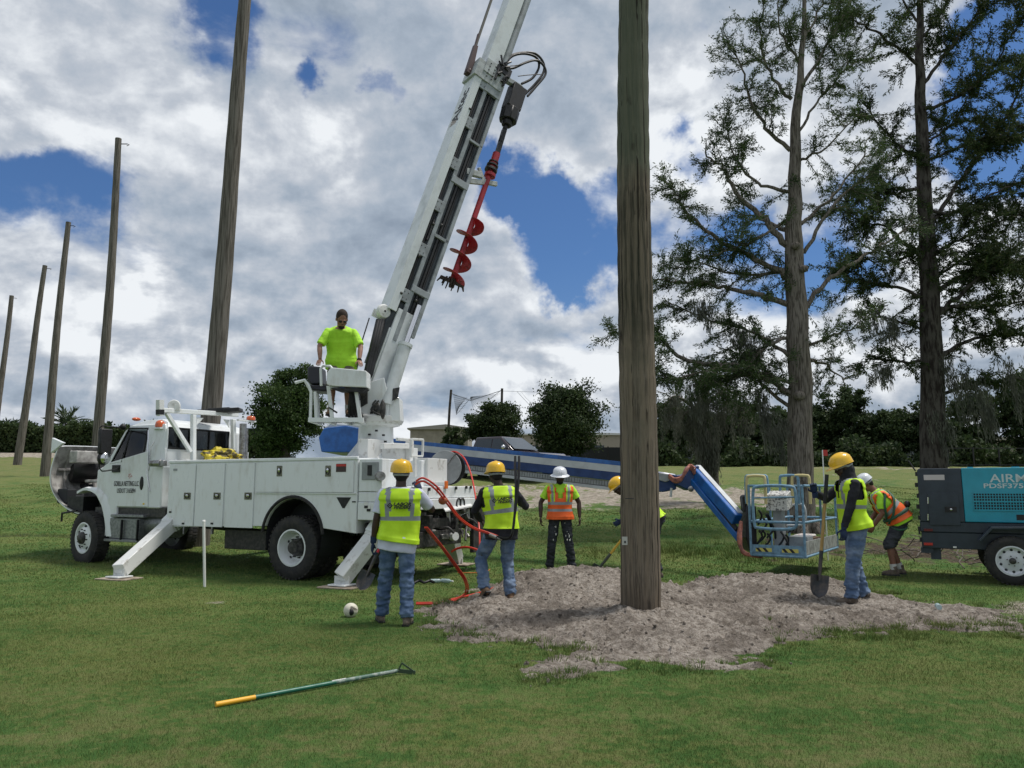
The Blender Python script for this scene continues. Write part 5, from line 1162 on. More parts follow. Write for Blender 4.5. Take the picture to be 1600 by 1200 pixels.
# ================================================================ poles
WOOD = mat('weathered pole wood', (0.175, 0.16, 0.14), 0.9, col2=(0.07, 0.063, 0.053), vs=3.5, stretch=(9, 9, .35), bump=.008, bs=9, spec=.15, detail=8)
WOODN = None
def pole_mat():
    m = bpy.data.materials.new('upright pole wood'); m.use_nodes = True; N = NT(m.node_tree); b = m.node_tree.nodes['Principled BSDF']
    v = m.node_tree.nodes.new('ShaderNodeTexCoord').outputs['Object']; x, y, z = N.sep(v)
    st = N.noise(N.vmath('MULTIPLY', v, (60, 60, 1.6)), 1.0, 8, .7); st2 = N.noise(N.vmath('MULTIPLY', v, (22, 22, .8)), 1.0, 5, .6)
    c = N.mix(N.map(st, .35, .66), (.075, .062, .048), (.20, .17, .135)); c = N.mix(N.map(st2, .42, .62, 0, .7), c, (.24, .195, .145))
    bl_ = N.noise(v, 1.6, 5, .65); c = N.mix(N.map(bl_, .5, .7, 0, .75), c, (.17, .15, .115)); c = N.mix(N.math('MULTIPLY', N.map(N.math('ADD', z, N.math('MULTIPLY', bl_, 1.2)), 5.6, 6.2), .72), c, (.085, .105, .075)); c = N.mix(N.math('MULTIPLY', N.math('MULTIPLY', N.map(N.math('ADD', z, N.math('MULTIPLY', bl_, 2.2)), 3.9, 4.9), N.map(N.math('ADD', z, bl_), 5.9, 5.3)), N.map(st2, .3, .6, .9, .3)), c, (.022, .026, .018))
    vo = m.node_tree.nodes.new('ShaderNodeTexVoronoi'); N.put(vo.inputs['Vector'], N.vmath('MULTIPLY', v, (5.0, 5.0, 1.6))); vo.inputs['Scale'].default_value = 1.0; c = N.mix(N.map(vo.outputs['Distance'], .05, .17, .85, 0), c, (.03, .024, .018)); cr2 = N.noise(N.vmath('MULTIPLY', v, (26, 26, .22)), 1.0, 2, .5); c = N.mix(N.map(cr2, .62, .66, 0, .85), c, (.016, .013, .01))
    c = N.mix(N.math('MULTIPLY', N.map(z, .6, .0), .5), c, (.07, .05, .034)); c = N.mix(N.map(N.noise(N.vmath('MULTIPLY', v, (1, 1, .4)), 2.2, 4, .6), .62, .68, 0, .7), c, (.035, .03, .024))
    N.put(b.inputs['Base Color'], c); b.inputs['Roughness'].default_value = .9; b.inputs['Specular IOR Level'].default_value = .15
    bn = m.node_tree.nodes.new('ShaderNodeBump'); bn.inputs['Distance'].default_value = .012; N.put(bn.inputs['Height'], N.math('ADD', st, N.math('MULTIPLY', bl_, .3))); N.put(b.inputs['Normal'], bn.outputs[0]); return m
def pole(b0, tp0, r0, r1, label, seg=30, m=WOOD, group='netting poles in a row on the left', hooks=True):
    o = thing('wooden_pole', label, 'pole', b0, 0, group); t = Vector(tp0) - Vector(b0); b = MB(); pts = []; rr = []
    s_ = b0[0]
    for i in range(seg + 1): k = i / seg; pts.append(t * k + Vector((.03 * math.sin(k * 6 + s_) , .03 * math.cos(k * 5 + s_), -.3 if i == 0 else 0))); rr.append(r0 + (r1 - r0) * k + .004 * math.sin(i * 2.1))
    b.path(pts, rr, 20); b.build('shaft', m, o, smooth=50)
    if hooks:
        b = MB(); q = t * .985; b.tube(q, q + Vector((r1 + .22, 0, .0)), .02, n=6); b.path([q + Vector((r1 + .2, 0, .0)), q + Vector((r1 + .3, 0, -.03)), q + Vector((r1 + .2, 0, -.08))], .015, 6); b.build('hook', BLACK, o, smooth=50)
    return o
def pol(bx, by, tx, ty, Y, wb, wt_, label, **k):
    a = P(bx, by, Y); a.z = tz(a.x, Y); c = P(tx, ty, Y); return pole(a, c, wb / 2 / FPX * Y, wt_ / 2 / FPX * Y * .97, label, **k)
pol(318, 700, 394, -100, 17.5, 33, 19, 'tallest grey wooden pole rising behind the white truck cab')
pol(153, 705, 186, 217, 28, 17, 10, 'wooden pole standing just left of the truck cab mirror')
pol(70, 728, 106, 347, 40, 14, 8, 'wooden pole third from the left behind the tipped hood')
pol(27, 722, 71, 415, 50, 12, 7, 'wooden pole second from the left edge')
pol(-12, 712, 18, 462, 61, 10, 6.5, 'leftmost and farthest wooden pole cut by the photo edge')
a = G(997, 962, .08); bz = a.copy(); bz.z = 0.0
np_ = pole((a.x, a.y, 0.0), tuple(P(990, -260, a.y) + Vector((0, 0, 0))), 62 / 2 / FPX * a.y * 1.0, 46 / 2 / FPX * a.y, 'thick upright wooden pole freshly set in the dug sand', seg=80, m=pole_mat(), group=None, hooks=False)
b = MB(); q = P(976, 845, a.y - .24) - np_.location; b.box(q + Vector((-.03, -.008, -.045)), q + Vector((.03, .0, .045))); b.build('tag_plate', mat('aluminium tag', (.5, .5, .48), .4, .6), np_); b = MB(); b.box(q + Vector((-.006, -.012, -.025)), q + Vector((.012, -.008, .0))); b.build('tag_mark', BLACK, np_)
b = MB(); q = P(984, 779, a.y - .235) - np_.location; b.box(q + Vector((-.05, -.0, -.004)), q + Vector((.045, .01, .004))); b.build('branding_scar', DARK, np_)
for (bx, by, tx, ty, d) in ((697, 692, 705, 609, 'left thin dark net pole in front of the beige building'), (781, 660, 785, 607, 'right thin dark net pole behind the smaller oak')):
    a = P(bx, by, 72); a.z = tz(a.x, 72); pole(a, P(tx, ty, 72), .14, .11, d, seg=4, m=BARKD, group='thin net poles', hooks=False)
# sagging nets between the far poles
NETM = mat('net cord', (.12, .13, .15), .9)
nt = thing('golf_net', 'torn black golf net sagging between the two thin far poles', 'net', P(745, 640, 72)); b = MB()
def nl(pts, r=.012): b.path([P(x, y, 72) - nt.location for x, y in pts], r, 4, caps=False)
nl(catmull([Vector((706, 615, 0)), Vector((735, 626, 0)), Vector((760, 618, 0)), Vector((784, 610, 0))], 6) and [(706, 615), (735, 626), (784, 610)], .03)
for k in range(14): x = 709 + k * 1.6; nl([(x, 617 + k * .3), (713 + k * .3, 648 - k * .9)])
for k in range(9): nl([(708 + k * .5, 617 + k * 3.4), (734 - k * 1.6, 624 + k * 2.4)])
for k in range(14): nl([(735, 624 - k * .3), (740 + k * 3.2, 640 - k * 1.9)])
nl([(713, 648), (735, 622), (742, 642), (784, 609)], .02); nl([(786, 611), (850, 613)], .015); nl([(808, 612), (834, 640)], .015); nl([(815, 613), (822, 622), (838, 636)], .01)
b.build('net_mesh', NETM, nt, weld=False, fix=False); 

# ================================================================ far buildings
BEIGE = mat('beige metal siding', (.30, .27, .22), .6, var=.2, vs=.8); ROOF = mat('tin roof', (.28, .26, .23), .5); BLD = mat('tan wall', (.33, .29, .24), .7, var=.1, vs=.4); FENCE = mat('dark fence screen', (.02, .022, .026), .9)
def build_box(label, x0, x1_, ytop, ybot, Y, dpt, wall, roofm, pitch=.5, windows=0, rot=0):
    a = P(x0, ytop, Y); c = P(x1_, ytop, Y); z = tz((a.x + c.x) / 2, Y) - .3; Wd = c.x - a.x; Hh = a.z - z
    o = thing('metal_building', label, 'building', ((a.x + c.x) / 2, Y, z), rot); b = MB(); b.box((-Wd / 2, 0, 0), (Wd / 2, dpt, Hh)); b.build('wall', wall, o)
    b = MB(); b.prism([(-Wd / 2 - .3, Hh), (Wd / 2 + .3, Hh), (Wd / 2 + .3, Hh + .15), (Wd * .12, Hh + pitch), (-Wd / 2 - .3, Hh + .15)], lambda p, q: (p, -.3, q), lambda p, q: (p, dpt + .3, q)); b.build('roof', roofm, o)
    b = MB(); n = int(Wd / .5)
    for k in range(n): x = -Wd / 2 + .25 + k * Wd / n; b.box((x, -.03, .1), (x + .08, .0, Hh - .05))
    q = b.build('siding_rib', wall, o); q['kind'] = 'stuff'
    for k in range(windows):
        b = MB(); x = -Wd / 2 + Wd * (k + .5) / windows; b.box((x - .8, -.05, Hh * .45), (x + .8, .02, Hh * .75)); w_ = b.build('window', mat('far window', (.05, .06, .07), .2), o)
    return o
build_box('beige metal shed with low pitched roof behind the small pickup', 641, 731, 671, 700, 84, 9, BEIGE, ROOF, .55)
build_box('long tan building behind the large oak', 806, 1010, 680, 705, 95, 10, BLD, mat('pale roof', (.55, .55, .54), .5), .3, 4)
build_box('pale building glimpsed between the trees right of the cypress trunk', 1330, 1440, 690, 715, 84, 8, mat('pale wall', (.5, .5, .48), .7), ROOF, .4, 3)
build_box('grey building half hidden behind the compressor trees', 1475, 1640, 688, 718, 84, 8, BLD, ROOF, .4, 3)
build_box('dark roofed building behind the mossy tree', 1030, 1180, 696, 715, 84, 8, mat('slate wall', (.12, .12, .13), .7), ROOF, .4, 2)
def far_fence(label, x0, x1_, Y, h, m, post=2.5, mesh=True):
    a = P(x0, 700, Y); c = P(x1_, 700, Y); o = thing('fence', label, 'fence', ((a.x + c.x) / 2, Y, 0)); W_ = c.x - a.x; n = max(2, int(W_ / post))
    for k in range(n + 1): x = -W_ / 2 + W_ * k / n; z = tz(x + o.location.x, Y); b = MB(); b.box((x - .04, -.04, z - .2), (x + .04, .04, z + h)); b.build('post', BLACK, o)
    z0 = tz(o.location.x, Y)
    if mesh: b = MB(); b.box((-W_ / 2, -.015, z0 + .05), (W_ / 2, .015, z0 + h - .05)); b.build('screen', m, o)
    else:
        for zz_ in (.1, h - .05): b = MB(); b.box((-W_ / 2, -.02, z0 + zz_), (W_ / 2, .02, z0 + zz_ + .05)); b.build('rail', BLACK, o)
    return o
far_fence('dark screened fence below the large oak and left of the pole', 800, 1000, 66, 1.9, FENCE); far_fence('thin dark rail fence along the right edge of the field', 1440, 1640, 53.5, 1.3, FENCE, 1.5, False)
# pickup on the bank
pk = P(770, 735, 38); PKC = mat('dark pickup paint', (.035, .022, .028), .25, coat=.6)
pu = thing('pickup_truck', 'dark crew cab pickup parked on the bank beyond the blue boom', 'pickup', (pk.x + .55, 38, tz(pk.x, 38)), R(-38)); pu.scale = (1.1, 1.1, 1.1)
body = [(-2.9, .55), (-2.9, 1.25), (-1.2, 1.25), (-1.1, 1.32), (1.05, 1.30), (1.3, 1.22), (2.6, 1.12), (2.85, .95), (2.9, .5), (2.4, .42), (-2.5, .45)]
b = MB(); b.prism(body, lambda a, c: (a, -.98, c), lambda a, c: (a, .98, c)); b.build('body', PKC, pu, bevel=.05, seg=2, smooth=40)
b = MB(); 
def cabp(w, z0, z1): return [(-1.15, -w, z0), (1.25, -w, z0), (1.25, w, z0), (-1.15, w, z0), (-.95, -w + .16, z1), (.45, -w + .16, z1), (.45, w - .16, z1), (-.95, w - .16, z1)]
b.hexa(cabp(.95, 1.25, 1.88)); b.build('cab', PKC, pu, bevel=.04, seg=2, smooth=40)
PG = mat('dark window glass', (.02, .025, .03), .05, coat=1.0)
for s in (-1, 1):
    b = MB(); b.hexa([(-.95, s * .93, 1.32), (.0, s * .93, 1.32), (.0, s * .945, 1.32), (-.95, s * .945, 1.32), (-.85, s * .825, 1.78), (.0, s * .825, 1.78), (.0, s * .84, 1.78), (-.85, s * .84, 1.78)]); b.build('side_window', PG, pu)
    b = MB(); b.hexa([(.06, s * .93, 1.32), (.95, s * .93, 1.32), (.95, s * .945, 1.32), (.06, s * .945, 1.32), (.06, s * .825, 1.78), (.45, s * .825, 1.78), (.45, s * .84, 1.78), (.06, s * .84, 1.78)]); b.build('side_window', PG, pu)
    b = MB(); b.ell((.85, s * 1.1, 1.38), (.08, .12, .12)); b.build('mirror', CHROME, pu, smooth=60)
    for u in (-1.85, 1.95): wheel(pu, 'wheel', (u, s * .99, .40), (0, s, 0), r=.40, wdt=.26, rimr=.26, style='trailer', rim_m=STEEL, lugs=20)
    b = MB(); b.box((2.78, s * .6, .85), (2.92, s * .95, 1.02)); b.build('headlight', CHROME, pu); b = MB(); b.box((-2.93, s * .8, .8), (-2.88, s * .97, 1.15)); b.build('tail_light', SREDM, pu)
b = MB(); b.hexa([(1.24, -.85, 1.32), (1.24, .85, 1.32), (1.27, .85, 1.32), (1.27, -.85, 1.32), (.52, -.74, 1.83), (.52, .74, 1.83), (.55, .74, 1.83), (.55, -.74, 1.83)]); b.build('windscreen', mat('dark windscreen', (.05, .06, .07), .08, coat=.6), pu)
b = MB(); b.box((2.86, -.6, .6), (2.93, .6, .98)); b.build('grille', BLACK, pu)

# ================================================================ blue boom lift
LBLUE = mat('lift blue paint', (.012, .12, .42), .35, var=.35, vs=5, coat=.2); DBLUE = mat('lift dark blue', (.01, .045, .17), .4, var=.3, vs=5); SBLUE = mat('faded rail blue', (.16, .30, .42), .5, var=.35, vs=14)
LWHITE = mat('lift pale stripe', (.50, .53, .55), .45, var=.15, vs=4); TRAY = mat('chain tray', (.10, .11, .12), .6, col2=(.2, .19, .17), vs=20)
lo = Vector((-3.4, 18.6, tz(-3.4, 18.6)))
lift = thing('boom_lift', 'blue telescopic boom lift stretched low from behind the truck to its caged platform', 'boom lift', lo)
def lp(px, py, Y): return P(px, py, Y) - lo
def wpoly(pts, Y0, Y1, b):
    n = len(pts); vs = [lp(x, y, Y0) for x, y in pts]; vs += [v + Vector((0, Y1 - Y0, 0)) for v in vs]
    b.add(vs, [tuple(range(n)), tuple(range(2 * n - 1, n - 1, -1))] + [(i, i + n, (i + 1) % n + n, (i + 1) % n) for i in range(n)])
b = MB(); wpoly([(498, 684), (506, 669), (540, 665), (580, 673), (586, 690), (572, 707), (502, 706)], 17.4, 19.6, b); cw = b.build('counterweight', LBLUE, lift, bevel=.012)
b = MB(); wpoly([(506, 669), (516, 660), (560, 663), (580, 673)], 17.6, 19.4, b); b.build('engine_cover', LWHITE, lift, bevel=.03)
b = MB(); b.box((-1.0, -1.3, .45), (1.6, 1.2, .85)); b.lathe([(.6, .85), (.6, 1.2)], (0.2, 0, 0), (0, 0, 1), 24); b.box((-.8, -1.0, 1.1), (1.4, .9, 1.7)); b.build('chassis', DBLUE, lift, bevel=.03)
for x in (-.9, 1.5):
    for s in (-1, 1): wheel(lift, 'wheel', (x, s * 1.45, .46), (0, s, 0), r=.46, wdt=.35, rimr=.26, style='trailer', rim_m=LWHITE, lugs=22)
bL, bR = lp(600, 697.5, 17.4), lp(1014, 741.5, 14.8); bd = (bR - bL).normalized(); bs = bd.cross(Vector((0, 0, 1))).normalized(); bu = bs.cross(bd)
if bs.y > 0: bs = -bs
Lb = (bR - bL).length
def bxx(b, s0, s1, h0, h1, w0, w1):
    q = lambda s, h, w: bL + bd * s + bu * h + bs * w
    return b.hexa([q(s0, h0, w0), q(s0, h0, w1), q(s0, h1, w1), q(s0, h1, w0), q(s1, h0, w0), q(s1, h0, w1), q(s1, h1, w1), q(s1, h1, w0)])
b = MB(); bxx(b, 0, Lb, -.19, .19, -.18, .18); mb = b.build('main_boom', DBLUE, lift, bevel=.01)
b = MB(); bxx(b, 0, Lb - .01, .115, .195, -.185, .187); b.build('boom_top_stripe', LBLUE, mb); b = MB(); bxx(b, .3, Lb - .02, -.02, .113, .15, .186); b.build('boom_white_stripe', LWHITE, mb)
b = MB(); bxx(b, .6, Lb - .2, -.31, -.20, -.05, .15); b.build('cable_tray', TRAY, mb)
b = MB()
n = 90
for k in range(n): s = .65 + (Lb - 1.0) * k / n; bxx(b, s, s + .045, -.30, -.21, .15, .165)
q = b.build('tray_link', GREYP, mb); q['kind'] = 'stuff'
b = MB(); bxx(b, .6, Lb - .6, -.375, -.315, -.06, .17); b.build('tray_rail', LWHITE, mb, bevel=.004)
for s in (2.2, 4.4, 6.6): b = MB(); bxx(b, s, s + .04, -.37, -.2, .16, .19); b.build('tray_bracket', LWHITE, mb)
# boom head and knuckle
b = MB(); wpoly([(1012, 735), (1032, 737), (1057, 741), (1057, 765), (1036, 769), (1012, 767)], 14.55, 14.9, b); bh = b.build('boom_head', DBLUE, lift, bevel=.02)
b = MB(); wpoly([(1014, 738), (1026, 739), (1026, 749), (1014, 747)], 14.50, 14.56, b); b.build('hose_guard', GREYP, bh, bevel=.005); b = MB(); wpoly([(1030, 739), (1046, 741), (1046, 751), (1040, 753), (1030, 750)], 14.50, 14.56, b); b.build('hose_guard', GREYP, bh, bevel=.005)
b = MB(); wpoly([(1056, 742), (1072, 741), (1078, 728), (1092, 727), (1096, 738), (1088, 762), (1078, 767), (1056, 757)], 14.35, 14.75, b); kn = b.build('knuckle', DBLUE, lift, bevel=.02)
b = MB(); q = lp(1079, 764, 14.3); b.lathe([(0, 0), (.05, 0), (.055, .03), (.03, .05), (0, .05)], q, (0, -1, 0), 14); b.build('pivot_pin', STEEL, kn, smooth=40)
HOSEB = mat('faded hose wrap', (.36, .13, .09), .7, col2=(.16, .07, .06), vs=12)
b = MB()
for k in range(5): b.path(catmull([lp(1046, 742 + k, 14.45), lp(1054, 748 + k * 1.2, 14.3), lp(1064, 746 + k, 14.25), lp(1072, 737 - k, 14.25), lp(1078, 727 + k, 14.35), lp(1086, 733 + k * 2, 14.3)], 5), .028, 6)
b.build('knuckle_hose', HOSEB, lift, smooth=60)
b = MB(); j0, j1 = lp(1086, 737, 14.45), lp(1152, 812, 13.35); b.bar(j0, j1, .16, .20); jib = b.build('jib', LBLUE, lift, bevel=.012); b = MB(); b.bar(j0 + Vector((.06, 0, .115)), j1 + Vector((.06, 0, .115)), .10, .02); b.build('jib_top_plate', LWHITE, jib)
b = MB(); b.bar(lp(1081, 751, 14.4), lp(1156, 842, 13.3), .10, .11); b.build('jib_link', LBLUE, lift, bevel=.01); b = MB(); b.tube(lp(1088, 752, 14.42), lp(1152, 828, 13.34), .045, n=10); b.build('jib_cylinder', DARK, lift, smooth=50)
# platform
C0 = Vector((4.67, 12.5, .40)) - lo; eL = Vector((.557, .83, 0)).normalized(); eW = Vector((-eL.y, eL.x, 0)); PLn, PWd, PH = 2.45, .86, 1.13
def q_(l, w, z): return C0 + eL * l + eW * w + Vector((0, 0, z))
b = MB(); b.hexa([q_(0, 0, .0), q_(PLn, 0, .0), q_(PLn, PWd, 0), q_(0, PWd, 0), q_(0, 0, .04), q_(PLn, 0, .04), q_(PLn, PWd, .04), q_(0, PWd, .04)]); pf = b.build('platform_deck', SBLUE, lift)
b = MB(); rr = .021
b.path([q_(0, 0, 0), q_(PLn, 0, 0), q_(PLn, PWd, 0), q_(0, PWd, 0)], rr, 8, closed=True)
b.path([q_(0.0, -.02, PH), q_(PLn, 0, PH), q_(PLn, PWd, PH), q_(0, PWd, PH)], rr, 8, closed=False)
b.path([q_(0, 0, PH * .48), q_(PLn, 0, PH * .48), q_(PLn, PWd, PH * .48), q_(0, PWd, PH * .48)], rr, 8, closed=True)
for l in (0, PLn * .5, PLn):
    for w in (0, PWd): b.path([q_(l, w, 0), q_(l, w, PH)], rr, 8)
b.path([q_(PLn * .5, 0, PH), q_(PLn * .5, 0, PH * .48)], rr, 8); b.path([q_(0, PWd, PH), q_(0, PWd * .82, PH)], rr, 8)
b.build('guard_rail', SBLUE, pf, smooth=60)
b = MB(); g_ = [(.10, .52), (.10, 1.02), (.2, 1.12), (.68, 1.12), (.78, 1.02), (.78, .52), (.68, .44), (.2, .44)]
b.path(catmull([q_(-.03, w, z + .0) for w, z in g_ + g_[:1]], 4)[:-1], .026, 8, closed=True); b.path([q_(-.03, .1, .95), q_(-.03, .78, .93)], .014, 6); b.build('gate_frame', SBLUE, pf, smooth=60)
b = MB(); b.hexa([q_(-.005, 0, .04), q_(.015, 0, .04), q_(.015, PWd, .04), q_(-.005, PWd, .04), q_(-.005, 0, .17), q_(.015, 0, .17), q_(.015, PWd, .17), q_(-.005, PWd, .17)]); tb_ = b.build('toe_board', SBLUE, pf)
HAZ = mat('hazard yellow', (.55, .50, .12), .5)
for w0 in (.10, .52):
    b = MB(); b.hexa([q_(-.009, w0, .06), q_(-.006, w0, .06), q_(-.006, w0 + .26, .06), q_(-.009, w0 + .26, .06), q_(-.009, w0, .12), q_(-.006, w0, .12), q_(-.006, w0 + .26, .12), q_(-.009, w0 + .26, .12)]); h_ = b.build('hazard_strip', HAZ, tb_)
    b = MB()
    for k in range(2): w = w0 + .05 + .11 * k; b.hexa([q_(-.012, w, .06), q_(-.009, w, .06), q_(-.009, w + .05, .06), q_(-.012, w + .05, .06), q_(-.012, w + .05, .12), q_(-.009, w + .05, .12), q_(-.009, w + .1, .12), q_(-.012, w + .1, .12)])
    b.build('hazard_bar', BLACK, tb_)
ALU = mat('scuffed aluminium', (.42, .43, .42), .5, .4, col2=(.22, .22, .21), vs=10)
b = MB(); b.hexa([q_(0.02, -.006, .03), q_(PLn, -.006, .03), q_(PLn, .012, .03), q_(0.02, .012, .03), q_(0.02, -.006, .24), q_(PLn, -.006, .24), q_(PLn, .012, .24), q_(0.02, .012, .24)]); b.build('kick_plate', ALU, pf)
b = MB(); b.box((0, 0, 0), (.001, .001, .001)) if False else None
b.hexa([q_(.25, .40, .04), q_(.25, .55, .04), q_(.45, .55, .04), q_(.45, .40, .04), q_(.25, .40, .78), q_(.25, .55, .78), q_(.45, .55, .78), q_(.45, .40, .78)]); b.build('control_post', GREYP, lift, bevel=.01)
b = MB(); b.hexa([q_(.12, .28, .72), q_(.12, .62, .72), q_(.5, .62, .78), q_(.5, .28, .78), q_(.12, .28, .98), q_(.12, .62, .98), q_(.4, .62, 1.05), q_(.4, .28, 1.05)]); cbx = b.build('control_box', mat('decal covered box', (.55, .55, .53), .5, col2=(.12, .12, .12), vs=26, thr=(.52, .56)), lift, bevel=.01)
b = MB(); b.hexa([q_(.4, .05, .04), q_(.4, .35, .04), q_(.8, .35, .04), q_(.8, .05, .04), q_(.4, .05, .30), q_(.4, .35, .30), q_(.8, .35, .30), q_(.8, .05, .30)]); b.build('floor_box', GREYP, lift, bevel=.01)
b = MB()
for k in range(16): q = q_(random.uniform(.05, .4), random.uniform(.2, .8), random.uniform(.3, .75)); b.path(catmull([q, q + Vector((.05, 0, -.1)), q + Vector((random.uniform(-.1, .1), .05, -.25))], 3), .018, 6)
b.build('control_cable', BLACK, lift, smooth=60)
b = MB(); wpoly([(1160, 775), (1168, 772), (1169, 803), (1163, 800)], 13.3, 13.5, b); wpoly([(1168, 790), (1182, 790), (1184, 862), (1172, 862), (1166, 840)], 13.2, 13.6, b); b.build('rotator', BLACK, lift, bevel=.03, seg=2)
b = MB()
for k in range(4): b.path(catmull([lp(1158, 815 + k * 3, 13.2), lp(1154 + k, 840, 13.1), lp(1160, 860 + k, 13.05), lp(1176, 868, 13.0), lp(1190, 867 + k, 13.05)], 4), .03, 6)
b.build('rotator_hose', HOSEB, lift, smooth=60)
YB = mat('faded yellow pad', (.55, .47, .22), .6)
def hoop(w0, w1, l, hz_, m, nm):
    b = MB(); b.path(catmull([q_(l, w0, PH - .3), q_(l, w0, PH + hz_ - .06), q_(l, w0 + (w1 - w0) * .15, PH + hz_), q_(l, w0 + (w1 - w0) * .85, PH + hz_), q_(l, w1, PH + hz_ - .06), q_(l, w1, PH - .3)], 3), .024, 8); b.build(nm, m, pf, smooth=60)
hoop(.98, .62, .25, .17, SBLUE, 'control_hoop'); hoop(.90, .60, .05, .16, YB, 'padded_hoop'); hoop(.30, .02, .6, .17, YB, 'padded_hoop'); hoop(.5, .2, .6, .17, SBLUE, 'control_hoop')
b = MB(); q = q_(.9, .5, .85); b.ell(q, (.12, .12, .14), 12, 8); b.build('red_lanyard_reel', mat('orange red plastic', (.45, .08, .03), .5), lift, smooth=60)
b = MB(); b.path(catmull([q_(.9, .4, .8), q_(.9, .2, .8), q_(.9, .2, .5), q_(.9, .5, .45)], 4), .016, 6); b.build('inner_rail', LWHITE, lift, smooth=60)
w = lo + q_(1.25, .3, .042); cb_ = thing('cardboard_box', 'brown cardboard box on the blue platform floor', 'box', w, .9); b = MB(); b.box((-.3, -.2, 0), (.3, .2, .20)); b.build('carton', mat('cardboard', (.20, .12, .07), .8, var=.3), cb_)
b = MB(); b.box((-.22, -.15, .20), (.2, .12, .25)); b.build('paper_bag', mat('printed paper', (.6, .58, .55), .7, col2=(.3, .1, .1), vs=25, thr=(.55, .6)), cb_, bevel=.02)

# ================================================================ air compressor trailer
TEAL = mat('compressor teal', (.012, .30, .42), .35, var=.12, vs=3, coat=.3); NAVY = mat('compressor navy', (.022, .034, .052), .42, var=.25, vs=6, coat=.15)
ca = R(-28); C1 = P(1441, 857, 12.95); C1.z = 0
comp = thing('air_compressor_trailer', 'teal and navy towable air compressor at the right edge of the photo', 'compressor', (C1.x, C1.y, tz(C1.x, 12.9)), ca)
CM = Matrix.Rotation(ca, 4, 'Z'); CM.translation = comp.location; CI = CM.inverted(); cn_ = CM.to_3x3() @ Vector((0, -1, 0))
def cp(px, py, y=0.0): return CI @ onplane(px, py, comp.location + cn_ * (-y), cn_)
def cpl(pts, y0, y1, b):
    q = [cp(x, y, 0) for x, y in pts]; b.prism([(v.x, v.z) for v in q], lambda a, c: (a, y0, c), lambda a, c: (a, y1, c))
zt, zm, zb = cp(1445, 732).z, cp(1508, 816).z, cp(1460, 857).z; xr = 2.9; xd0, xd1 = cp(1501, 732).x, cp(1508, 816).x
b = MB(); b.prism([(0, zm), (0, zt - .03), (.03, zt), (xd0, zt), (xd1, zm)], lambda a, c: (a, 0, c), lambda a, c: (a, 1.35, c)); b.build('rear_canopy', NAVY, comp, bevel=.012, seg=2)
b = MB(); b.prism([(xd1 + .004, zm + .004), (xd0 + .004, zt + .004), (xr, zt + .004), (xr + .1, zt - .2), (xr + .1, zm + .004)], lambda a, c: (a, -.004, c), lambda a, c: (a, 1.354, c)); b.build('side_canopy', TEAL, comp, bevel=.012, seg=2)
b = MB(); b.box((-.01, .01, zm - .17), (xr, 1.34, zm)); b.box((.0, .03, zb), (xr - .1, 1.3, zm - .17)); b.build('lower_frame', NAVY, comp, bevel=.01)
q0, q1 = cp(1449, 770), cp(1501, 821); b = MB(); b.box((q0.x, -.012, q1.z), (q1.x, -.0, q0.z)); dr_ = b.build('access_door', NAVY, comp, bevel=.003)
q = cp(1486, 796); b = MB(); b.box((q.x - .09, -.018, q.z - .045), (q.x + .08, -.012, q.z + .045)); b.build('door_latch', BLACK, dr_, bevel=.005); b = MB(); b.ell((q.x, -.02, q.z), (.02, .01, .02)); b.build('latch_button', CHROME, dr_, smooth=60)
for (y0, y1) in ((777, 787), (803, 813)): a = cp(1450, y0); c = cp(1450, y1); b = MB(); b.tube((a.x, -.02, a.z), (c.x, -.02, c.z), .012, n=8); b.build('door_hinge', CHROME, dr_, smooth=60)
a, c = cp(1443, 742), cp(1476, 750); b = MB(); b.box((a.x, -.006, c.z), (c.x, -.0, a.z)); b.build('notice_plate', mat('pale notice', (.55, .5, .5), .5), comp)
a, c = cp(1520, 770), cp(1612, 798); b = MB(); b.box((a.x, -.007, c.z), (c.x, -.0045, a.z)); gr_ = b.build('grille', DARK, comp)  # flat dark sheet, shade of the openings behind the bars put in as colour
n = 20
for k in range(n + 1): x = a.x + (c.x - a.x) * k / n; b = MB(); b.box((x - .006, -.016, c.z), (x + .006, -.007, a.z)); b.build('grille_bar', TEAL, gr_)
for k in range(7): z = c.z + (a.z - c.z) * k / 6; t = .012 if k in (0, 3, 6) else .006; b = MB(); b.box((a.x, -.018, z - t), (c.x, -.0165, z + t)); b.build('grille_bar', TEAL, gr_)
PALE = mat('pale lettering', (.55, .62, .64), .5)
q = cp(1546, 748); hgt = cp(1560, 741).z - cp(1560, 754).z; 
t_ = text('lettering', 'AIRMAN', hgt * 1.40, frame((0, 0, 0), (1, 0, 0), (0, 0, 1)), PALE, comp, sx=1.2, bold=.002)
xs_ = [v.co.x for v in t_.data.vertices]; t_.data.transform(Matrix.Translation((q.x - min(xs_), -.008, q.z)))
q = cp(1537, 759.5); t_ = text('lettering', 'PDSF375D', hgt * .78, frame((0, 0, 0), (1, 0, 0), (0, 0, 1)), PALE, comp, sx=1.45, bold=.002)
xs_ = [v.co.x for v in t_.data.vertices]; t_.data.transform(Matrix.Translation((q.x - min(xs_), -.008, q.z)))
b = MB(); a, c = cp(1588, 804), cp(1620, 813); b.box((a.x, -.014, c.z), (c.x, -.004, a.z)); b.build('door_latch', BLACK, comp)
for (x0, x1_) in ((1512, 1521), (1582, 1594)): a, c = cp(x0, 731), cp(x1_, 731); b = MB(); b.box((a.x, .1, zt), (c.x, .2, zt + .02)); b.build('lifting_lug', TEAL, comp)
b = MB(); cpl([(1527, 843), (1531, 845), (1549, 826), (1640, 826), (1640, 822), (1547, 822)], -.26, -.02, b); b.build('fender', NAVY, comp, bevel=.006)
q = cp(1582, 870, -.25); 
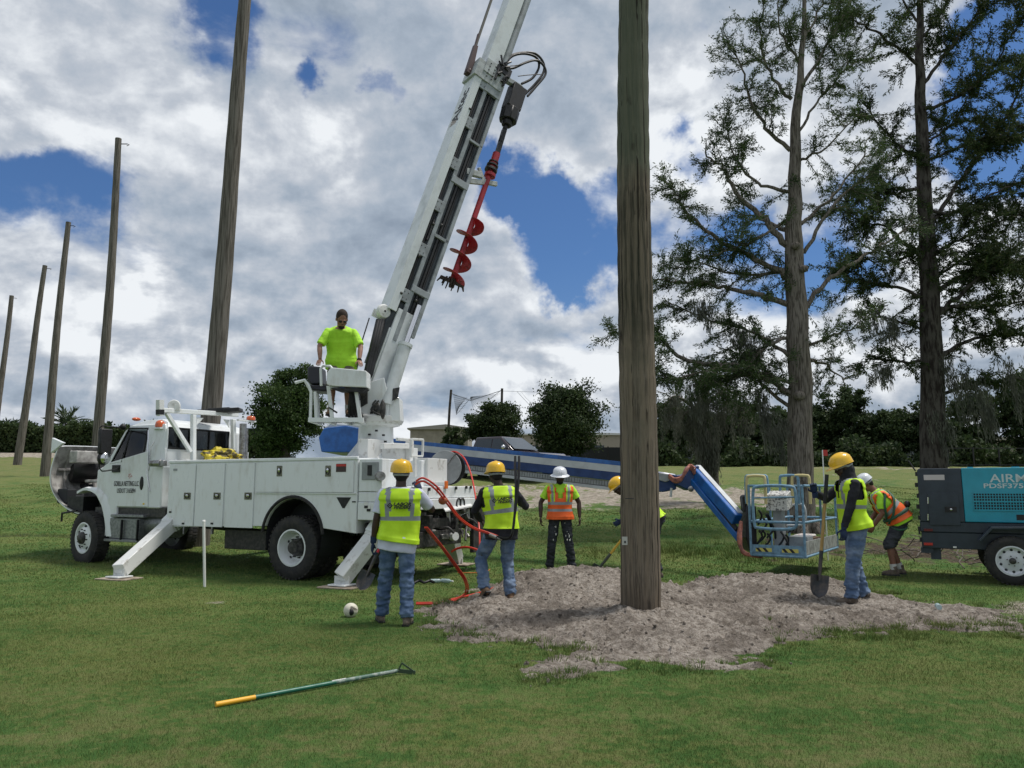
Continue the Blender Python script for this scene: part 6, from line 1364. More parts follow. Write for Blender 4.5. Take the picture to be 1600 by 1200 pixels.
for s in (-1, 1): wheel(comp, 'wheel', (q.x, -.25 if s < 0 else 1.6, .375), (0, s, 0), r=.375, wdt=.21, rimr=.22, style='trailer', rim_m=mat('pale rim', (.62, .64, .68), .35), lugs=36)
b = MB(); b.bar((q.x, -.1, .36), (q.x, 1.5, .36), .08, .08); b.bar((xr - .2, .65, .45), (xr + 1.4, .65, .45), .1, .1); b.tube((xr + 1.0, .65, .45), (xr + 1.0, .65, -.02), .03); b.build('axle', BLACK, comp)
b = MB(); b.tube((-.02, .05, zt - .04), (-.12, .05, zt + .14), .012, n=6)
for k in range(7): z = zb + .1 + k * .18; b.box((-.03 - .015 * (k % 2), .02, z), (-.0, .05, z + .07))
b.box((-.04, .01, zb + .22), (-.01, .3, zb + .3)); b.build('rear_fitting', BLACK, comp)
for y_ in (828, 850): a = cp(1451, y_); b = MB(); b.box((a.x - .07, -.012, a.z - .02), (a.x + .06, .03, a.z + .02)); b.build('tail_light', SREDM if y_ == 850 else mat('dark red lens', (.12, .01, .01), .3), comp)
a = cp(1492, 855); b = MB(); b.box((a.x - .025, -.006, a.z - .012), (a.x + .025, .03, a.z + .012)); b.build('side_marker', PWHITE, comp); a = cp(1460, 866); b = MB(); b.box((a.x - .05, .1, a.z - .09), (a.x + .1, .2, zb + .01)); b.box((-.02, .05, zb - .08), (.16, .3, zb)); b.build('jack_foot', NAVY, comp)

# ================================================================ people
def skinmat(n, c): return mat(n, c, .5, var=.18, vs=14, spec=.4)
SK_D = skinmat('dark brown skin', (.050, .028, .020)); SK_T = skinmat('tan skin', (.30, .16, .11)); SK_M = skinmat('reddish skin', (.20, .09, .06))
DENIM = mat('blue denim', (.055, .10, .19), .85, col2=(.13, .19, .30), vs=7, bump=.003, bs=160); DENIM2 = mat('faded denim', (.07, .12, .215), .85, col2=(.18, .24, .34), vs=5, bump=.003, bs=160)
NJEAN = mat('black jeans', (.014, .017, .024), .85, col2=(.035, .04, .05), vs=7, bump=.003, bs=160); CSHORT = mat('charcoal shorts', (.035, .038, .048), .9, var=.4, vs=8)
VESTY = mat('hi vis yellow', (.56, .86, .015), .6, var=.10, vs=5, bump=.001, bs=120, emit=((.35, .60, .005), .10)); VESTO = mat('hi vis orange', (.85, .13, .015), .6, var=.1, vs=5, emit=((.8, .1, .01), .06))
REFL = mat('reflective tape', (.27, .30, .32), .4, var=.15, vs=9); TSH = mat('neon tee', (.42, .80, .04), .75, var=.14, vs=6, emit=((.3, .55, .01), .06)); WSH = mat('white tee', (.62, .65, .78), .85, var=.12, vs=6); BSH = mat('black shirt', (.016, .017, .024), .85, var=.4, vs=8)
HATY = mat('yellow hard hat', (.80, .47, .010), .3, var=.08, vs=6, coat=.4); HATW = mat('white hard hat', (.66, .69, .74), .3, var=.08, vs=6, coat=.4)
BOOT = mat('brown boots', (.075, .055, .042), .8, col2=(.16, .13, .10), vs=10); BOOTT = mat('tan boots', (.20, .12, .07), .8, var=.4, vs=10); GLV = mat('navy gloves', (.012, .03, .09), .7, var=.3, vs=12); HAIRM = mat('dark hair', (.012, .01, .009), .9); SOCK = mat('white sock', (.5, .5, .48), .9)
HARN = mat('harness green', (.03, .10, .06), .7)
for nm in ('hi vis yellow', 'hi vis orange', 'neon tee'): MATS[nm].node_tree.nodes['Principled BSDF'].inputs['Emission Strength'].default_value = 0.0

def ik(a, t, l1, l2, hint):
    a = Vector(a); t = Vector(t); d = t - a; L = min(d.length, (l1 + l2) * .999); d.normalize(); t = a + d * L
    x = (l1 * l1 - l2 * l2 + L * L) / (2 * L); h = math.sqrt(max(0, l1 * l1 - x * x)); hd = Vector(hint); hd = hd - d * hd.dot(d); hd.normalize()
    return a + d * x + hd * h, t
def union(b, name, m, parent, vox, wr=0.0, sc=6.0, it=2, sm=3, wfun=None):
    o = b.build(name, m, parent, weld=False, fix=False); r = o.modifiers.new('r', 'REMESH'); r.mode = 'VOXEL'; r.voxel_size = vox
    s = o.modifiers.new('s', 'SMOOTH'); s.factor = .5; s.iterations = sm; bake(o); me = o.data; n = len(me.vertices)
    if wr and n:
        co = np.empty(n * 3, np.float32); me.vertices.foreach_get('co', co); nn = np.empty(n * 3, np.float32); me.vertices.foreach_get('normal', nn)
        co = co.reshape(-1, 3); nn = nn.reshape(-1, 3); f = mnoise.noise
        if wfun: dsp = np.array([wfun(c) for c in co])
        else: dsp = np.array([f((c[0] * sc, c[1] * sc, c[2] * sc * 1.5)) + .5 * f((c[0] * sc * 2.3, c[1] * sc * 2.3, c[2] * sc * 3.4)) for c in co])
        co += nn * (dsp * wr)[:, None]; me.vertices.foreach_set('co', co.ravel())
    me.polygons.foreach_set('use_smooth', [True] * len(me.polygons)); me.update(); return o
def hand(b, wr, d, pn, side, curl=.6, s=1.0):
    """wr wrist, d hand direction, pn palm normal, side towards the thumb"""
    d = Vector(d).normalized(); pn = Vector(pn); pn = (pn - d * pn.dot(d)).normalized(); sd = Vector(side); sd = (sd - d * sd.dot(d) - pn * sd.dot(pn)).normalized()
    rot = Matrix((sd, pn, d)).transposed(); b.ell(wr + d * .055 * s, (.043 * s, .018 * s, .058 * s), 10, 8, rot)
    for k, (L, off) in enumerate(((.070, .030), (.078, .010), (.074, -.011), (.060, -.031))):
        p = wr + d * .095 * s + sd * off * s; a = curl * .35; pts = [p - d * .02 * s, p]
        for j, f in enumerate((.45, .32, .28)):
            dd = d * math.cos(a) + pn * math.sin(a); p = p + dd * L * f * s; pts.append(p.copy()); a += curl * .95
        b.path(pts, [.009 * s, .0092 * s, .0085 * s, .008 * s, .0065 * s], 7)
    p = wr + d * .03 * s + sd * .036 * s; dt = (d * .65 + sd * .65 + pn * .35 * (0.5 + curl)).normalized(); q = p + dt * .042 * s; q2 = q + (d * .8 + sd * (.3 - .5 * curl) + pn * .5).normalized() * .034 * s
    b.path([p - dt * .02 * s, p, q, q2], [.012 * s, .012 * s, .0105 * s, .008 * s], 7)
TT = [-.45, 0, .5, 1, 1.5, 2, 2.4, 2.62, 2.78, 2.9, 3.0]
RX = [.182, .190, .182, .178, .190, .205, .208, .196, .152, .092, .068]
RY = [.115, .125, .115, .112, .118, .122, .112, .096, .080, .068, .064]
def person(name_label, loc, rz, pose, look, H=1.76, fat=1.0, group=None):
    k = H / 1.76; p = thing('person', name_label, 'person', loc, rz, group)
    def v(*a): return Vector(a) * k
    J = dict(pel=v(0, 0, .95), wst=v(0, 0, 1.10), chs=v(0, 0, 1.29), nck=v(0, -.01, 1.525), hd=v(0, .02, 1.655), yaw=0.0, pit=0.0, roll=0.0)
    J.update({a: (b_ * k if isinstance(b_, Vector) else b_) for a, b_ in pose.items()})
    spine = [J['pel'] + (J['pel'] - J['wst']) * .45 if 'low' not in J else J['low'], J['pel'], J['wst'], J['chs'], J['nck']]; S0 = Vector((1, 0, 0)); S0 = J.get('side', S0).normalized(); S1 = J.get('sside', S0).normalized()
    cs = catmull(spine[1:], 10); L_ = len(cs) - 1
    def sp(t):
        if t <= 0: return spine[1].lerp(spine[0], min(2.4, -t / .45)), (cs[1] - cs[0]).normalized()
        f = min(t / 3, 1) * L_; i = min(int(f), L_ - 1); return cs[i].lerp(cs[i + 1], f - i), (cs[i + 1] - cs[i]).normalized()
    def ring(t, off, n, flare=0.0):
        c, tg = sp(t); sd = S0.lerp(S1, max(0, min(1, t / 3))); sd = (sd - tg * sd.dot(tg)).normalized(); fr = tg.cross(sd)
        rx = np.interp(t, TT, RX) * k * (1 + (fat - 1) * (1 if t < 2.2 else .3)) + off; ry = np.interp(t, TT, RY) * k * (1 + (fat - 1) * 1.3 * (1 if t < 2.2 else .2)) + off
        out = []
        for i in range(n):
            a = 2 * PI * i / n; ca_, sa_ = math.cos(a), math.sin(a); e = .82; fx = math.copysign(abs(ca_) ** e, ca_); fy = math.copysign(abs(sa_) ** e, sa_)
            q = c + sd * rx * fx + fr * ry * fy
            if fat > 1.05 and sa_ > 0 and t < 1.8: q += fr * (fat - 1) * .18 * sa_ * math.exp(-((t - .7) / .7) ** 2)
            out.append(q)
        return out
    def torso(b, ts, off, n=28, cap=True):
        vs = []; 
        for t in ts: vs += ring(t, off if not callable(off) else off(t), n)
        fs = [(i * n + j, i * n + (j + 1) % n, (i + 1) * n + (j + 1) % n, (i + 1) * n + j) for i in range(len(ts) - 1) for j in range(n)]
        if cap: fs += [tuple(range(n - 1, -1, -1)), tuple((len(ts) - 1) * n + j for j in range(n))]
        b.add(vs, fs)
    ts = list(np.linspace(-.45, 3, 24))
    c3, tg3 = sp(2.55); sd3 = (S1 - tg3 * S1.dot(tg3)).normalized(); shr = {}
    for s, nm in ((1, 'R'), (-1, 'L')): shr[nm] = c3 + sd3 * (.200 * k * s) + J.get('sh' + nm, Vector((0, 0, 0)))
    hipc = J['pel'] + (spine[0] - spine[1]) * .2; hip = {'R': hipc + S0 * .095 * k, 'L': hipc - S0 * .095 * k}
    arm = {}; leg = {}
    for nm in 'RL':
        e, w = ik(shr[nm], J['w' + nm], .285 * k, .262 * k, J.get('e' + nm, Vector((.3 if nm == 'R' else -.3, -1, -.2)))); arm[nm] = (shr[nm], e, w)
        kn_, an = ik(hip[nm], J['a' + nm], .44 * k, .42 * k, J.get('k' + nm, Vector((0, 1, .1)))); leg[nm] = (hip[nm], kn_, an)
    hc = J['hd']; hr = Matrix.Rotation(J['yaw'], 3, 'Z') @ Matrix.Rotation(J['pit'], 3, 'X') @ Matrix.Rotation(J['roll'], 3, 'Y')
    k0 = k; hs_ = look.get('hs', 1.0)
    def hh(x, y, z): return hc + hr @ Vector((x, y, z)) * k * hs_
    # body: one continuous surface
    b = MB(); torso(b, list(np.linspace(-.2, 3, 16)), -.02, 16)
    nk, _ = sp(2.8); b.path([nk, J['nck'], hh(0, -.01, -.05)], [.066 * k, .060 * k, .058 * k], 12)
    b.ell(hh(0, -.008, .02), (.075 * k * hs_, .095 * k * hs_, .108 * k * hs_), 16, 12, hr); b.ell(hh(0, .025, -.045), (.062 * k * hs_, .068 * k * hs_, .074 * k * hs_), 14, 10, hr); b.ell(hh(0, .055, -.085), (.033 * k, .032 * k, .028 * k), 10, 8, hr)
    b.ell(hh(0, .085, .018), (.050 * k, .016 * k, .011 * k), 8, 6, hr); b.path([hh(0, .088, .012), hh(0, .106, -.022), hh(0, .09, -.034)], [.010 * k, .015 * k, .012 * k], 8)
    b.ell(hh(0, .088, -.058), (.024 * k, .012 * k, .010 * k), 8, 6, hr); 
    for s in (-1, 1): b.ell(hh(.077 * s, -.005, -.008), (.011 * k, .02 * k, .032 * k), 8, 6, hr); b.ell(hh(.045 * s, .06, -.03), (.026 * k, .026 * k, .03 * k), 8, 6, hr)
    for nm in 'RL':
        s_, e, w = arm[nm]; b.path([s_, s_.lerp(e, .5), e, e.lerp(w, .35), w], [.052 * k, .050 * k, .040 * k, .042 * k, .027 * k], 12); b.ell(s_, .056 * k); b.ell(e, .041 * k)
        h_, kn_, an = leg[nm]; b.path([h_, h_.lerp(kn_, .5), kn_, kn_.lerp(an, .3), an], [.085 * k, .075 * k, .056 * k, .058 * k, .038 * k], 12); b.ell(kn_, .056 * k)
    body = union(b, 'body', look['skin'], p, .0075, sm=2)
    # eyes
    for s in (-1, 1): b = MB(); b.ell(hh(.031 * s, .083, .002), (.012 * k, .009 * k, .007 * k), 8, 6, hr); b.build('eye', mat('eye white', (.45, .42, .4), .2), p, smooth=60); b = MB(); b.ell(hh(.031 * s, .0895, .002), (.006 * k, .004 * k, .006 * k), 8, 6, hr); b.build('pupil', BLACK, p, smooth=60)
    if look.get('glasses'): b = MB(); [b.ell(hh(.032 * s, .095, .002), (.027 * k, .008 * k, .018 * k), 10, 6, hr) for s in (-1, 1)]; b.path([hh(-.07, .0, .01), hh(-.06, .09, .006), hh(.06, .09, .006), hh(.07, 0, .01)], .004, 5); b.build('sunglasses', BLACK, p, smooth=60)
    if look.get('beard'): b = MB(); b.ell(hh(0, .05, -.088), (.052 * k, .052 * k, .045 * k), 12, 8, hr); b.ell(hh(0, .028, -.06), (.064 * k, .058 * k, .04 * k), 12, 8, hr); b.ell(hh(0, .098, -.043), (.028 * k, .008 * k, .007 * k), 8, 6, hr); union(b, 'beard', HAIRM, p, .007)
    # hair or hood
    b = MB(); b.ell(hh(0, -.018, .035), (.083 * k * hs_, .098 * k * hs_, .105 * k * hs_), 14, 10, hr); b.ell(hh(0, -.045, -.01), (.074 * k, .065 * k, .085 * k), 12, 8, hr); hb = b
    if look.get('hood'): hb.ell(hh(0, -.03, -.05), (.095 * k, .095 * k, .10 * k), 12, 8, hr); hb.path([hh(0, -.02, -.06), J['nck'], sp(2.6)[0]], [.09 * k, .10 * k, .13 * k], 14); union(hb, 'hood', BSH, p, .009, wr=.004, sc=14)
    else: union(hb, 'hair', look.get('hairm', HAIRM), p, .008)
    # hard hat
    if look.get('hat'):
        o_ = hh(0, -.005, .055); ax = hr @ Vector((0, -.10, 1)); b = MB(); b.lathe([(.128, -.012), (.126, .0), (.122, .035), (.112, .07), (.088, .10), (.05, .118), (0, .124), ], o_, ax, 32); b.lathe([(.120, -.010), (.118, .035), (.10, .075), (.05, .108), (0, .113)], o_, ax, 24)
        for v_i in range(len(b.v)):
            q = Vector(b.v[v_i]) - o_; l = hr.transposed() @ q; l.y *= 1.14; b.v[v_i] = tuple(o_ + (hr @ l) * k)
        hat = b.build('hard_hat', look['hat'], p, smooth=60)
        b = MB(); full = look.get('brim') == 'full'; rb = []; n = 40
        vs = []
        for i in range(n):
            a = 2 * PI * i / n; fr_ = max(0, math.sin(a)); e_ = (.050 if full else (.008 + .055 * fr_ ** 1.3)); ri = .120; x, y = math.cos(a), math.sin(a) * 1.14
            dz = -.022 - (.014 if full else .012 * fr_)
            for r_, z in ((ri, -.004), (ri + e_, dz), (ri + e_, dz - .004), (ri, -.010)): q = hr @ Vector((x * r_, y * r_, z - .10 * y * r_ * -1 * .0)); vs.append(o_ + q * k + hr @ Vector((0, 0, .10 * y * r_ * .9)) * k * .9)
        fs = [(i * 4 + j, i * 4 + (j + 1) % 4, ((i + 1) % n) * 4 + (j + 1) % 4, ((i + 1) % n) * 4 + j) for i in range(n) for j in range(4)]
        b.add(vs, fs); b.build('brim', look['hat'], hat, smooth=50)
        b = MB()
        for s in (-.035, 0, .035): b.path([o_ + hr @ Vector((s, .142 * math.cos(a), .128 * math.sin(a) * (1 - abs(s) * 1.5) - .005)) * k for a in np.linspace(.35, 2.7, 12)], .0065 if s else .010, 6)
        b.build('ridge', look['hat'], hat, smooth=60)
        b = MB(); b.path([hh(.088 * math.cos(a), -.01 + .108 * math.sin(a), .018 - .02 * (math.sin(a) < 0)) for a in np.linspace(0, 2 * PI, 25)[:-1]], .010, 6, closed=True, flat=1.5); b.build('suspension_band', GREYP if not full else WHITE2, hat, smooth=60)
    # hands or gloves
    gb = {}
    for nm in 'RL':
        s_, e, w = arm[nm]; hd_ = J.get('h' + nm, ((w - e).normalized() + Vector((0, 0, -.15))).normalized()); pn = J.get('p' + nm, Vector((-1 if nm == 'R' else 1, .2, 0))); th_ = J.get('t' + nm, Vector((0, 1, .2)))
        b = MB(); hand(b, w, hd_, pn, th_, J.get('curl', .6), 1.08 if look.get('glove') else 1.0)
        if look.get('glove'): b.path([w - hd_ * .06, w + hd_ * .01], [.038, .033], 12); b.build('glove', look['glove'], p, smooth=50)
        else:
            hm = b.build('hand', look['skin'], p, smooth=60)
            vb = len(body.data.vertices); bm = bmesh.new(); bm.from_mesh(body.data); bm.from_mesh(hm.data); bm.to_mesh(body.data); bm.free(); bpy.data.objects.remove(hm)
    # shirt
    if look.get('shirt'):
        sl_ = look.get('sleeve', .45); b = MB(); torso(b, list(np.linspace(look.get('hem', -.1), 2.93, 22)), lambda t: .014 + (.022 if t < .3 else (.012 if t < .6 else 0)), 28)
        for nm in 'RL':
            s_, e, w = arm[nm]
            if sl_ <= 1: q = s_.lerp(e, sl_ * 1.25); b.path([s_ + (s_ - e) * .05, s_.lerp(q, .5), q], [.066 * k, .070 * k, .072 * k], 12); b.ell(s_, .067 * k)
            else: b.path([s_, s_.lerp(e, .5), e, e.lerp(w, .5), w - (w - e) * .06], [.064 * k, .060 * k, .054 * k, .050 * k, .040 * k], 12); b.ell(s_, .066 * k); b.ell(e, .055 * k)
        union(b, 'shirt', look['shirt'], p, .009, wr=.007, sc=7)
    # trousers
    b = MB(); torso(b, [-.45, -.3, -.1, .1, .3, .45], .010, 24)
    lo_ = look.get('leg', 1.0)
    for nm in 'RL':
        h_, kn_, an = leg[nm]; fl = look.get('loose', 1.08)
        if lo_ >= 1: b.path(catmull([h_ + Vector((0, 0, .02)), h_.lerp(kn_, .5), kn_, kn_.lerp(an, .55), an + (an - kn_).normalized() * -.0], 3), list(np.interp(np.linspace(0, 1, 13), [0, .25, .5, .75, 1], np.array([.098, .090, .074, .072, .070]) * k * fl)), 14)
        else: q = h_.lerp(kn_, 1.05); b.path([h_, h_.lerp(q, .5), q, q.lerp(an, .12)], [.10 * k * fl, .098 * k * fl, .090 * k * fl, .088 * k * fl], 14)
    def wf(c):
        z = c[2]; s1 = mnoise.noise((c[0] * 9, c[1] * 9, z * 20)); s2 = mnoise.noise((c[0] * 20, c[1] * 20, z * 34)); low_ = 1.6 if z < .32 else (1.15 if abs(z - .5) < .1 else .75); return (s1 + .6 * s2) * low_
    union(b, 'trousers' if lo_ >= 1 else 'shorts', look['pants'], p, .009, wr=.0135, wfun=wf, sm=2)
    if lo_ < 1:
        for nm in 'RL': h_, kn_, an = leg[nm]; b = MB(); b.path([an.lerp(kn_, .02), an.lerp(kn_, .24)], [.052, .055], 12); b.build('sock', SOCK, p, smooth=50)
    # belt
    if look.get('belt'): b = MB(); vs = ring(.55, .022, 28); b.path([Vector(q) for q in vs], .016, 6, closed=True); b.build('belt', HAIRM, p, smooth=60)
    # boots
    for nm in 'RL':
        an = leg[nm][2]; tdir = J.get('f' + nm, Vector((.12 if nm == 'R' else -.12, 1, 0))).normalized(); up_ = J.get('u' + nm, Vector((0, 0, 1))); b = MB()
        x_ = tdir; z_ = (up_ - x_ * up_.dot(x_)).normalized(); y_ = z_.cross(x_); rot = Matrix((y_ * -1, x_, z_)).transposed(); base = an - z_ * .085 * k
        b.path([an + z_ * .07, an, base + z_ * .05 + x_ * .0], [.052 * k, .050 * k, .048 * k], 12); b.ell(base + z_ * .040 + x_ * -.035 * k, (.040 * k, .048 * k, .045 * k), 12, 8, rot); b.ell(base + z_ * .046 + x_ * .05 * k, (.046 * k, .085 * k, .050 * k), 12, 8, rot); b.ell(base + z_ * .040 + x_ * .125 * k, (.048 * k, .066 * k, .042 * k), 12, 8, rot)
        bt = union(b, 'boot', look['boot'], p, .009, wr=.002, sc=20, sm=1)
        b = MB(); pl = [(-.038, -.08), (.038, -.08), (.040, -.02), (.036, .04), (.050, .11), (.045, .17), (.02, .195), (-.02, .195), (-.045, .17), (-.050, .11), (-.036, .04), (-.040, -.02)]
        b.prism(pl, lambda a, c: base + y_ * -a * k + x_ * c * k, lambda a, c: base + y_ * -a * k + x_ * c * k + z_ * .022); b.build('sole', BLACK, bt, bevel=.003)
    # vest
    if look.get('vest'):
        kind = look['vest']; n = 56; ts = list(np.linspace(look.get('vhem', -.1), 2.9, 64)); b = MB(); base_m = 0
        offf = lambda t: .034 + .02 * max(0, (.8 - t)) + (.012 if t > 2.3 else 0)
        rings = [ring(t, offf(t), n) for t in ts]
        f = mnoise.noise; sdv = Vector((loc[0] * 3, loc[1], 0)); vs = []
        for i, rg in enumerate(rings):
            c, _ = sp(ts[i])
            for j, q in enumerate(rg):
                wv_ = f((q.x * 5 + sdv.x, q.y * 5, q.z * 5)) * .018 + f((q.x * 14, q.y * 14 + 3, q.z * 8)) * .010 + .006 * math.sin(j * 2 * PI / n * 7 + i * .02) * max(0, 1 - ts[i])
                vs.append(q + (q - c).normalized() * wv_)
        fs = []; ms = []
        for i in range(len(ts) - 1):
            t = (ts[i] + ts[i + 1]) / 2
            for j in range(n):
                a = 2 * PI * (j + .5) / n; ca_, sa_ = math.cos(a), math.sin(a); xx = math.copysign(abs(ca_) ** .82, ca_) * np.interp(t, TT, RX); fr_ = sa_ > 0
                if 1.75 < t < 2.62 and abs(ca_) > .905 + .05 * abs(t - 2.2): continue      # arm holes
                if t > 2.62 and abs(xx) < .0: continue
                if fr_ and t > 1.65 and abs(xx) < .085 * (t - 1.65) / 1.2 + .004: continue  # open neck
                if not fr_ and t > 2.84: continue
                m_ = 0
                if kind == 'yellow':
                    if 1.20 < t < 1.48: m_ = 1
                    elif abs(abs(xx) - .112 + .012 * max(0, t - 2)) < .022 and t > 1.3: m_ = 1
                else:
                    if .62 < t < .88 or 1.30 < t < 1.56: m_ = 1
                    elif abs(abs(xx) - .118) < .020 and t > 1.56: m_ = 1
                    elif abs(abs(xx) - .118) < .030 and t > 1.5: m_ = 2
                    elif abs(xx) < .007 and fr_: m_ = 3
                fs.append((i * n + j, i * n + (j + 1) % n, (i + 1) * n + (j + 1) % n, (i + 1) * n + j)); ms.append(m_)
        b.add(vs, fs); b.m = ms; o = b.build('safety_vest', [VESTY, REFL, HATY, BLACK] if kind == 'yellow' else [VESTO, REFL, TSH, BLACK], p, weld=False, fix=False, smooth=70)
        so_ = o.modifiers.new('s', 'SOLIDIFY'); so_.thickness = .005; so_.offset = 0
        if look.get('logo'):
            c, tg = sp(2.08); sd = (S1 - tg * S1.dot(tg)).normalized(); fr_ = tg.cross(sd); back = -fr_; pos = c + back * (np.interp(2.08, TT, RY) * k + .062)
            for s, dz in (('LABOR', .020), ('FINDERS', -.016)): text('lettering', s, .048, frame(pos + sd * .028 + tg * dz, sd, tg), LETTER, o, ext=.002, shear=.3, sx=1.0 if s == 'FINDERS' else 1.3, bold=.002)
            b = MB(); cc = pos - sd * .105 + tg * .005; dm = [(0, .034), (.034, 0), (0, -.034), (-.034, 0)]; dn = [(0, .018), (.018, 0), (0, -.018), (-.018, 0)]
            for q in range(4):
                a1_, a2_, b1, b2 = dm[q], dm[(q + 1) % 4], dn[q], dn[(q + 1) % 4]; pq = [cc + sd * u[0] + tg * u[1] for u in (a1_, a2_, b2, b1)]; b.hexa(pq + [w + back * .003 for w in pq])
            b.box(cc + Vector((-.006, -.003, -.006)), cc + Vector((.006, .003, .006))); b.build('diamond_emblem', LETTER, o)
    return p, dict(arm=arm, leg=leg, J=J, sp=sp, ring=ring, S1=S1, k=k)
def ground_at(px, py, z=0.0): g = G(px, py, z); return g
VV = Vector
Yw = 8.85; wx = (628 - 800) / FPX * Yw
w1, i1 = person('worker in white tee and yellow vest nearest the camera, red hoses in the raised hand', (wx, Yw, 0), R(4),
    dict(aL=VV((-.20, .12, .085)), aR=VV((.10, -.12, .085)), wL=VV((-.30, .02, .90)), wR=VV((.20, .24, 1.46)), eR=VV((1, .1, -1.3)), eL=VV((-.4, -1, 0)), pel=VV((-.02, 0, .95)), hd=VV((.0, .03, 1.655)), hR=VV((-.3, .3, .8)), pR=VV((-.4, .9, 0)), tR=VV((-.8, 0, .3)), fL=VV((-.25, 1, 0)), fR=VV((.15, 1, 0)), uL=VV((0, .25, 1)), curl=1.1),
    dict(skin=SK_D, hat=HATY, shirt=WSH, sleeve=.62, vest='yellow', vhem=-.30, hem=-1.0, pants=DENIM, boot=BOOT, glove=GLV, logo=True), H=1.76)
Yw = 10.1; wx = (783 - 800) / FPX * Yw
w2, i2 = person('worker in black sleeves and yellow vest seen from behind, black hose on the shoulder', (wx, Yw, .06), R(14),
    dict(aL=VV((-.22, -.05, .17)), aR=VV((.13, .0, .085)), kL=VV((-.3, 1, .2)), wL=VV((-.20, .30, 1.02)), eL=VV((-1, -.6, -.2)), wR=VV((.20, .26, 1.34)), eR=VV((.9, -.1, -.9)), pel=VV((0, 0, .93)), nck=VV((-.03, .02, 1.50)), chs=VV((-.02, .01, 1.27)), hd=VV((-.06, .06, 1.63)), yaw=.2, pit=-.15, hR=VV((-.1, .2, 1)), fL=VV((-.3, 1, -.75)), uL=VV((-.1, .75, 1)), fR=VV((.2, 1, 0)), curl=1.1),
    dict(skin=SK_D, hat=HATY, shirt=BSH, sleeve=2, vest='yellow', vhem=.05, hem=-.8, pants=DENIM2, boot=BOOTT, logo=True), H=1.74)
Yw = 13.7; wx = (874 - 800) / FPX * Yw
w3, i3 = person('worker in orange vest and white hard hat standing with arms hanging, facing the camera', (wx, Yw, .05), R(180),
    dict(aL=VV((-.20, .02, .085)), aR=VV((.19, .0, .085)), wL=VV((-.34, .04, .93)), wR=VV((.34, .04, .93)), eL=VV((-1, -.6, 0)), eR=VV((1, -.6, 0)), pit=-.28, hd=VV((0, .05, 1.64)), curl=.7),
    dict(skin=SK_D, hat=HATW, brim='full', shirt=TSH, sleeve=.55, vest='orange', vhem=-.35, hem=-.2, pants=NJEAN, boot=BOOT, beard=True, loose=1.05), H=1.76)
Yw = 9.85; wx = (1325 - 800) / FPX * Yw
w5, i5 = person('worker in dark hood and yellow vest in profile on the sand with a shovel', (wx, Yw, .07), R(84),
    dict(aL=VV((-.10, .10, .085)), aR=VV((.10, -.10, .085)), wL=VV((-.22, .18, .90)), eL=VV((-.5, -1, 0)), wR=VV((.05, .42, 1.32)), eR=VV((1, -.4, -.8)), hL=VV((0, .1, -1)), hR=VV((-.3, .2, .8)), nck=VV((0, .03, 1.515)), hd=VV((0, .085, 1.635)), pit=-.42, curl=.9, pel=VV((0, -.03, .95))),
    dict(skin=SK_D, hat=HATY, shirt=BSH, sleeve=2, hood=True, vest='yellow', vhem=-.35, hem=-.4, pants=DENIM2, boot=BOOT, glove=GLV, loose=1.12), H=1.82)
Yw = 13.3; wx = (1388 - 800) / FPX * Yw
w6, i6 = person('worker in orange vest, shorts and harness bending forward behind the hooded worker', (wx, Yw, .04), R(74),
    dict(aL=VV((-.13, .07, .085)), aR=VV((.12, -.08, .085)), pel=VV((0, -.10, .90)), wst=VV((0, -.02, 1.03)), chs=VV((0, .14, 1.17)), nck=VV((0, .28, 1.38)), hd=VV((0, .39, 1.49)), low=VV((0, -.14, .83)), wL=VV((-.16, .34, .80)), wR=VV((.16, .38, .80)), eL=VV((-.5, -1, .1)), pit=-.75, curl=.9, kL=VV((0, 1, 0)), kR=VV((0, 1, 0))),
    dict(skin=SK_M, hat=HATW, shirt=TSH, sleeve=.62, vest='orange', vhem=.0, hem=-.3, pants=CSHORT, leg=.6, boot=BOOT, loose=1.08), H=1.80, fat=1.18)
Yw = 12.9; wx = (1013 - 800) / FPX * Yw
w4, i4 = person('worker digging behind the upright pole, only helmet, back and one leg showing', (wx, Yw, .03), R(84),
    dict(aL=VV((-.16, .15, .085)), aR=VV((.14, -.12, .085)), pel=VV((0, -.10, .94)), wst=VV((0, -.02, 1.07)), chs=VV((0, .14, 1.22)), nck=VV((0, .34, 1.37)), hd=VV((0, .50, 1.46)), low=VV((0, -.14, .86)), wL=VV((-.12, .48, .92)), wR=VV((.12, .36, 1.05)), pit=-.7, curl=1.1),
    dict(skin=SK_D, hat=HATY, shirt=BSH, sleeve=2, vest='yellow', vhem=.1, hem=-.2, pants=NJEAN, boot=BOOT, glove=GLV), H=1.78)
q = P(530, 651, 13.05)
w7, i7 = person('man in a neon tee and sunglasses leaning over the controls high on the truck', tuple(q), R(188),
    dict(aL=VV((-.14, .02, .085)), aR=VV((.14, .0, .085)), pel=VV((0, -.12, .93)), wst=VV((0, -.07, 1.07)), chs=VV((0, .05, 1.23)), nck=VV((0, .20, 1.41)), hd=VV((-.02, .30, 1.52)), wL=VV((-.31, .34, .86)), wR=VV((.29, .34, .86)), eL=VV((-1, -.3, 0)), eR=VV((1, -.3, 0)), hL=VV((-.2, .6, -.5)), hR=VV((.1, .6, -.5)), pL=VV((0, 0, -1)), pR=VV((0, 0, -1)), tL=VV((1, 0, 0)), tR=VV((-1, 0, 0)), pit=-.6, yaw=.25, curl=.3),
    dict(skin=SK_T, shirt=TSH, sleeve=.7, hem=-1.0, hs=1.14, pants=mat('khaki shorts', (.16, .14, .11), .9, var=.3), leg=.6, boot=BOOTT, glasses=True, beard=True, hairm=mat('brown hair', (.03, .02, .014), .9), loose=1.1), H=1.88, fat=1.22)
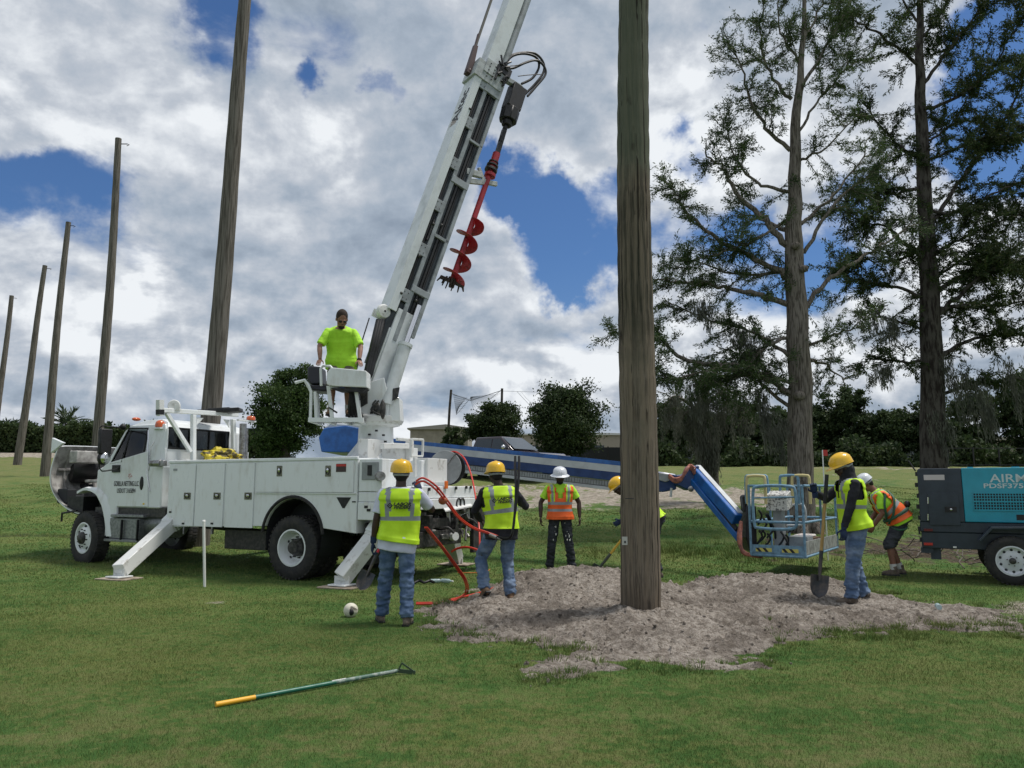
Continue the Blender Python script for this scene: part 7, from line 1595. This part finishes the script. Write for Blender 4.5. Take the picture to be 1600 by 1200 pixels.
b = MB(); w = i7['arm']['L'][2]; b.path([w + Vector((math.cos(a) * .034, math.sin(a) * .02, math.sin(a) * .03)) for a in np.linspace(0, 2 * PI, 13)[:-1]], .012, 6, closed=True); b.build('wristwatch', BLACK, w7, smooth=60)
# harness on the bending worker
rg = i6['ring']; b = MB()
for j0, j1_ in ((18, 40), (10, 32)):
    b.path(catmull([rg(.3 + 2.2 * t, .062, 56)[int(j0 + (j1_ - j0) * t)] for t in np.linspace(0, 1, 6)], 4), .020, 6, flat=.5)
b.path([Vector(v_) for v_ in rg(.75, .055, 28)], .022, 6, closed=True)
s_, kn_, an = i6['leg']['L']; b.path([s_.lerp(kn_, .25) + Vector((math.cos(a) * .115, math.sin(a) * .115, .05 * math.cos(a))) for a in np.linspace(0, 2 * PI, 17)[:-1]], .018, 6, closed=True); b.build('safety_harness', HARN, w6, smooth=60)
b = MB(); c = rg(.9, .09, 28)[20]; b.ell(c, (.05, .05, .06)); b.build('harness_buckle', BLACK, w6, smooth=60)
# paint splashes on trousers
for inf, pp, sd_, nsp in ((i3, w3, 1, 14),):
    for _ in range(nsp):
        nm = random.choice('RL'); h_, kn_, an = inf['leg'][nm]; c = h_.lerp(kn_, random.uniform(.15, .9)); b = MB(); b.ell(c + Vector((random.uniform(-.05, .05), .088, 0)), (random.uniform(.004, .010), .004, random.uniform(.01, .035)), 6, 4); b.build('paint_splash', PWHITE, pp)

# ================================================================ tools, hoses and litter
WOODH = mat('ash wood handle', (.42, .27, .09), .5, var=.25, vs=8, stretch=(6, 6, 1)); IRON = mat('digging blade', (.05, .055, .065), .45, .5, col2=(.13, .11, .10), vs=8); GREEN = mat('green handle', (.010, .12, .075), .4, var=.2, vs=8)
def shovel(label, top, tip, facing, hm, gm, grip=.28, blade=IRON, Lsock=.30, bw=.115, bl_=.28):
    top = Vector(top); tip = Vector(tip); d = (tip - top).normalized(); Lh = (tip - top).length; o = thing('shovel', label, 'shovel', tip); T = top - tip
    fx = Vector(facing); fx = (fx - d * fx.dot(d)).normalized(); sx_ = d.cross(fx)
    b = MB(); b.tube(T, -d * (bl_ + Lsock * .6), .019, .021, 12); b.build('handle', hm, o, smooth=50)
    if grip: b = MB(); b.tube(T - d * .005, T + d * grip, .0235, n=12); b.build('grip', gm, o, smooth=50)
    b = MB(); b.path([-d * (bl_ + Lsock), -d * (bl_ + .06), -d * bl_ * .75 + fx * .012], [.025, .022, .014], 10); b.build('socket', blade, o, smooth=50)
    b = MB(); ol = [(-1, 1), (-1, .75), (-.98, .45), (-.75, .18), (-.35, .04), (0, 0), (.35, .04), (.75, .18), (.98, .45), (1, .75), (1, 1)]; NX, NY = 9, 9; vs = []
    def wid(t): return np.interp(t, [0, .06, .18, .45, 1], [.02, .42, .76, .98, 1.0]) * bw
    for j in range(NY):
        t = j / (NY - 1)
        for i in range(NX): u = -1 + 2 * i / (NX - 1); vs.append(-d * bl_ * (t - .0) + sx_ * u * wid(t) + fx * (.035 * (u * u) - .02 + .02 * (1 - t) ** 2))
    vs2 = [v_ - fx * .004 for v_ in vs]; n = len(vs); fs = []
    for j in range(NY - 1):
        for i in range(NX - 1): a = j * NX + i; fs += [(a, a + 1, a + NX + 1, a + NX), (a + n, a + n + NX, a + n + NX + 1, a + n + 1)]
    rim_ = [i for i in range(NX)] + [j * NX + NX - 1 for j in range(1, NY)] + [(NY - 1) * NX + i for i in range(NX - 2, -1, -1)] + [j * NX for j in range(NY - 2, 0, -1)]
    for q in range(len(rim_)): a, c = rim_[q], rim_[(q + 1) % len(rim_)]; fs.append((a, c, c + n, a + n))
    b.add(vs + vs2, fs); b.build('blade', blade, o, smooth=50); return o
g5 = G(1278, 934, .15); t5 = P(1292, 742, g5.y - .05); t5 = w5.matrix_world @ Vector((0, 0, 0)) if False else t5
shovel('wooden handled shovel with black grip and blade standing in the sand before the hooded worker', t5, g5, (0, -1, 0), WOODH, BLACK, grip=.36)
shovel('yellow handled shovel leaning beside the upright pole base, blade in the grass', P(972, 842, 12.6), P(922, 906, 12.9) , (0, -1, .2), mat('yellow fibre handle', (.62, .40, .05), .45), BLACK, grip=0, blade=mat('green grey blade', (.07, .085, .07), .5))
shovel('red handled shovel resting against the rear outrigger leg', P(592, 858, 11.45), P(563, 922, 11.4), (0, -1, .25), mat('red handle', (.5, .02, .04), .4), REDP, grip=0)
# rake on the lawn
ra, rb2 = G(337, 1101, .02), G(622, 1048, .03); rk_ = thing('soil_rake', 'green handled lawn tool with yellow grip and triangular head lying on the near grass', 'rake', ra); T = rb2 - ra; d = T.normalized(); sd = Vector((-d.y, d.x, 0))
b = MB(); b.tube(Vector((0, 0, 0)), T * .19, .019, .0175, 12); b.build('grip', mat('yellow grip', (.75, .38, .02), .5), rk_, smooth=50)
b = MB(); b.tube(T * .19, T * .62, .0165, n=12); b.build('handle', GREEN, rk_, smooth=50); b = MB(); b.tube(T * .62, T * .99, .0165, n=12); b.build('worn_handle', mat('grey green handle', (.06, .13, .10), .6, col2=(.3, .33, .3), vs=20), rk_, smooth=50)
b = MB(); b.bar(T * .60 + Vector((0, 0, .016)), T * .68 + Vector((0, 0, .016)), .012, .002); b.build('handle_label', PWHITE, rk_)
h0 = G(628, 1036, .09) - ra; h1 = G(649, 1051, .015) - ra; b = MB(); b.path([T * .98, T * 1.02 + Vector((0, 0, .0))], .014, 8); 
b.bar(T * 1.0, h0, .012, .012); b.bar(h0, h1, .012, .012); b.bar(T * 1.0, h1, .014, .03); b.build('rake_head', mat('worn green steel', (.05, .08, .05), .5, .3), rk_)
# white marker pipe
a = G(320, 917); c = P(318.5, 814, a.y); o = thing('marker_pipe', 'thin white plastic pipe standing upright in the grass before the truck', 'pipe', a); b = MB(); b.tube((0, 0, -.05), c - a, .021, n=12); b.build('pipe', mat('white plastic', (.72, .73, .70), .4), o, smooth=50); b = MB(); b.lathe([(.024, 0), (.024, .03), (.018, .035), (0, .035)], c - a - Vector((0, 0, .02)), (0, 0, 1), 12); b.build('cap', PWHITE, o, smooth=50)
# ball
a = G(548, 957, .05); a.z = .075; o = thing('ball', 'small dirty white ball with a dark patch on the grass', 'ball', a); b = MB(); b.ell((0, 0, 0), .085, 24, 16); b.build('cover', mat('scuffed ball', (.60, .58, .48), .6, col2=(.10, .09, .07), vs=9, thr=(.56, .62)), o, smooth=70); b = MB(); b.ell((.02, -.062, -.01), (.032, .03, .04), 12, 8); b.build('dark_patch', BLACK, o, smooth=70)
# bottles and bag
BOT = glass_mat('clear plastic', (.80, .88, .90), .15); BOTW = mat('bottle plastic', (.45, .58, .60), .25, alpha=.75)
def bottle(px, py, rz, label, z=0.0, up=False):
    a = G(px, py, z); o = thing('plastic_bottle', label, 'bottle', (a.x, a.y, z + .035), rz, 'discarded water bottles'); b = MB(); b.lathe([(0, 0), (.03, .005), (.032, .02), (.029, .05), (.032, .08), (.029, .11), (.032, .14), (.012, .18), (.012, .2)], (0, 0, -.03) if up else (-.1, 0, 0), (0, 0, 1) if up else (1, 0, 0), 14); b.build('bottle_shell', BOTW, o, smooth=50); b = MB(); b.lathe([(.014, 0), (.014, .02), (0, .02)], (0, 0, .17) if up else (.1, 0, 0), (0, 0, 1) if up else (1, 0, 0), 12); b.build('cap', PWHITE, o); return o
bottle(682, 911, .3, 'crumpled clear bottle beside the dark strap on the grass, left one of the pair'); bottle(698, 911, -.5, 'crumpled clear bottle right of its twin near the red hoses'); bottle(1466, 952, 1.2, 'clear bottle alone on the sandy strip in front of the compressor', .10)
a = G(663, 911, .02); o = thing('dark_strap', 'short coiled black strap on the grass next to two bottles', 'strap', a); b = MB(); b.path(catmull([Vector((-.16, 0, 0)), Vector((-.08, .05, .03)), Vector((0, -.03, .01)), Vector((.08, .04, .03)), Vector((.15, 0, .01))], 5), .022, 8); b.build('webbing', BLACK, o, smooth=50)
a = G(812, 866, .02); o = thing('grey_hose_coil', 'grey corrugated hose lying on the grass behind the black shirted worker', 'hose', a); b = MB(); b.path(catmull([Vector((-1.3, .4, .05)), Vector((-.9, 0, .03)), Vector((-.4, .1, .04)), Vector((0, -.05, .05)), Vector((.35, .05, .04))], 6), .05, 10); b.build('hose', mat('grey hose', (.12, .15, .18), .6, var=.3, vs=20), o, smooth=50)
# compressor hoses
RH = mat('red hose', (.55, .035, .018), .35, var=.15, vs=10); OH = mat('orange cord', (.62, .14, .02), .5); BH = mat('black hose', (.012, .012, .014), .4)
def hose(label, pts, r, m, name='hydraulic_hose', grp=None, n=6):
    w = [P(x, y, Y) for x, y, Y in pts]; o0 = w[len(w) // 2].copy(); o0.z = 0; o = thing(name, label, 'hose', o0, 0, grp); b = MB(); b.path(catmull([q - o0 for q in w], n), r, 10); b.build('tube', m, o, smooth=60); return o
grd = lambda x, y: (x, y, G(x, y, .02).y)
for k in range(2):
    hose(('upper' if k else 'lower') + ' of the two red hoses running from the raised hand to the black shirted worker', [(650 - k, 752 + 5 * k, 8.95), (662, 747 + 5 * k, 8.95), (682, 760 + 6 * k, 9.0), (700, 783 + 6 * k, 9.2), (718, 808 + 3 * k, 9.5), (740, 824 + 2 * k, 9.8), (762, 832 + k, 9.9), (778, 838, 9.9)], .012, RH, grp='red hydraulic hoses', n=6)
    hose(('right' if k else 'left') + ' of the two red hoses dropping beside the near worker to the grass', [(664 + 3 * k, 824, 9.2), (690 + 3 * k, 856, 9.9), (712 + 3 * k, 886, 10.3), (726 + 3 * k, 908, 10.5), grd(727 + 3 * k, 926), grd(712, 936 + 2 * k), grd(690, 941 + 2 * k), grd(650, 942 + 2 * k)], .012, RH, grp='red hydraulic hoses')
hose('thin red hose hanging from the reel to the ground', [(700, 708, 13.7), (712, 706, 13.65), (726, 717, 13.4), (737, 745, 13.0), (745, 790, 12.4), (749, 830, 12.0), (750, 860, 11.8), (756, 862, 11.7)], .014, RH, grp='red hydraulic hoses')
hose('red hose arching over the grass below the tail of the truck', [(706, 862, 12.6), (715, 857, 12.5), (730, 855, 12.3), (748, 860, 12.0), (760, 868, 11.7)], .018, RH, grp='red hydraulic hoses')
hose('red hoses crossing under the foot of the black shirted worker', [grd(700, 938), grd(735, 930), grd(757, 924), grd(775, 917), grd(800, 905)], .016, RH, grp='red hydraulic hoses')
hose('orange cord lying on the grass by the far outrigger', [grd(715, 895), grd(740, 895), grd(760, 894), grd(772, 880), grd(776, 868), grd(760, 872), grd(745, 884), grd(728, 890)], .008, OH, 'extension_cord')
g = P(692, 782, 9.15); o = thing('hose_knot', 'orange clamp joining the two red hoses near the raised hand', 'clamp', g); b = MB(); b.ell((0, 0, 0), (.055, .05, .05), 12, 8); b.build('clamp_body', mat('dull orange rubber', (.32, .09, .04), .6), o, smooth=60)
for k in range(2):
    hose(('left' if not k else 'right') + ' black hose looped up over the shoulder of the black shirted worker', [(775, 838, 9.85), (792, 842, 9.75), (800, 834, 9.7), (804, 806, 9.7), (806 + 3 * k, 765, 9.7), (805 + 6 * k, 730, 9.75), (805 + 6 * k, 713, 9.8)], .016, BH, grp='black hoses on the shoulder')
g = P(765, 836, 9.88); g2 = P(776, 840, 9.84); o = thing('hose_coupling', 'steel coupling between the red and black hoses', 'coupling', g); b = MB(); b.tube(Vector((0, 0, 0)), g2 - g, .024, n=10); b.tube((g2 - g) * 1.1, (g2 - g) * 1.7, .02, n=10); b.build('fitting', STEEL, o, smooth=50)
# little red flag on a stake
a = P(1288, 760, 15.5); o = thing('survey_flag', 'small red flag on a thin stake behind the yellow helmet at the platform', 'flag', (a.x, a.y, tz(a.x, a.y))); h_ = P(1288, 703, 15.5).z - tz(a.x, a.y); b = MB(); b.tube((0, 0, -.1), (0, 0, h_), .012, n=6); b.build('stake', PWHITE, o); b = MB(); b.box((0, -.002, h_ - .12), (.10, .002, h_)); b.build('flag_cloth', SREDM, o)
# dead branches on the brushy soil
b = MB()
for _ in range(46):
    x = random.gauss(9.2, 1.4); y = random.gauss(16.2, .8); a_ = random.uniform(0, 6); L = random.uniform(.3, 1.0); o = Vector((x, y, tz(x, y))); M = Matrix.Rotation(a_, 3, 'Z')
    b.path([o + M @ q for q in catmull([Vector((0, 0, .02)), Vector((L * .4, .05, .10)), Vector((L, -.05, random.uniform(.02, .3)))], 3)], .011, 5); b.path([o + M @ Vector((L * .4, .05, .10)), o + M @ Vector((L * .7, .25, .18))], .007, 4)
tag(b.build('dead_brush', BARK, None, smooth=60, weld=False, fix=False), 'tangle of pale dead branches on brown soil behind the compressor', 'brush', kind='stuff')
